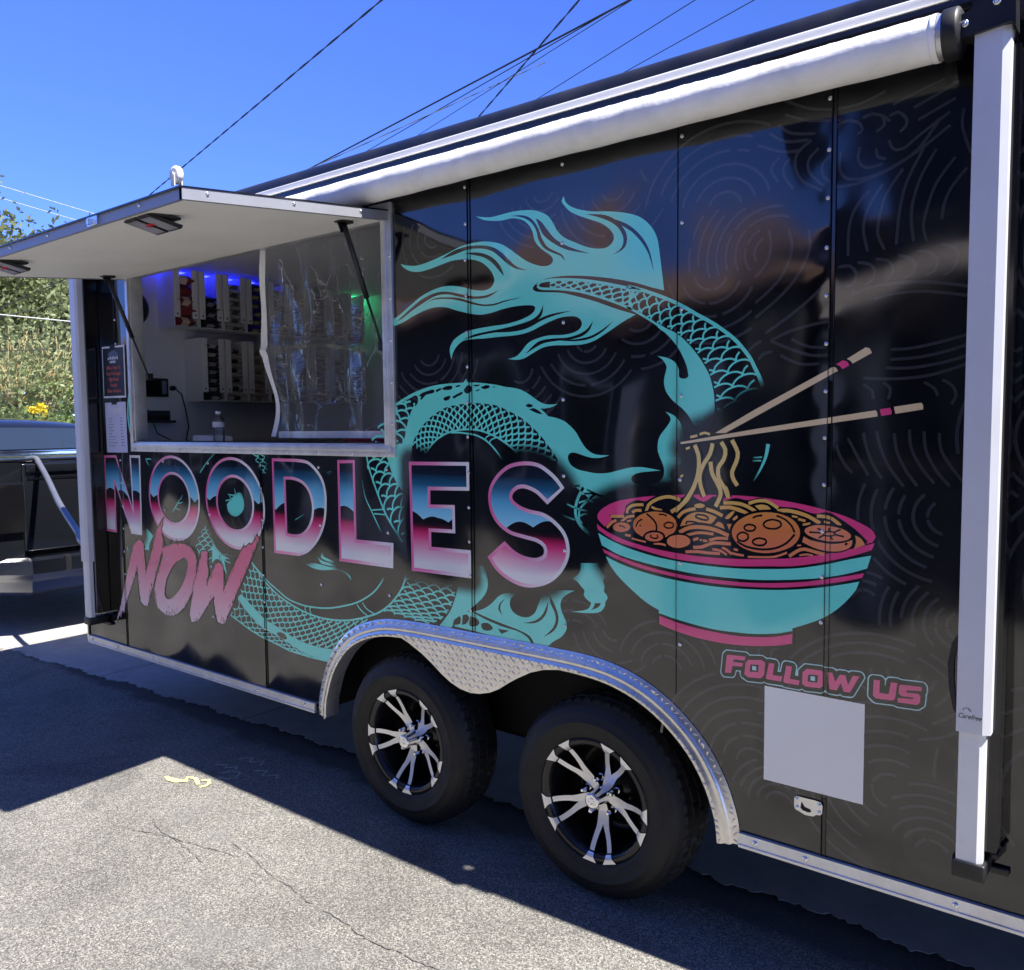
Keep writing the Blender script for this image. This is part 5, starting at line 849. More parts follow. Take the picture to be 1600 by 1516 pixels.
# ---- tread plate fender with the drop between the wheels
fe = MB()
secs = [(.004, -.0025), (.002, -.0045), (-.020, -.0055), (-.024, -.014), (-.030, -.0185), (-.036, -.014), (-.039, -.0155), (-.045, -.0155), (-.049, -.022), (-.062, -.024), (-.064, -.020), (-.064, .05)]
NV = len(secs); nrm = []
for i, p in enumerate(ARCHC):
    t = ARCHC[min(i+1, len(ARCHC)-1)]-ARCHC[max(i-1, 0)]; t = t/np.linalg.norm(t); nrm.append(np.array([-t[1], t[0]]))
vs = []
for p, n_ in zip(ARCHC, nrm):
    for d, y in secs: q = p+n_*(d+.012); vs.append((q[0], y, q[1]))
fe.add(vs, [(i*NV+j, (i+1)*NV+j, (i+1)*NV+j+1, i*NV+j+1) for i in range(len(ARCHC)-1) for j in range(NV-1)], 0, True)
drop = [(-1.335, .77), (-1.30, .763), (-1.261, .750), (-1.193, .720), (-1.14, .690), (-1.094, .660), (-1.045, .634), (-.998, .619), (-.95, .613), (-.904, .618), (-.855, .632), (-.814, .652), (-.77, .682), (-.727, .708), (-.67, .738), (-.615, .757), (-.55, .768), (-.47, .772), (-.47, .778), (-.9, .781), (-1.335, .778)]
fe.prism(drop, 'Y', -.0235, -.019)
fen = fe.obj('fender', MATS['diamond_plate'], T)
lug = MB()
def add_lug(o, U, V, Nn, ang):
    d = U*math.cos(ang)+V*math.sin(ang); e = Nn.cross(d); L_, W_, H_ = .0112, .0033, .0034
    pts = [o-d*L_, o-e*W_, o+d*L_, o+e*W_, o+Nn*H_-d*L_*.45, o+Nn*H_+d*L_*.45]
    lug.add([p[:] for p in pts], [(0, 1, 4), (1, 2, 5), (1, 5, 4), (2, 3, 5), (3, 0, 4), (3, 4, 5)], 0, True)
pit = .0205
dp = np.array(drop)
def inpoly(x, z):
    r = False
    for i in range(len(dp)):
        (x1, y1), (x2, y2) = dp[i], dp[i-1]
        if (y1 > z) != (y2 > z) and x < (x2-x1)*(z-y1)/(y2-y1)+x1: r = not r
    return r
for i in range(52):
    for j in range(12):
        x = -1.36+i*pit; z = .60+j*pit
        if inpoly(x, z) and inpoly(x, z-.006): add_lug(Vector((x, -.0236, z)), Vector((1, 0, 0)), Vector((0, 0, 1)), Vector((0, -1, 0)), (1 if (i+j) % 2 else -1)*.78)
acc = 0
for i in range(1, len(ARCHC)):
    seg = ARCHC[i]-ARCHC[i-1]; L_ = np.linalg.norm(seg); s0 = -acc % .0205
    while s0 < L_:
        for k, (d, y) in enumerate(((.003, -.0052), (-.0435, -.0236))):
            q = ARCHC[i-1]+seg*(s0/L_)+nrm[i]*(d+0.0); t = seg/L_
            add_lug(Vector((q[0], y, q[1])), Vector((t[0], 0, t[1])), Vector((nrm[i][0], 0, nrm[i][1])), Vector((0, -1, 0)), (1 if (int((acc+s0)/.0205)+k) % 2 else -1)*.78)
        s0 += .0205
    acc += L_
lg = lug.obj('tread_lugs', MATS['diamond_plate'], fen, fix=False); lg['kind'] = 'stuff'
for k in range(3, len(ARCHC)-2, 9):
    q = ARCHC[k]+nrm[k]*.004; inst(SCREW, 'rivet', (q[0], -.0055, q[1]), fen)

# ---- wheels
plain('tyre_wall', (.0065, .0065, .007), .62, noise=.35, nscale=26, bump=.0005)
def tyre_obj(parent):
    mb = MB()
    mb.lathe([(.203, .012), (.209, -.002), (.214, -.008), (.222, -.009), (.228, -.013), (.240, -.016), (.262, -.020), (.264, -.0215), (.268, -.0215), (.270, -.0195), (.290, -.016), (.305, -.009), (.3065, -.0065), (.310, -.005), (.318, .004), (.326, .016)], (0, 0, 0), 72, 0)
    mb.lathe([(.326, .180), (.305, .2), (.26, .215), (.215, .205), (.205, .18)], (0, 0, 0), 48, 0)
    n = 216; pr = []
    for y, r in ((.016, .326), (.026, .334), (.048, .3385), (.050, .331), (.058, .331), (.060, .340), (.092, .341), (.094, .332), (.102, .332), (.104, .341), (.136, .340), (.138, .331), (.146, .331), (.148, .3385), (.170, .334), (.180, .326)): pr.append((r, y))
    vs = []
    for k in range(n):
        a = 2*math.pi*k/n
        for j, (r, y) in enumerate(pr):
            if j in (1, 2, 13, 14) and k % 4 == 0: r -= .0045
            if j in (5, 6, 9, 10) and k % 6 == (0 if j < 7 else 3): r -= .005
            sk = .0035*(y-.1)/.05
            vs.append((r*math.cos(a+sk), y, r*math.sin(a+sk)))
    m = len(pr); mb.add(vs, [(k*m+j, k*m+j+1, ((k+1) % n)*m+j+1, ((k+1) % n)*m+j) for k in range(n) for j in range(m-1)], 0, False)
    return mb.obj('tyre', MATS['tyre_wall'], parent)
def build_wheel(name, x, spin, label):
    w = empty(name, (x, 0, .340), T); w['label'] = label
    tyre_obj(w)
    mb = MB(); mb.lathe([(.2065, .004), (.2095, -.003), (.208, -.0055), (.190, -.002), (.184, .004), (.180, .016), (.176, .030), (.172, .048), (.170, .10), (.168, .17), (.12, .175), (.10, .09), (.05, .082), (.0, .082)], (0, 0, 0), 64, 0)
    mb.obj('rim', MATS['wheel_black'], w)
    def fy(r): return .056-.048*min(1, max(0, (r-.045)/.132))**1.25
    for k in range(5):
        c = math.radians(spin+72*k); sp = MB()
        def P(r, a, dy=0): return (r*math.cos(a), fy(r)+dy, r*math.sin(a))
        for sd in (-1, 1):
            # each branch: root near the hub, bowed outwards to its pad on the lip
            rr = [.034, .055, .075, .094, .110, .126, .144, .160, .172, .177]
            off = [.1, .09, .085, .11, .145, .176, .192, .198, .197, .194]
            hw = [.62, .50, .40, .27, .180, .145, .122, .110, .100, .098]
            L0, L1, L2, L3 = [], [], [], []
            for r, o_, h in zip(rr, off, hw):
                a0 = c+sd*(o_+h*.5)-h*.5*sd-(h*.5); a1 = a0+h
                if r < .1:  # joined root: keep inside edges meeting on the centre line
                    e = o_+h*.5; a0, a1 = (c-e, c+.001) if sd < 0 else (c-.001, c+e)
                L0.append(P(r, a0)); L1.append(P(r, a1)); L2.append(P(r, a0, .026)); L3.append(P(r, a1, .026))
            n = len(rr); vs = L0+L1+L2+L3
            sp.add(vs, [(i, i+1, n+i+1, n+i) for i in range(n-1)], 0)
            sp.add(vs, [(i, i+1, 2*n+i+1, 2*n+i) for i in range(n-1)]+[(n+i, n+i+1, 3*n+i+1, 3*n+i) for i in range(n-1)], 1)
            # flared pad on the rim lip
            am = c+sd*.192; pad = []
            for r, h, y in ((.180, .056, .002), (.187, .064, -.0035), (.194, .078, -.0068), (.2094, .128, -.0075)):
                pad += [(r*math.cos(am-h), y, r*math.sin(am-h)), (r*math.cos(am+h), y, r*math.sin(am+h))]
            b0 = [(q[0], q[1]+.012, q[2]) for q in pad]
            sp.add(pad+b0, [(0, 2, 3, 1), (2, 4, 5, 3), (4, 6, 7, 5)], 0); sp.add(pad+b0, [(0, 2, 10, 8), (2, 4, 12, 10), (4, 6, 14, 12), (1, 3, 11, 9), (3, 5, 13, 11), (5, 7, 15, 13), (0, 1, 9, 8)], 1)
        sp.obj('spoke', [MATS['machined'], MATS['wheel_black']], w)
        a = c+math.radians(36); q = (.060*math.cos(a), .060*math.sin(a))
        ln = MB(); ln.lathe([(0, .022), (.005, .022), (.0085, .027), (.0095, .034), (.0095, .06)], (q[0], 0, q[1]), 6, smooth=False); ln.lathe([(.0095, .058), (.0145, .060), (.0145, .082)], (q[0], 0, q[1]), 16); ln.obj('lug_nut', MATS['chrome'], w)
    hc = MB(); hc.lathe([(0, -.010), (.006, -.0115), (.012, -.010), (.019, -.0112), (.0255, -.010), (.0275, -.007), (.028, -.004), (.027, .0), (.0275, .03), (.034, .056), (.036, .08)], (0, 0, 0), 32)
    for k in range(7):
        a = k*.9; hc.box((.008*math.cos(a)-.003+.004*math.sin(k*3), -.0125, .009*math.sin(a)-.002), (.008*math.cos(a)+.004, -.0098, .009*math.sin(a)+.0025))
    hc.obj('hub_cap', MATS['chrome'], w)
    return w
build_wheel('wheel', -.432, 62, 'rear wheel with black and machined split spokes'); build_wheel('wheel', -1.317, 46, 'front wheel of the trailer with black and machined split spokes')
for x in (-.432, -1.317):
    w = empty('wheel', (x, 2.13, .340), T); t = tyre_obj(w); t.rotation_euler = (0, 0, math.pi); w['label'] = 'wheel on the far side'

# ---- serving window frame
wf = MB(); FO = (-3.352, -1.331, 1.470, 2.442)
def frame_ring(mb, o, i, y0, y1):
    (a, b, c, d), (e, f, g_, h) = o, i
    mb.box((a, y0, c), (b, y1, g_), bev=.0015); mb.box((a, y0, h), (b, y1, d), bev=.0015); mb.box((a, y0, g_+.0002), (e, y1, h-.0002), bev=.0015); mb.box((f, y0, g_+.0002), (b, y1, h-.0002), bev=.0015)
frame_ring(wf, FO, (-3.314, -1.369, 1.508, 2.404), -.012, .002)
frame_ring(wf, (-3.330, -1.353, 1.492, 2.420), (-3.306, -1.377, 1.516, 2.396), -.022, -.011)
wfo = wf.obj('window_frame', MATS['aluminium'], T)
jb = MB(); frame_ring(jb, (-3.313, -1.370, 1.509, 2.403), (-3.300, -1.383, 1.522, 2.390), -.010, .060); jb.obj('window_jamb', MATS['aluminium'], T)
for x in np.arange(-3.30, -1.34, .215): inst(SCREW, 'screw', (x, -.012, 1.481), wfo)
for z in np.arange(1.60, 2.40, .16): inst(SCREW, 'screw', (-1.342, -.012, z), wfo); inst(SCREW, 'screw', (-3.341, -.012, z), wfo)
MB().box((-3.299, -.004, 1.523), (-1.384, .40, 1.527)).obj('window_sill', MATS['black_gloss'], T)
cb = MB(); cb.box((-3.84, .052, 1.47), (-.6, .50, 1.506), bev=.003); cb.box((-3.85, .50, .47), (-3.25, 2.0, 1.42)); cb.obj('counter', MATS['counter_dark'], T)

# ---- hatch, hinged above the window and propped out
hx0, hx1 = -3.345, -1.346
def H(y, up=0.): # underside height at depth y
    return 2.378+(y/.862)*.090+up
ha = MB()
ha.add([(hx0, -.012, H(-.012)), (hx1, -.012, H(-.012)), (hx1, -.862, H(-.862)), (hx0, -.862, H(-.862))], [(0, 1, 2, 3)], 0)
hat = ha.obj('hatch', MATS['hatch_inner'], T)
tr = MB()
def hslab(mb, x0, x1, y0, y1, u0, u1):
    vs = [(x, y, H(y, u)) for u in (u0, u1) for (x, y) in ((x0, y0), (x1, y0), (x1, y1), (x0, y1))]
    mb.add(vs, [(0, 1, 2, 3), (4, 5, 6, 7), (0, 1, 5, 4), (1, 2, 6, 5), (2, 3, 7, 6), (3, 0, 4, 7)])
hslab(tr, hx1-.012, hx1+.004, -.866, -.012, -.003, .032); hslab(tr, hx0-.004, hx0+.012, -.866, -.012, -.003, .032); hslab(tr, hx0, hx1, -.866, -.852, -.003, .0322)
tr.obj('hatch_trim', MATS['trim_grey'], hat)
sk = MB(); hslab(sk, hx0-.006, hx1+.006, -.874, -.006, .0325, .0375); sk.obj('hatch_skin', MATS['black_gloss'], hat)
for x in np.arange(hx0+.1, hx1, .33): inst(SCREW, 'screw', (x, -.867, H(-.866, .02)), hat)
for y in (-.15, -.45, -.78): inst(SCREW, 'screw', (hx1+.0045, y, H(y, .02)), hat, rot=(0, 0, math.pi/2))
lt = MB(); hslab(lt, -1.93, -1.86, -.875, -.866, 0, .03); hslab(lt, -1.905, -1.89, -.89, -.875, .004, .022); lt.obj('hatch_latch', MATS['aluminium_bright'], hat)
for cx, cy in ((-1.68, -.775), (-2.86, -.775)):   # flood lamps hung under the hatch
    lm = MB(); z = H(cy)
    lm.box((cx-.085, cy-.05, z-.010), (cx+.085, cy+.055, z-.001), bev=.003)
    for s_ in (-1, 1):
        q = cx+s_*.042; vs = [(q-.036, cy-.06, z-.014), (q+.036, cy-.06, z-.014), (q+.036, cy+.06, z-.036), (q-.036, cy+.06, z-.036), (q-.036, cy-.055, z-.006), (q+.036, cy-.055, z-.006), (q+.036, cy+.065, z-.024), (q-.036, cy+.065, z-.024)]
        lm.add(vs, [(0, 1, 2, 3), (4, 5, 6, 7), (0, 1, 5, 4), (1, 2, 6, 5), (2, 3, 7, 6), (3, 0, 4, 7)])
    lo = lm.obj('hatch_lamp', MATS['black_plastic'], hat)
    ln = MB()
    for s_ in (-1, 1): q = cx+s_*.042; ln.add([(q-.030, cy-.05, z-.0165), (q+.030, cy-.05, z-.0165), (q+.030, cy+.05, z-.0350), (q-.030, cy+.05, z-.0350)], [(0, 1, 2, 3)])
    ln.tube([(cx-.012, cy-.005, z-.012), (cx-.012, cy-.005, z-.028)], .011, 12, 1); ln.tube([(cx+.014, cy-.005, z-.012), (cx+.014, cy-.005, z-.026)], .009, 12, 1)
    ln.obj('lamp_face', [MATS['led_lens'], MATS['red_plastic']], hat)
# small white pulley wheel clipped on the outer corner
pw = MB(); c0 = Vector((-1.40, -.848, 2.370)); 
pw.lathe([(.009, -.009), (.016, -.010), (.025, -.009), (.0275, -.004), (.022, 0), (.0275, .004), (.025, .009), (.016, .010), (.009, .009)], c0[:], 28); pw.box((c0.x-.01, c0.y-.014, 2.335), (c0.x+.010, c0.y-.011, 2.372)); pw.box((c0.x-.01, c0.y+.011, 2.335), (c0.x+.010, c0.y+.014, 2.372))
pw.tube([(c0.x, c0.y-.016, c0.z), (c0.x, c0.y+.016, c0.z)], .007, 10); pw.obj('pulley', MATS['white_paint'], hat)
for x, p, q in ((-3.215, (-.165, H(-.165)-.012), (.03, 1.865)), (-1.437, (-.150, H(-.150)-.012), (.03, 1.91))):
    st_ = MB(); a = Vector((x, p[0], p[1])); b = Vector((x, q[0], q[1])); m_ = a.lerp(b, .60)
    st_.tube([a, m_], .0105, 12); st_.tube([m_, b], .005, 10); st_.box((x-.020, p[0]-.03, p[1]+.004), (x+.020, p[0]+.03, p[1]+.014)); st_.prism([(p[0]-.022, p[1]+.006), (p[0]+.022, p[1]+.006), (p[0]+.004, p[1]-.03), (p[0]-.004, p[1]-.03)], 'X', x-.014, x-.011); st_.box((x-.01, q[0]-.01, q[1]-.02), (x+.01, q[0]+.02, q[1]+.015))
    st_.obj('gas_strut', MATS['black_plastic'], T)

# ---- awning: rolled fabric, end cap and the two folded arms
AY, AZc, AR = -.090, 2.478, .0515
rl = MB(); nx = 260; nA = 36; vs = []
for i in range(nx+1):
    x = -3.72+(4.295)*i/nx
    for k in range(nA):
        a = 2*math.pi*k/nA; r = AR+.0009*math.sin(x*7+a*2)+.0006*math.sin(x*31+a*5)
        if .9 < a < 2.2: r += .0013*math.sin(x*150+math.sin(x*37)*3)*max(0, math.sin((a-.9)/1.3*math.pi))*(1 if x > -.9 else .25)
        vs.append((x, AY+r*math.cos(a)*1.0, AZc+r*math.sin(a)))
rl.add(vs, [(i*nA+k, i*nA+(k+1) % nA, (i+1)*nA+(k+1) % nA, (i+1)*nA+k) for i in range(nx) for k in range(nA)], 0, True)
rlo = rl.obj('awning_roll', MATS['awning_white'], T)
ec = MB(); ec.lathe([(.0, .575), (.0525, .575), (.0535, .580), (.0535, .590)], (0, AY, AZc), 36, 0, axis='X'); ec.lathe([(.0505, .590), (.0505, .601)], (0, AY, AZc), 36, 1, axis='X'); ec.lathe([(.0505, .601), (.056, .602), (.057, .606), (.057, .630), (.055, .634), (.044, .640), (.014, .643), (.012, .66), (0, .66)], (0, AY, AZc), 36, 2, axis='X')
ec.obj('awning_end_cap', [MATS['awning_white'], MATS['aluminium'], MATS['black_plastic']], rlo)
MB().box((-3.72, -.04, 2.50), (.60, -.008, 2.512)).obj('awning_valance', MATS['awning_white'], rlo)
def text_mesh(body, size, mat, name, parent, loc, rot, shear=0, align='CENTER', extrude=.0002, xs=1.0):
    cu = bpy.data.curves.new(name, 'FONT'); cu.body = body; cu.size = size; cu.align_x = align; cu.align_y = 'CENTER'; cu.shear = shear; cu.extrude = extrude; cu.resolution_u = 3
    ob = bpy.data.objects.new(name, cu); COL.objects.link(ob); bpy.context.view_layer.update()
    me = bpy.data.meshes.new_from_object(ob.evaluated_get(bpy.context.evaluated_depsgraph_get())); bpy.data.objects.remove(ob); me.name = name
    me.materials.clear(); me.materials.append(MATS[mat]); o = bpy.data.objects.new(name, me); COL.objects.link(o); o.location = loc; o.rotation_euler = rot; o.scale = (xs, 1, 1)
    if parent: o.parent = parent
    return o
for ax, lab in ((.703, 'folded awning arm at the rear end'), (-3.722, 'folded awning arm at the front corner')):
    up_ = MB(); pr = [(ax-.036, -.112), (ax+.020, -.112), (ax+.036, -.103), (ax+.036, -.074), (ax-.036, -.074)]
    up_.prism(pr, 'Z', .853, 2.462); 
    ao = up_.obj('awning_arm', MATS['arm_grey'], T); ao['label'] = lab
    lo = MB(); lo.prism([(ax-.030, -.106), (ax+.014, -.106), (ax+.026, -.098), (ax+.026, -.078), (ax-.030, -.078)], 'Z', .535, .90); lo.obj('lower_tube', MATS['arm_light'], ao)
    bk = MB(); bk.box((ax-.020, -.074, .56), (ax+.050, -.003, 2.43)); bk.obj('arm_channel', MATS['black_gloss'], ao)
    ft = MB(); ft.box((ax-.038, -.112, .495), (ax+.034, -.004, .537), bev=.006); ft.box((ax-.055, -.014, .482), (ax+.070, -.002, .500), bev=.004); ft.tube([(ax+.046, -.060, .545), (ax+.046, -.02, .545)], .006, 10); ft.obj('arm_foot', MATS['black_plastic'], ao)
    hd = MB()
    hpts = [(ax-.036, 1.09), (ax-.052, 1.06), (ax-.060, 1.01), (ax-.056, .95), (ax-.046, .90), (ax-.036, .885), (ax-.040, .92), (ax-.046, .97), (ax-.046, 1.02), (ax-.040, 1.05)]
    hd.prism(hpts, 'Y', -.098, -.084); hd.tube([(ax-.050, -.100, 1.025), (ax-.050, -.082, 1.025)], .005, 8); hd.obj('arm_handle', MATS['black_plastic'], ao)
    tb = MB(); tp = [(ax-.075, 2.455), (ax-.075, 2.500), (ax-.04, 2.512), (ax-.015, 2.530), (ax+.02, 2.540), (ax+.044, 2.535), (ax+.046, 2.450), (ax+.038, 2.462), (ax-.03, 2.455)]
    tb.prism(tp, 'Y', -.122, -.068); tb.box((ax-.05, -.07, 2.46), (ax+.03, -.003, 2.55)); tb.obj('arm_bracket', MATS['black_plastic'], ao)
    for p in ((ax+.008, -.1225, 2.512), (ax-.055, -.1225, 2.482)): inst(BIGSCREW, 'screw', p, ao)
    for p in ((ax-.02, -.09, 2.545), (ax+.02, -.09, 2.548)): inst(BIGSCREW, 'screw', p, ao, rot=(-math.pi/2, 0, 0))
    if ax < 0:
        for z in np.arange(.62, 1.0, .016): inst(SCREW, 'screw', (ax+.044, -.0745, z), ao, scale=(.35, .6, .35))
    if ax > 0:
        text_mesh('Carefree', .0165, 'text_black', 'maker_mark', ao, (ax-.008, -.1124, .892), (math.pi/2, 0, 0), shear=.35, xs=.85)
        sr = MB()
        for k in range(7):
            a = math.pi*(k+.5)/7; c = (ax-.014, .904); sr.box((c[0]+.006*math.cos(a)-.0005, -.1127, c[1]+.006*math.sin(a)), (c[0]+.010*math.cos(a)+.0005, -.1122, c[1]+.010*math.sin(a)+.0006))
        sr.obj('maker_sun_mark', MATS['text_grey'], ao)
# ---- latch plate by the lower corner
lp = MB(); pl = [(.247, .503), (.244, .512), (.244, .535), (.250, .542), (.300, .543), (.318, .541), (.323, .533), (.322, .510), (.316, .504), (.306, .503), (.298, .496), (.275, .494), (.262, .499)]
lp.prism(pl, 'Y', -.006, -.0025); lpo = lp.obj('latch_plate', MATS['aluminium_bright'], T)
MB().prism([(.262, .512), (.265, .530), (.274, .517), (.290, .514), (.292, .507), (.284, .504), (.268, .506)], 'Y', -.0068, -.0061).obj('latch_slot', MATS['undercarriage'], lpo)
for p in ((.252, .534), (.252, .511), (.314, .533), (.314, .512)): inst(SCREW, 'screw', (p[0], -.006, p[1]), lpo)

# ------------------------------------------------------------------ inside the trailer
ls_ = MB(); ls_.box((-3.853, .30, 2.5465), (-3.845, 1.15, 2.5535)); ls_.obj('led_strip', MATS['blue_led'], T)
def disp_mesh(h):
    mb = MB(); W_, D_ = .158, .19
    mb.box((0, 0, .0), (D_, .004, h)); mb.box((0, W_-.004, 0), (D_, W_, h)); mb.box((.004, .0042, 0), (D_+.02, W_-.0042, .004))
    for a, b in ((.0, .040), (W_-.040, W_)): mb.box((D_, a, .055), (D_+.003, b, h), bev=.001)
    for y in (.02, W_-.02): mb.tube([(D_+.001, y, .075), (D_+.006, y, .075)], .006, 10, 1)
    me = mb.mesh('packet_dispenser'); me.materials.append(MATS['dispenser_white']); me.materials.append(MATS['text_grey']); return me
DU, DL = disp_mesh(.345), disp_mesh(.385)
packs = {}
def pack_mesh(col, mark, h=.027):
    k = (col, mark, h)
    if k in packs: return packs[k]
    nm = 'pack_%d' % len(packs); col = tuple(min(.85, c_*1.7) for c_ in col); mark = tuple(min(.9, c_*1.3) for c_ in mark); plain(nm, col, .35, noise=.12, nscale=40); plain(nm+'m', mark, .4)
    mb = MB(); n = 6
    def P(i, j, s):
        u, v = i/n*2-1, j/n*2-1; z = h*.5*s*max(0, (1-abs(u)**4)*(1-abs(v)**4))**.6
        return (u*.085+.01*math.sin(v*5)*.2, v*.068, z+.0022*math.sin(u*9+v*4)*s*(1-u*u)*(1-v*v))
    for s in (1, -1):
        vs = [P(i, j, s) for i in range(n+1) for j in range(n+1)]
        fs = [(i*(n+1)+j, (i+1)*(n+1)+j, (i+1)*(n+1)+j+1, i*(n+1)+j+1) for i in range(n) for j in range(n)]
        for q, f in enumerate(fs):
            i, j = q//n, q % n; mb.add([vs[t] for t in f], [(0, 1, 2, 3)], 1 if (i >= n-1 and j in (2, 3)) else 0, True)
    me = mb.mesh('noodle_packet'); me.materials.append(MATS[nm]); me.materials.append(MATS[nm+'m']); packs[k] = me; return me
UP = [('dark red', (.16, .025, .03), (.7, .55, .5), 5, .062), ('black', (.012, .012, .018), (.4, .4, .45), 6, .034), ('white and grey', (.62, .60, .58), (.10, .10, .11), 11, .027), ('deep blue', (.02, .03, .30), (.75, .62, .2), 12, .027), ('brown', (.30, .20, .15), (.08, .05, .05), 11, .027), ('tan', (.42, .34, .26), (.12, .08, .07), 10, .027), ('maroon', (.25, .08, .07), (.5, .4, .3), 11, .027), ('brown and cream', (.36, .26, .18), (.6, .5, .4), 11, .027), ('olive', (.22, .20, .10), (.5, .45, .3), 10, .027)]
LO = [('black and white', (.02, .02, .024), (.75, .75, .76), 13, .027), ('cream with dark stripe', (.52, .47, .42), (.04, .035, .04), 11, .030), ('plain beige', (.46, .40, .35), (.30, .25, .22), 11, .030), ('brown', (.28, .19, .14), (.10, .07, .06), 12, .027), ('tan', (.38, .30, .23), (.1, .08, .08), 12, .027), ('dull red', (.27, .10, .09), (.45, .35, .3), 12, .027), ('cream', (.50, .44, .36), (.2, .15, .12), 11, .027), ('grey', (.32, .32, .33), (.1, .1, .1), 11, .027)]
ORD = ['first', 'second', 'third', 'fourth', 'fifth', 'sixth', 'seventh', 'eighth', 'ninth', 'tenth', 'eleventh', 'twelfth', 'thirteenth', 'fourteenth']
def row(cols, me, y0, z0, h, nm):
    for k, (cn, c, mk_, n, ph) in enumerate(cols):
        y = y0+.167*k
        o = inst(me, 'packet_dispenser', (-3.854, y, z0))
        tag(o, 'white dispenser of %s packets, %s from the window in the %s row' % (cn, ORD[k], nm), 'dispenser', 'packet dispensers on the end wall')
        for i in range(n):
            zz = z0+.006+ph*.5+i*ph*.98
            if zz > z0+h-.01: break
            p = inst(pack_mesh(c, mk_, ph), 'noodle_packet', (-3.752+random.uniform(-.004, .012), y+.079+random.uniform(-.003, .003), zz), rot=(random.uniform(-.09, .09), random.uniform(-.06, .06), random.uniform(-.12, .12)+(math.pi if i % 2 else 0)))
            tag(p, '%s from bottom of the %s packets in the %s row, %s dispenser' % (ORD[i], cn, nm, ORD[k]), 'food packet', '%s packets in the %s dispenser of the %s row' % (cn, ORD[k], nm))
row(UP, DU, .452, 2.198, .345, 'upper'); row(LO, DL, .620, 1.757, .385, 'lower')
# wall things
mb = MB(); mb.box((-3.853, .315, 1.783), (-3.825, .49, 1.895), bev=.004); mo = mb.obj('payment_screen', MATS['black_plastic']); tag(mo, 'small black screen on the inside end wall below the dispensers', 'screen')
MB().box((-3.8248, .335, 1.798), (-3.8240, .44, 1.882)).obj('glass', MATS['black_gloss'], mo); MB().box((-3.8248, .447, 1.80), (-3.8238, .475, 1.88)).obj('key_panel', MATS['text_grey'], mo)
mb = MB(); mb.lathe([(0, -3.79), (.085, -3.79), (.105, -3.80), (.110, -3.83), (.110, -3.854)], (0, .265, 2.30), 32, axis='X'); tag(mb.obj('wall_speaker', MATS['black_plastic']), 'round black speaker on the inside end wall by the window edge', 'speaker')
mb = MB(); mb.box((-3.853, .20, 1.625), (-3.78, .505, 1.640)); mb.box((-3.853, .20, 1.64), (-3.845, .505, 1.70)); sh = mb.obj('wall_shelf', MATS['counter_dark']); tag(sh, 'narrow dark shelf below the black screen on the inside wall', 'shelf')
mb = MB(); mb.box((-3.84, .30, 1.6405), (-3.79, .47, 1.672), bev=.004); tag(mb.obj('power_strip', MATS['black_plastic']), 'black power strip on the narrow dark shelf', 'power strip')
mb = MB(); mb.lathe([(0, -3.815), (.012, -3.815), (.016, -3.83), (.016, -3.853)], (0, .525, 1.838), 14, axis='X'); mb.tube([(-3.82, .525, 1.838), (-3.80, .56, 1.80), (-3.80, .585, 1.70), (-3.80, .60, 1.60), (-3.80, .58, 1.52), (-3.79, .52, 1.47)], .004, 6)
tag(mb.obj('plug_and_cord', MATS['black_plastic']), 'black plug in the end wall with its cord hanging down', 'cord')
mb = MB(); mb.tube([(-3.80, .30, 1.72), (-3.78, .34, 1.69), (-3.78, .36, 1.62), (-3.76, .37, 1.56), (-3.7, .42, 1.52), (-3.6, .5, 1.508)], .004, 6); mb.tube([(-3.80, .22, 1.70), (-3.79, .27, 1.73), (-3.79, .30, 1.70), (-3.79, .31, 1.672)], .004, 6)
tag(mb.obj('loose_cable', MATS['black_plastic']), 'loose black cable looping from the shelf down to the counter', 'cord')
mb = MB(); mb.box((-3.853, 1.93, 2.535), (-3.84, 2.06, 2.553)); tag(mb.obj('green_display', MATS['green_led']), 'small glowing green display seen through the clear curtain', 'display')
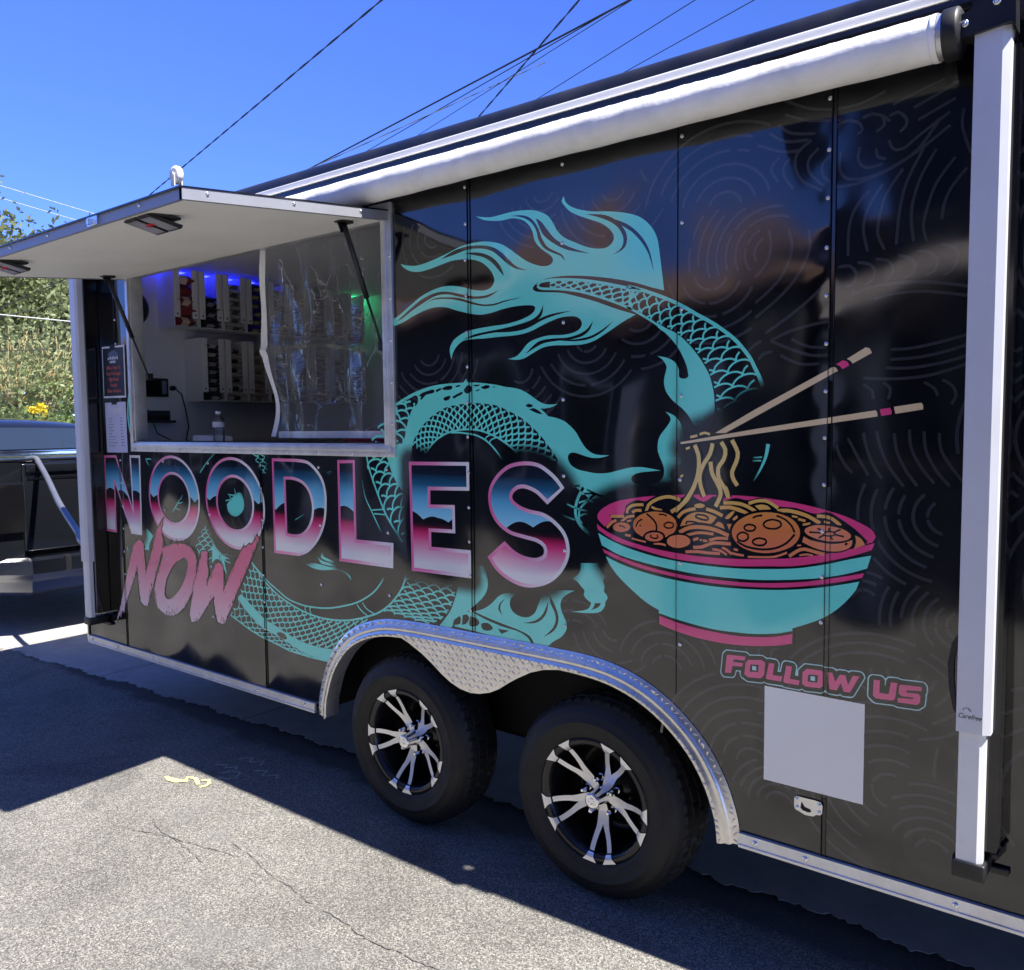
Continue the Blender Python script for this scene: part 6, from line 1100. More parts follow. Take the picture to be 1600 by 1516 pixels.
# bottle
def clear(name, col, rough, tint=.9, milk=0.03, crease=False):
    m, nt, lk, bs = nodes(name); out = nt['Material Output']
    tr_ = N(nt, 'ShaderNodeBsdfTransparent'); tr_.inputs[0].default_value = (tint, tint, tint*1.01, 1); gl_ = N(nt, 'ShaderNodeBsdfGlossy'); gl_.inputs['Roughness'].default_value = rough; gl_.inputs[0].default_value = (*col, 1)
    fr = N(nt, 'ShaderNodeFresnel', inp={'IOR': 1.5}); g_ = nt.new('ShaderNodeNewGeometry'); nz = N(nt, 'ShaderNodeTexNoise', inp={'Scale': 9, 'Detail': 4, 'Roughness': .6, 'Distortion': .8}); lk.new(g_.outputs['Position'], nz.inputs['Vector'])
    b = N(nt, 'ShaderNodeBump', inp={'Strength': .9, 'Distance': .012}); lk.new(nz.outputs['Fac'], b.inputs['Height']); lk.new(b.outputs[0], gl_.inputs['Normal']); lk.new(b.outputs[0], fr.inputs['Normal'])
    mx = nt.new('ShaderNodeMixShader'); lk.new(fr.outputs[0], mx.inputs[0]); lk.new(tr_.outputs[0], mx.inputs[1]); lk.new(gl_.outputs[0], mx.inputs[2])
    df = N(nt, 'ShaderNodeBsdfDiffuse'); df.inputs[0].default_value = (.8, .82, .86, 1); m2_ = N(nt, 'ShaderNodeMixShader', inp={0: milk}); lk.new(mx.outputs[0], m2_.inputs[1]); lk.new(df.outputs[0], m2_.inputs[2]); lk.new(m2_.outputs[0], out.inputs['Surface'])
    if crease:
        vo = N(nt, 'ShaderNodeTexVoronoi', feature='DISTANCE_TO_EDGE', inp={'Scale': 7.5}); mpn = N(nt, 'ShaderNodeVectorMath', operation='MULTIPLY'); mpn.inputs[1].default_value = (1.6, 0, .75); wv_ = N(nt, 'ShaderNodeMixRGB', inp={0: .07}); lk.new(g_.outputs['Position'], wv_.inputs[1]); lk.new(nz.outputs['Color'], wv_.inputs[2]); lk.new(wv_.outputs[0], mpn.inputs[0]); lk.new(mpn.outputs[0], vo.inputs['Vector'])
        cr_ = ramp(nt, [(0, 1.0), (.022, .0)]); lk.new(vo.outputs['Distance'], cr_.inputs[0]); n3 = N(nt, 'ShaderNodeTexNoise', inp={'Scale': 6, 'Detail': 2}); lk.new(g_.outputs['Position'], n3.inputs['Vector']); r3 = ramp(nt, [(.50, 0.), (.66, .22)]); lk.new(n3.outputs['Fac'], r3.inputs[0])
        mm_ = N(nt, 'ShaderNodeMath', operation='MULTIPLY'); lk.new(cr_.outputs[0], mm_.inputs[0]); lk.new(r3.outputs[0], mm_.inputs[1]); aa = N(nt, 'ShaderNodeMath', operation='ADD'); aa.inputs[1].default_value = milk; lk.new(mm_.outputs[0], aa.inputs[0]); lk.new(aa.outputs[0], m2_.inputs[0])
        hh = N(nt, 'ShaderNodeMath', operation='MULTIPLY_ADD'); hh.inputs[1].default_value = .5; lk.new(cr_.outputs[0], hh.inputs[0]); lk.new(nz.outputs['Fac'], hh.inputs[2]); lk.new(hh.outputs[0], b.inputs['Height'])
clear('bottle_clear', (.9, .9, .95), .03, .86); clear('curtain_clear', (.85, .87, .9), .08, .86, .07, True)
bx, by, bz = -2.835, .19, 1.506
mb = MB(); pr = [(.001, bz+.001), (.026, bz+.002), (.030, bz+.008)]
for k in range(6): pr += [(.0295, bz+.015+k*.012), (.0275, bz+.021+k*.012)]
pr += [(.030, bz+.09), (.030, bz+.118), (.027, bz+.130), (.018, bz+.143), (.012, bz+.150), (.012, bz+.157)]
mb.lathe(pr, (bx, by, 0), 24, axis='Z'); bo = mb.obj('water_bottle', MATS['bottle_clear']); tag(bo, 'clear plastic water bottle standing on the serving counter', 'bottle')
mb = MB(); mb.lathe([(.0304, bz+.088), (.0304, bz+.116)], (bx, by, 0), 24, axis='Z'); mb.obj('bottle_label', MATS['paper_white'], bo)
mb = MB(); mb.lathe([(0, bz+.170), (.0135, bz+.170), (.0142, bz+.168), (.0142, bz+.156)], (bx, by, 0), 20, axis='Z'); mb.obj('bottle_cap', MATS['white_paint'], bo)
mb = MB(); mb.prism([(-3.13, 1.5065), (-2.93, 1.5065), (-2.95, 1.545), (-3.06, 1.552), (-3.13, 1.552)], 'Y', .22, .34); tag(mb.obj('receipt_printer', MATS['white_paint']), 'low white box on the counter left of the water bottle', 'box')
mb = MB(); mb.box((-1.98, .30, 1.5065), (-1.52, .46, 1.512)); 
for a, b in (((-1.98, .30), (-1.52, .306)), ((-1.98, .454), (-1.52, .46)), ((-1.98, .306), (-1.974, .454)), ((-1.526, .306), (-1.52, .454))): mb.box((a[0], a[1], 1.512), (b[0], b[1], 1.575))
tag(mb.obj('red_tray', MATS['red_plastic']), 'shallow red tray on the counter behind the clear curtain', 'tray')
# clear vinyl curtain with folds and white hems
nx, nz_ = 70, 60; CX0, CX1, CZ0, CZ1 = -2.272, -1.386, 1.548, 2.396
def cur(i, j):
    u, v = i/nx, j/nz_; x = CX0+(CX1-CX0)*u; z = CZ0+(CZ1-CZ0)*v
    edge = (1-u)**6
    x += edge*(.030*math.sin(v*7+.4)-.03*(v > .5)*(v-.5)+.06*max(0, .28-v))
    y = .085+.016*math.sin(u*13+.6*math.sin(v*5))*(1-.5*v)+.009*math.sin(u*31+v*6)*math.sin(v*9)+.012*edge*math.sin(v*11)
    for fv in (.46,): y -= .012*math.exp(-((v-fv-.03*math.sin(u*5))/.018)**2)
    for fu in (.16, .42, .76): y -= .012*math.exp(-((u-fu-.012*math.sin(v*6))/.012)**2)
    return (x, y, z)
mb = MB(); vs = [cur(i, j) for i in range(nx+1) for j in range(nz_+1)]
mb.add(vs, [(i*(nz_+1)+j, (i+1)*(nz_+1)+j, (i+1)*(nz_+1)+j+1, i*(nz_+1)+j+1) for i in range(nx) for j in range(nz_)], 0, True)
cu_o = mb.obj('clear_curtain', MATS['curtain_clear'], fix=False); tag(cu_o, 'creased clear vinyl curtain with white hem hanging in the right half of the serving window', 'curtain')
mb = MB()
for j in range(nz_):
    for y_ in (-.004,):
        a0 = cur(0, j); a1 = cur(2, j); b0 = cur(0, j+1); b1 = cur(2, j+1); mb.add([(a0[0], a0[1]+y_, a0[2]), (a1[0]+.005, a1[1]+y_, a1[2]), (b1[0]+.005, b1[1]+y_, b1[2]), (b0[0], b0[1]+y_, b0[2])], [(0, 1, 2, 3)], 0, True)
mb.obj('side_hem', MATS['white_paint'], cu_o, fix=False)
mb = MB()
for i in range(4, nx):
    a = cur(i, 0); b = cur(i+1, 0); mb.add([(a[0], a[1]-.003, a[2]-.006), (b[0], b[1]-.003, b[2]-.006), (b[0], b[1]-.003, b[2]+.024), (a[0], a[1]-.003, a[2]+.024)], [(0, 1, 2, 3)], 0, True)
mb.obj('bottom_hem', MATS['white_paint'], cu_o, fix=False)
# ---- two printed sheets clipped beside the window
def sheet(x0, x1, z0, z1, tilt, base, label, cat):
    mb = MB(); mb.box((-(x1-x0)/2, -.0035, -(z1-z0)/2), ((x1-x0)/2, -.001, (z1-z0)/2)); o = mb.obj('menu_sheet', MATS[base], None, ((x0+x1)/2, -.002, (z0+z1)/2)); o.rotation_euler = (0, tilt, 0); tag(o, label, cat, 'sheets clipped beside the serving window'); 
    cl = MB(); cl.box((-.03, -.008, (z1-z0)/2-.012), (.02, -.0035, (z1-z0)/2+.006), bev=.002); cl.obj('clip', MATS['black_plastic'], o); return o
RX = (math.pi/2, 0, 0)
s1 = sheet(-3.634, -3.392, 1.760, 2.040, .01, 'paper_white', 'dark framed notice about tips, upper of the two sheets beside the window', 'notice')
MB().box((-.112, -.0045, -.130), (.112, -.0036, .130)).obj('dark_print', MATS['paper_dark'], s1)
for k, (t, m) in enumerate((('100% of Your Tip', 'text_red'), ('Goes To Douglas', 'text_red'), ('High School', 'text_red'), ('Football,', 'text_red'), ('Cheer or Soccer', 'text_red'))):
    text_mesh(t, .0275, m, 'notice_line', s1, (0, -.0048, .022-.031*k), RX, xs=.80)
lg_ = MB()
for cx, cz, r in ((-.025, .092, .020), (.005, .098, .024), (.030, .092, .018), (0, .075, .022)): lg_.prism([(cx+r*math.cos(a)*1.4, cz+r*math.sin(a)*.8) for a in np.linspace(0, 2*math.pi, 12, endpoint=False)], 'Y', -.0050-.0001*cx*10, -.0046)
lg_.obj('notice_emblem', MATS['text_blue'], s1)
tl_ = MB()
for k in range(9): x = -.055+k*.0125; tl_.box((x, -.0056, .066+.004*(k % 2)), (x+.008, -.0053, .078+.003*(k % 3)))
for k in range(5): x = -.035+k*.013; tl_.box((x, -.0056, .048), (x+.009, -.0053, .060))
tl_.obj('emblem_letters', MATS['text_white'], s1)
s2 = sheet(-3.625, -3.400, 1.462, 1.736, -.006, 'paper_lilac', 'pale lilac toppings price list, lower of the two sheets beside the window', 'price list')
text_mesh('Toppings', .056, 'text_white', 'list_heading', s2, (0, -.0042, .098), RX, xs=.80)
tl_ = MB()
for k in range(10):
    z = .046-.0165*k; x = -.080
    for w in ((.045, .03, .055, .04, .05, .03, .075, .07, .085, .065)[k],):
        n = int(w/.012)+1
        for q in range(n): tl_.box((x+q*.012, -.0042, z), (x+q*.012+random.uniform(.006, .010), -.0037, z+random.uniform(.004, .006)))
    for q in range(3 if k > 5 else 2): tl_.box((.052+q*.011, -.0042, z), (.060+q*.011, -.0037, z+.006))
tl_.obj('list_rows', MATS['text_grey'], s2)

# ------------------------------------------------------------------ pickup truck in front of the trailer
plain('truck_paint', (.008, .009, .012), .10, coat=.6); plain('truck_glass', (.02, .03, .045), .03, ior=2.2); plain('lamp_red', (.006, .006, .007), .05, ior=2.2); plain('tyre_far', (.012, .012, .013), .8)
tk = empty('pickup_truck', (-5.8, 1.16, 0)); tag(tk, 'black pickup truck with chrome bumper parked ahead of the trailer', 'pickup truck')
def tb(name, mb, mat): 
    o = mb.obj(name, MATS[mat]); o.parent = tk; o.matrix_parent_inverse = Matrix.Translation((5.8, -1.16, 0)); return o
mb = MB()
for y0, y1, s_ in ((.20, .42, 1), (1.90, 2.12, -1)):
    yo = y0 if s_ > 0 else y1; yi = y1 if s_ > 0 else y0
    prof = [(yo+.05*s_, 1.345), (yo+.015*s_, 1.30), (yo, 1.15), (yo+.005*s_, .80), (yo+.03*s_, .58), (yi, .58), (yi, 1.345)]
    mb = MB(); mb.prism(prof, 'X', -7.86, -5.84); tb('bed_side', mb, 'truck_paint')
mb = MB(); mb.box((-5.90, .425, .66), (-5.835, 1.895, 1.335), bev=.014); mb.box((-5.836, .45, 1.265), (-5.815, 1.87, 1.330), bev=.008); mb.box((-5.838, .46, 1.225), (-5.826, 1.86, 1.236)); tg = tb('tailgate', mb, 'truck_paint')
MB().box((-5.830, 1.06, 1.10), (-5.812, 1.26, 1.17), bev=.006).obj('handle', MATS['black_plastic'], tg).matrix_parent_inverse = Matrix.Identity(4)
mb = MB(); mb.box((-5.835, .46, 1.212), (-5.829, 1.86, 1.222)); tb('trim_strip', mb, 'chrome')
for y0, y1 in ((.215, .418), (1.902, 2.105)):
    mb = MB(); mb.prism([(-5.85, .80), (-5.80, .82), (-5.795, 1.00), (-5.80, 1.18), (-5.85, 1.20)], 'Y', y0, y1); tb('tail_lamp', mb, 'lamp_red')
mb = MB(); bp_ = [(-5.90, .625), (-5.76, .622), (-5.715, .600), (-5.705, .50), (-5.735, .44), (-5.74, .36), (-5.80, .33), (-5.90, .33)]
mb.prism(bp_, 'Y', .42, 1.90)
for s_, y0, y1 in ((1, .42, .17), (-1, 1.90, 2.15)):
    a = [(x, y0, z) for x, z in bp_]; b = [(x-.16, y1, z*.92+.05) for x, z in bp_]; n = len(bp_)
    mb.add(a+b, [(i, (i+1) % n, n+(i+1) % n, n+i) for i in range(n)])
tb('bumper', mb, 'bumper_metal')
mb = MB(); mb.box((-5.745, .66, .50), (-5.701, .70, .615)); mb.box((-5.745, 1.62, .50), (-5.701, 1.66, .615)); mb.box((-5.77, .95, .45), (-5.70, 1.37, .56)); tb('bumper_pad', mb, 'black_plastic')
mb = MB(); mb.box((-7.85, .25, 1.347), (-5.86, 2.07, 1.372), bev=.010); tb('bed_cover', mb, 'truck_paint')
# cab
cabp = [(-7.90, .55), (-7.90, 1.372), (-7.97, 1.40), (-8.14, 1.615), (-8.24, 1.675), (-8.60, 1.72), (-9.1, 1.72), (-9.5, 1.66), (-10.05, 1.36), (-10.05, .55)]
mb = MB(); nY = 8; vs = []
for k in range(nY+1):
    t = k/nY*2-1; w = .93
    for x, z in cabp: vs.append((x+.10*t*t*(1 if z > 1.3 else 0)*-1, 1.16+t*(w-.14*max(0, z-1.35)/.37), z-.035*t*t*max(0, (z-1.55)/.17)))
m = len(cabp); mb.add(vs, [(k*m+j, k*m+j+1, (k+1)*m+j+1, (k+1)*m+j) for k in range(nY) for j in range(m-1)], 0, True)
for q_ in (0, nY): mb.add([vs[q_*m+j] for j in range(m)], [(0, 1, 8, 9), (1, 2, 3, 6, 7, 8), (3, 4, 5, 6)])
cab = tb('cab', mb, 'truck_paint')
mb = MB(); vs = []
for k in range(9):
    t = (k/8*2-1)
    for x, z in ((-7.955, 1.395), (-8.125, 1.610)): vs.append((x-.10*t*t+.012, 1.16+t*.80, z-.035*t*t*max(0, (z-1.55)/.17)+.004))
mb.add(vs, [(2*k, 2*k+2, 2*k+3, 2*k+1) for k in range(8)], 0, True); tb('rear_window', mb, 'truck_glass')
mb = MB(); mb.box((-7.96, .38, 1.374), (-7.93, 1.94, 1.384)); tb('window_trim', mb, 'chrome')
mb = MB(); mb.prism([(-10.05, .50), (-10.05, 1.30), (-10.8, 1.24), (-11.35, 1.10), (-11.42, .50)], 'Y', .22, 2.10); tb('bonnet', mb, 'truck_paint')
mb = MB(); mb.box((-11.3, .30, .38), (-5.92, 2.02, .60)); tb('frame', mb, 'undercarriage')
def cab_y(z, s_): return 1.16+s_*(.93-.14*max(0, z-1.35)/.37)
for s_ in (-1, 1):
    for poly in ([(-8.28, 1.405), (-8.38, 1.60), (-8.95, 1.655), (-8.95, 1.405)], [(-9.02, 1.405), (-9.02, 1.655), (-9.42, 1.640), (-9.86, 1.425), (-9.86, 1.405)]):
        mb = MB(); f = [(x-.05, cab_y(z, s_)+s_*.006, z) for x, z in poly]; b = [(x-.05, cab_y(z, s_)-s_*.02, z) for x, z in poly]; n = len(poly)
        mb.add(f+b, [tuple(range(n)), tuple(range(2*n-1, n-1, -1))]+[(i, (i+1) % n, n+(i+1) % n, n+i) for i in range(n)]); tb('side_window', mb, 'truck_glass')
    for x in (-8.22, -9.06, -10.02):
        mb = MB(); y = 1.16+s_*.932; mb.box((x, y-.004, .60), (x+.010, y+.004, 1.36)); tb('door_seam', mb, 'undercarriage')
    for x in (-8.36, -9.22):
        mb = MB(); y = 1.16+s_*.945; mb.box((x-.14, y-.018, 1.17), (x, y+.018, 1.205), bev=.006); tb('door_handle', mb, 'chrome')
    mb = MB(); y = 1.16+s_*1.06; mb.box((-9.80, y-.09, 1.36), (-9.70, y+.09, 1.54), bev=.03); tb('mirror', mb, 'black_plastic')
    for x in (-7.0, -10.6):
        mb = MB(); y = 1.16+s_*(.963 if x > -8 else .945); lp_ = [(x+.47*math.cos(a), .40+.47*math.sin(a)) for a in np.linspace(-.1, math.pi+.1, 20)]+[(x+.40*math.cos(a), .40+.40*math.sin(a)) for a in np.linspace(math.pi+.1, -.1, 20)]
        mb.prism(lp_, 'Y', y-.02, y+.02); tb('arch_flare', mb, 'black_plastic')
        mb = MB(); mb.prism([(x+.41*math.cos(a), .40+.41*math.sin(a)) for a in np.linspace(-.1, math.pi+.1, 20)], 'Y', y-.016, y+.010); tb('wheel_arch', mb, 'undercarriage')
    mb = MB(); y = 1.16+s_*.78; mb.box((-11.44, y-.16, .88), (-11.30, y+.16, 1.04), bev=.02); tb('headlamp', mb, 'led_lens')
mb = MB(); mb.box((-11.45, .62, .68), (-11.40, 1.70, 1.02), bev=.01); tb('grille', mb, 'bumper_metal')
mb = MB(); vs = []
for k in range(9):
    t = (k/8*2-1)
    for x, z in ((-9.56, 1.64), (-10.02, 1.385)): vs.append((x-.10*t*t-.012, 1.16+t*.82, z-.035*t*t*max(0, (z-1.55)/.17)+.006))
mb.add(vs, [(2*k, 2*k+2, 2*k+3, 2*k+1) for k in range(8)], 0, True); tb('windscreen', mb, 'truck_glass')
for x in (-7.0, -10.6):
    for y in (.185, 2.135):
        w = empty('wheel', (x, y, .38)); w.parent = tk; w.matrix_parent_inverse = Matrix.Translation((5.8, -1.16, 0))
        s_ = 1 if y < 1 else -1
        mb = MB(); mb.lathe([(.23, 0), (.30, -.012*s_), (.36, 0.01*s_), (.385, .05*s_), (.385, .20*s_), (.35, .235*s_), (.2, .22*s_)], (0, 0, 0), 32); mb.obj('tyre', MATS['tyre_far'], w)
        mb = MB(); mb.lathe([(0, .03*s_), (.06, .02*s_), (.10, .05*s_), (.20, .03*s_), (.235, 0)], (0, 0, 0), 24); mb.obj('rim', MATS['aluminium'], w)
# grey hose from the bed rail down to the trailer nose
hp_ = [(-5.93, .50, 1.362), (-5.86, .535, 1.372), (-5.79, .535, 1.330), (-5.50, .47, 1.22), (-5.10, .36, 1.09), (-4.80, .29, 1.00), (-4.50, .215, .925), (-4.25, .12, .90), (-4.05, .12, .88)]
mb = MB(); pts = []
for i in range(len(hp_)-1):
    Q = [np.array(hp_[max(0, min(len(hp_)-1, i+k))]) for k in (-1, 0, 1, 2)]; pts += [cr(*Q, t) for t in (0, .25, .5, .75)]
mb.tube(pts+[np.array(hp_[-1])], .021, 12); plain('hose_grey', (.16, .165, .18), .35, .4, noise=.1, nscale=12)
tag(mb.obj('grey_hose', MATS['hose_grey']), 'grey hose drooping from the pickup bed to the trailer nose', 'hose')

# ------------------------------------------------------------------ trees and shrubs beyond the truck
plain('bark', (.16, .13, .10), .9, noise=.4, nscale=20); plain('twig_gold', (.40, .31, .15), .8, noise=.25, nscale=9)
def leafmat(name, c, tr=.35):
    m, nt, lk, bs = nodes(name); g_ = nt.new('ShaderNodeNewGeometry'); nz = N(nt, 'ShaderNodeTexNoise', inp={'Scale': 2.2, 'Detail': 3}); lk.new(g_.outputs['Position'], nz.inputs['Vector'])
    r = ramp(nt, [(.3, tuple(x*.6 for x in c)), (.7, tuple(x*1.45 for x in c))]); lk.new(nz.outputs['Fac'], r.inputs[0]); lk.new(r.outputs[0], bs.inputs['Base Color']); bs.inputs['Roughness'].default_value = .5
    t = N(nt, 'ShaderNodeBsdfTranslucent'); lk.new(r.outputs[0], t.inputs[0]); mx = N(nt, 'ShaderNodeMixShader', inp={0: tr}); lk.new(bs.outputs[0], mx.inputs[1]); lk.new(t.outputs[0], mx.inputs[2]); lk.new(mx.outputs[0], nt['Material Output'].inputs[0])
leafmat('leaf_mid', (.17, .20, .085)); leafmat('leaf_pale', (.23, .27, .13)); leafmat('leaf_shrub', (.15, .21, .075)); leafmat('leaf_dark', (.05, .09, .03))
def limbs(mb, base, top, r, depth, spread, tips, rnd):
    pts = [base.lerp(top, t)+Vector((rnd.uniform(-1, 1), rnd.uniform(-1, 1), 0))*(.04*(top-base).length if 0 < t < 1 else 0) for t in (0, .33, .66, 1)]
    mb.tube(pts, [r, r*.85, r*.7, r*.5], 6)
    if depth == 0: tips.append(top); return
    for k in range(rnd.choice((2, 3, 3))):
        d = (top-base).normalized()+Vector((rnd.uniform(-1, 1), rnd.uniform(-1, 1), rnd.uniform(-.2, .7)))*spread
        limbs(mb, pts[2].lerp(top, rnd.random()), top+d.normalized()*(top-base).length*rnd.uniform(.55, .85), r*.5, depth-1, spread, tips, rnd)
def leaf_cloud(pts, n, size, spread, rnd, mb):
    for _ in range(n):
        c = rnd.choice(pts); p = c+Vector((rnd.gauss(0, 1), rnd.gauss(0, 1), rnd.gauss(0, .8)))*spread
        a = Vector((rnd.uniform(-1, 1), rnd.uniform(-1, 1), rnd.uniform(-1, 1))).normalized(); b = a.orthogonal().normalized(); s_ = size*rnd.uniform(.6, 1.4)
        mb.v += [(p-a*s_)[:], (p+b*s_*.45)[:], (p+a*s_)[:], (p-b*s_*.45)[:]]; k = len(mb.v)-4; mb.f.append([k, k+1, k+2, k+3]); mb.m.append(0); mb.smooth.append(False)
def tree(name, loc, h, r, spread, depth, n, size, sp, leaf, label, cat, seed, group=None, bark='bark'):
    rnd = random.Random(seed); root = empty(name, loc); tag(root, label, cat, group); mb = MB(); tips = []
    limbs(mb, Vector((0, 0, -.1)), Vector((rnd.uniform(-.2, .2), rnd.uniform(-.2, .2), h*.36)), r, depth, spread, tips, rnd); mb.obj('trunk', MATS[bark], root, fix=False)
    lb = MB(); leaf_cloud(tips, n, size, sp, rnd, lb); lb.obj('crown', MATS[leaf], root, fix=False); return root
tree('leafy_tree', (-19.0, 5.9, 0), 3.9, .12, .75, 4, 11000, .075, .42, 'leaf_mid', 'tall light green tree behind the golden pollard, left of the trailer', 'tree', 3, 'trees beyond the pickup')
tree('leafy_tree', (-21.0, 8.6, 0), 3.9, .13, .7, 4, 12000, .08, .5, 'leaf_pale', 'pale hazy tree nearest the trailer corner, behind the others', 'tree', 11, 'trees beyond the pickup')
tree('leafy_tree', (-21.0, 4.9, 0), 5.2, .13, .7, 4, 14000, .08, .55, 'leaf_mid', 'tallest tree, its top showing above the open hatch at the left edge', 'tree', 21, 'trees beyond the pickup')
tree('leafy_tree', (-18.2, 7.3, 0), 3.2, .12, .8, 4, 10000, .07, .45, 'leaf_pale', 'light green tree between the golden pollard and the trailer corner', 'tree', 41, 'trees beyond the pickup')
tree('leafy_tree', (-24.5, 8.2, 0), 4.2, .14, .8, 4, 10000, .09, .6, 'leaf_mid', 'rear light green tree filling the gap behind the others', 'tree', 43, 'trees beyond the pickup')
lb = MB(); leaf_cloud([Vector((-27+random.uniform(-2, 2), 2+k*.35, random.uniform(.4, 3.6))) for k in range(50)], 26000, .10, .7, random.Random(77), lb)
tag(lb.obj('distant_thicket', MATS['leaf_mid'], fix=False), 'green thicket filling the view behind the trees', 'thicket', kind='stuff')
def shrub(loc, r, h, n, leaf, label, seed):
    rnd = random.Random(seed); root = empty('shrub', loc); tag(root, label, 'shrub', 'shrubs beyond the pickup'); mb = MB(); pts = []
    for k in range(14):
        a = rnd.uniform(0, 6.28); q = Vector((math.cos(a)*r*rnd.random(), math.sin(a)*r*rnd.random(), h*rnd.uniform(.45, 1))); mb.tube([Vector((0, 0, -.05)), q*.5+Vector((0, 0, .1)), q], [.03, .02, .008], 5); pts += [q, q*.75, q*.5]
    mb.obj('stem', MATS['bark'], root, fix=False); lb = MB(); leaf_cloud(pts, n, .05, .24, rnd, lb); lb.obj('foliage', MATS[leaf], root, fix=False)
shrub((-13.6, 4.55, 0), .9, 2.35, 5200, 'leaf_shrub', 'dense green shrub just left of the trailer corner', 5)
shrub((-15.2, 4.0, 0), .9, 2.0, 4200, 'leaf_pale', 'low pale shrub under the golden pollard', 6)
shrub((-13.0, 3.1, 0), .8, 1.7, 3000, 'leaf_shrub', 'small green shrub at the left edge above the truck roof', 8)
# pollarded tree with golden whips
rnd = random.Random(4); root = empty('pollard_tree', (-15.0, 4.1, 0)); tag(root, 'knobbly pollarded tree with long golden bare twigs', 'tree')
mb = MB(); tw = MB(); heads = []
for q in ((-.9, -.5, 2.1), (.1, .55, 2.2), (.6, -.3, 2.0), (-.2, -.1, 2.35), (-.5, .8, 1.95), (.3, -1.0, 1.9), (.2, 1.15, 2.05)):
    q = Vector(q); mb.tube([Vector((0, 0, -.1)), Vector((q.x*.25, q.y*.25, 1.0)), Vector((q.x*.7, q.y*.7, 1.6))+Vector((rnd.uniform(-.1, .1), rnd.uniform(-.1, .1), 0)), q], [.16, .12, .08, .055], 7); heads.append(q)
for q in heads:
    for k in range(24):
        d = Vector((rnd.gauss(0, .55), rnd.gauss(0, .55), rnd.uniform(.5, 1.3))); L_ = rnd.uniform(.3, 1.0); m_ = q+d*L_*.5+Vector((rnd.uniform(-.06, .06), rnd.uniform(-.06, .06), 0)); tw.tube([q+d*.02, m_, q+d*L_+Vector((0, 0, .12))], [.009, .006, .003], 4)
mb.obj('trunk', MATS['bark'], root, fix=False); tw.obj('twigs', MATS['twig_gold'], root, fix=False)
lb = MB(); leaf_cloud([h_+Vector((0, 0, .5)) for h_ in heads], 5200, .045, .5, rnd, lb); lb.obj('foliage', MATS['leaf_pale'], root, fix=False)
plain('petal_yellow', (.72, .56, .03), .6); plain('stem_green', (.08, .15, .03), .7)
root = empty('yellow_flower', (-11.05, 2.68, 0)); tag(root, 'bright yellow flower head above the truck roof', 'flower'); mb = MB(); mb.tube([(0, 0, 0), (.02, 0, .9), (0, 0, 1.82)], .010, 6); mb.obj('stem', MATS['stem_green'], root)
lb = MB(); leaf_cloud([Vector((0, 0, 1.86)), Vector((.05, .07, 1.88)), Vector((-.02, .12, 1.86))], 150, .035, .03, rnd, lb); lb.obj('petals', MATS['petal_yellow'], root, fix=False)

# ------------------------------------------------------------------ overhead cables
plain('cable_black', (.012, .012, .014), .6); plain('cable_pale', (.5, .5, .5), .6)
def cable(a, b, r, ext, label, twist=False, mat='cable_black', sag=.0, name='overhead_cable'):
    a, b = Vector(a), Vector(b); d = (b-a); a2 = a-d*ext[0]; b2 = b+d*ext[1]; mb = MB(); n = 240 if twist else 40; L_ = (b2-a2).length
    s_ = d.normalized().orthogonal().normalized(); t_ = d.normalized().cross(s_)
    def pt(k): t = k/n; return a2.lerp(b2, t)+Vector((0, 0, -sag*4*t*(1-t)))
    if twist:
        for ph in (0, math.pi): mb.tube([pt(k)+(s_*math.cos(k/n*L_/1.1*6.28+ph)+t_*math.sin(k/n*L_/1.1*6.28+ph))*r*1.1 for k in range(n+1)], r, 5)
    else: mb.tube([pt(k) for k in range(n+1)], r, 6)
    tag(mb.obj(name, MATS[mat], fix=False), label, 'cable', 'overhead cables')
cable((-7.89, 6.21, 7.5), (-17.0, 8.58, 7.5), .008, (1.5, 3), 'twisted overhead cable at far left, running down behind the open hatch', True)
cable((-5.22, 8.41, 7.5), (-14.37, 10.38, 7.5), .015, (5, 6), 'thickest overhead cable above the trailer roof')
cable((-5.33, 8.43, 7.5), (-12.88, 10.47, 7.5), .008, (5, 6), 'thin overhead cable just below the thickest one')
cable((-5.10, 8.10, 7.3), (-11.9, 10.35, 7.3), .006, (5, 6), 'hair thin overhead cable between the thick cable and the roof')
cable((-5.77, 7.96, 7.5), (-9.69, 10.43, 7.5), .008, (5, 2.5), 'steep twisted overhead cable crossing the thick one', True)
cable((-4.51, 8.99, 7.5), (-8.16, 10.4, 7.5), .007, (5, 7), 'slanting overhead cable, second from the right')
cable((-3.87, 9.52, 7.5), (-6.32, 10.4, 7.5), .007, (5, 9), 'slanting overhead cable furthest right')
cable((-11.07, 2.34, 3.17), (-10.75, 3.11, 3.64), .004, (6, 9), 'double service cable rising to the right across the trees', True)
cable((-11.07, 2.34, 3.06), (-10.75, 3.10, 3.32), .006, (6, 9), 'thin dark cable across the trees below the double service cable')
cable((-11.07, 2.34, 3.09), (-10.75, 3.10, 3.04), .008, (6, 9), 'pale cable crossing level in front of the trees', mat='cable_pale')
cable((-11.08, 2.32, 2.62), (-10.76, 3.09, 2.68), .006, (6, 9), 'lowest dark cable crossing in front of the golden twigs')
cable((-26.88, 8.58, 8.86), (-25.86, 10.92, 8.29), .010, (3, 3), 'faint distant cable at the left edge of the sky', mat='cable_pale')
cable((-26.89, 8.57, 8.50), (-25.86, 10.91, 7.93), .010, (3, 3), 'lower faint distant cable at the left edge of the sky', mat='cable_pale')

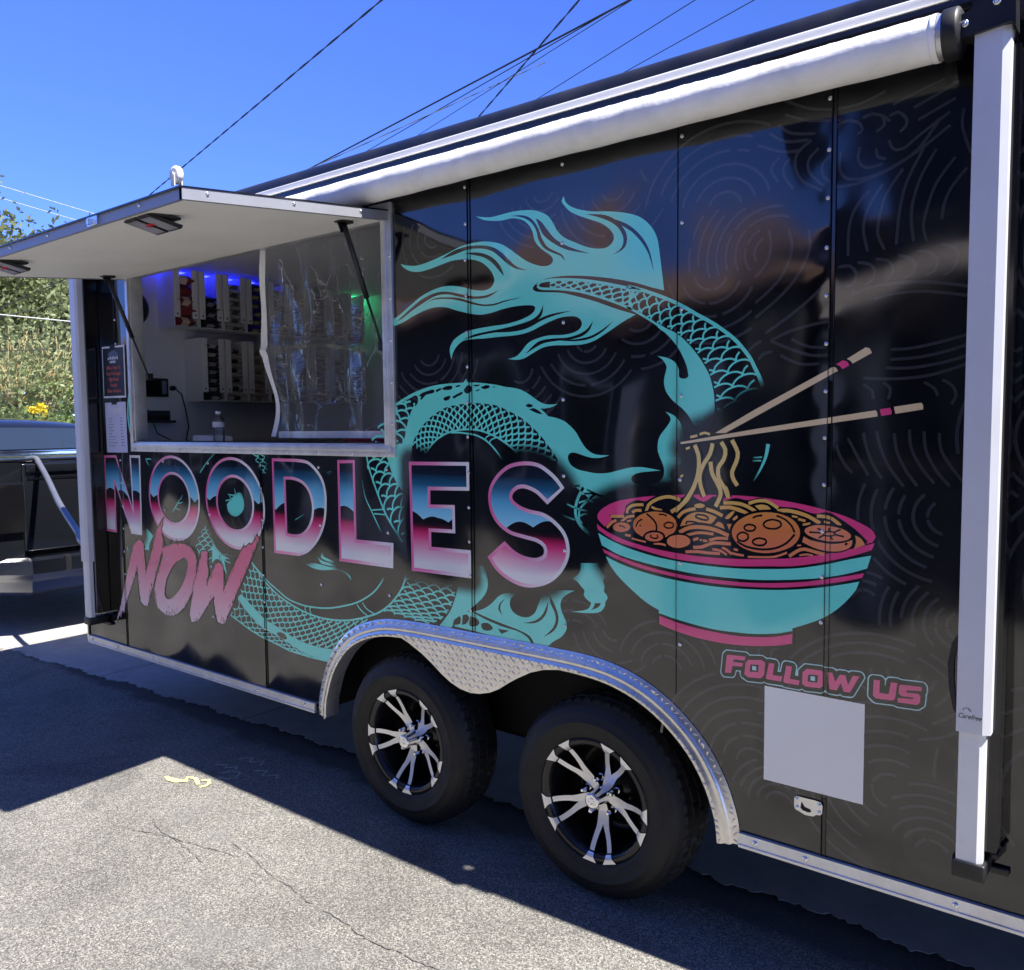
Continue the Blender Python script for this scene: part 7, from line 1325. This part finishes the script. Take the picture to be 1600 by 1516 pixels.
# ------------------------------------------------------------------ across the street: unseen buildings invented for what the glossy side mirrors
plain('stucco_brown', (.30, .21, .155), .9, noise=.12, nscale=3); plain('shingle', (.20, .125, .09), .85, noise=.25, nscale=8); plain('door_white', (.75, .74, .70), .5); plain('dark_glass', (.02, .025, .03), .08)
plain('canopy_grey', (.30, .27, .26), .8); plain('wall_dark', (.055, .06, .075), .8, noise=.1, nscale=3)
bl = empty('building', (-8, -6, 0)); tag(bl, 'invented low building with sunlit brown roof across the lane, mirrored in the trailer side', 'building')
def bp2(name, mb, mat, root=None, off=(8, 6, 0)): o = mb.obj(name, MATS[mat]); o.parent = root or bl; o.matrix_parent_inverse = Matrix.Translation(off); return o
mb = MB(); mb.box((-22, -12, 0), (-2.3, -5.9, 3.0)); bp2('wall', mb, 'wall_dark')
mb = MB(); mb.prism([(-5.45, 2.98), (-5.45, 3.12), (-9.0, 4.35), (-12.5, 3.12), (-12.5, 2.98), (-9.0, 4.15)], 'X', -22.4, -2.0); rf = bp2('roof', mb, 'shingle')
for k in range(14):
    t = k/14; mb = MB(); y = -5.45-3.55*t; z = 3.12+1.23*t; mb.prism([(y-.26, z+.095), (y, z+.005), (y, z+.03), (y-.26, z+.12)], 'X', -22.4, -2.0); bp2('shingle_course', mb, 'shingle')
for x in (-19, -15, -11, -6.2):
    mb = MB(); mb.box((x, -5.92, 1.0), (x+1.4, -5.87, 2.2)); bp2('window', mb, 'dark_glass')
    mb = MB(); mb.box((x-.07, -5.88, .93), (x+1.47, -5.84, 1.0)); mb.box((x-.07, -5.88, 2.2), (x+1.47, -5.84, 2.27)); mb.box((x-.07, -5.88, 1.0), (x, -5.84, 2.2)); mb.box((x+1.4, -5.88, 1.0), (x+1.47, -5.84, 2.2)); bp2('window_frame', mb, 'door_white')
for x in (-8.6, -3.9):
    mb = MB(); mb.box((x, -5.92, 0.02), (x+.95, -5.86, 2.1)); bp2('mirror_door', mb, 'door_white')  # pale doors and window frames added to mirror as light patches
b2 = empty('building', (3, -7, 0)); tag(b2, 'invented taller dark building across the lane, mirrored in the rear of the trailer', 'building')
o2 = (-3, 7, 0)
mb = MB(); mb.box((-1.9, -14, 0), (9, -6.4, 5.2)); bp2('wall', mb, 'wall_dark', b2, o2)  # unseen tall block added so the upper rear side mirrors dark
mb = MB(); mb.box((-2.1, -14.2, 5.2), (9.2, -6.2, 5.4)); bp2('cornice', mb, 'stucco_brown', b2, o2)
for x in (-1.2, 1.1, 3.4, 5.7):
    for z in (.9, 3.6):
        mb = MB(); mb.box((x, -6.42, z), (x+1.1, -6.37, z+1.3)); bp2('window', mb, 'dark_glass', b2, o2)
        mb = MB(); mb.box((x-.08, -6.38, z-.08), (x+1.18, -6.33, z)); mb.box((x-.08, -6.38, z+1.3), (x+1.18, -6.33, z+1.38)); bp2('window_trim', mb, 'stucco_brown', b2, o2)
mb = MB(); mb.prism([(-6.38, 2.95), (-6.38, 2.90), (-5.55, 2.42), (-5.55, 2.47)], 'X', -1.75, 1.0); bp2('mirror_canopy', mb, 'canopy_grey', b2, o2)  # unseen canopy added to mirror as a pale streak in the side
mb = MB(); mb.box((-1.85, -6.36, .02), (-1.30, -6.30, 2.1)); bp2('mirror_door', mb, 'door_white', b2, o2)  # pale door added where the side mirrors a light patch
S.render.resolution_x = 1024; S.render.resolution_y = 970
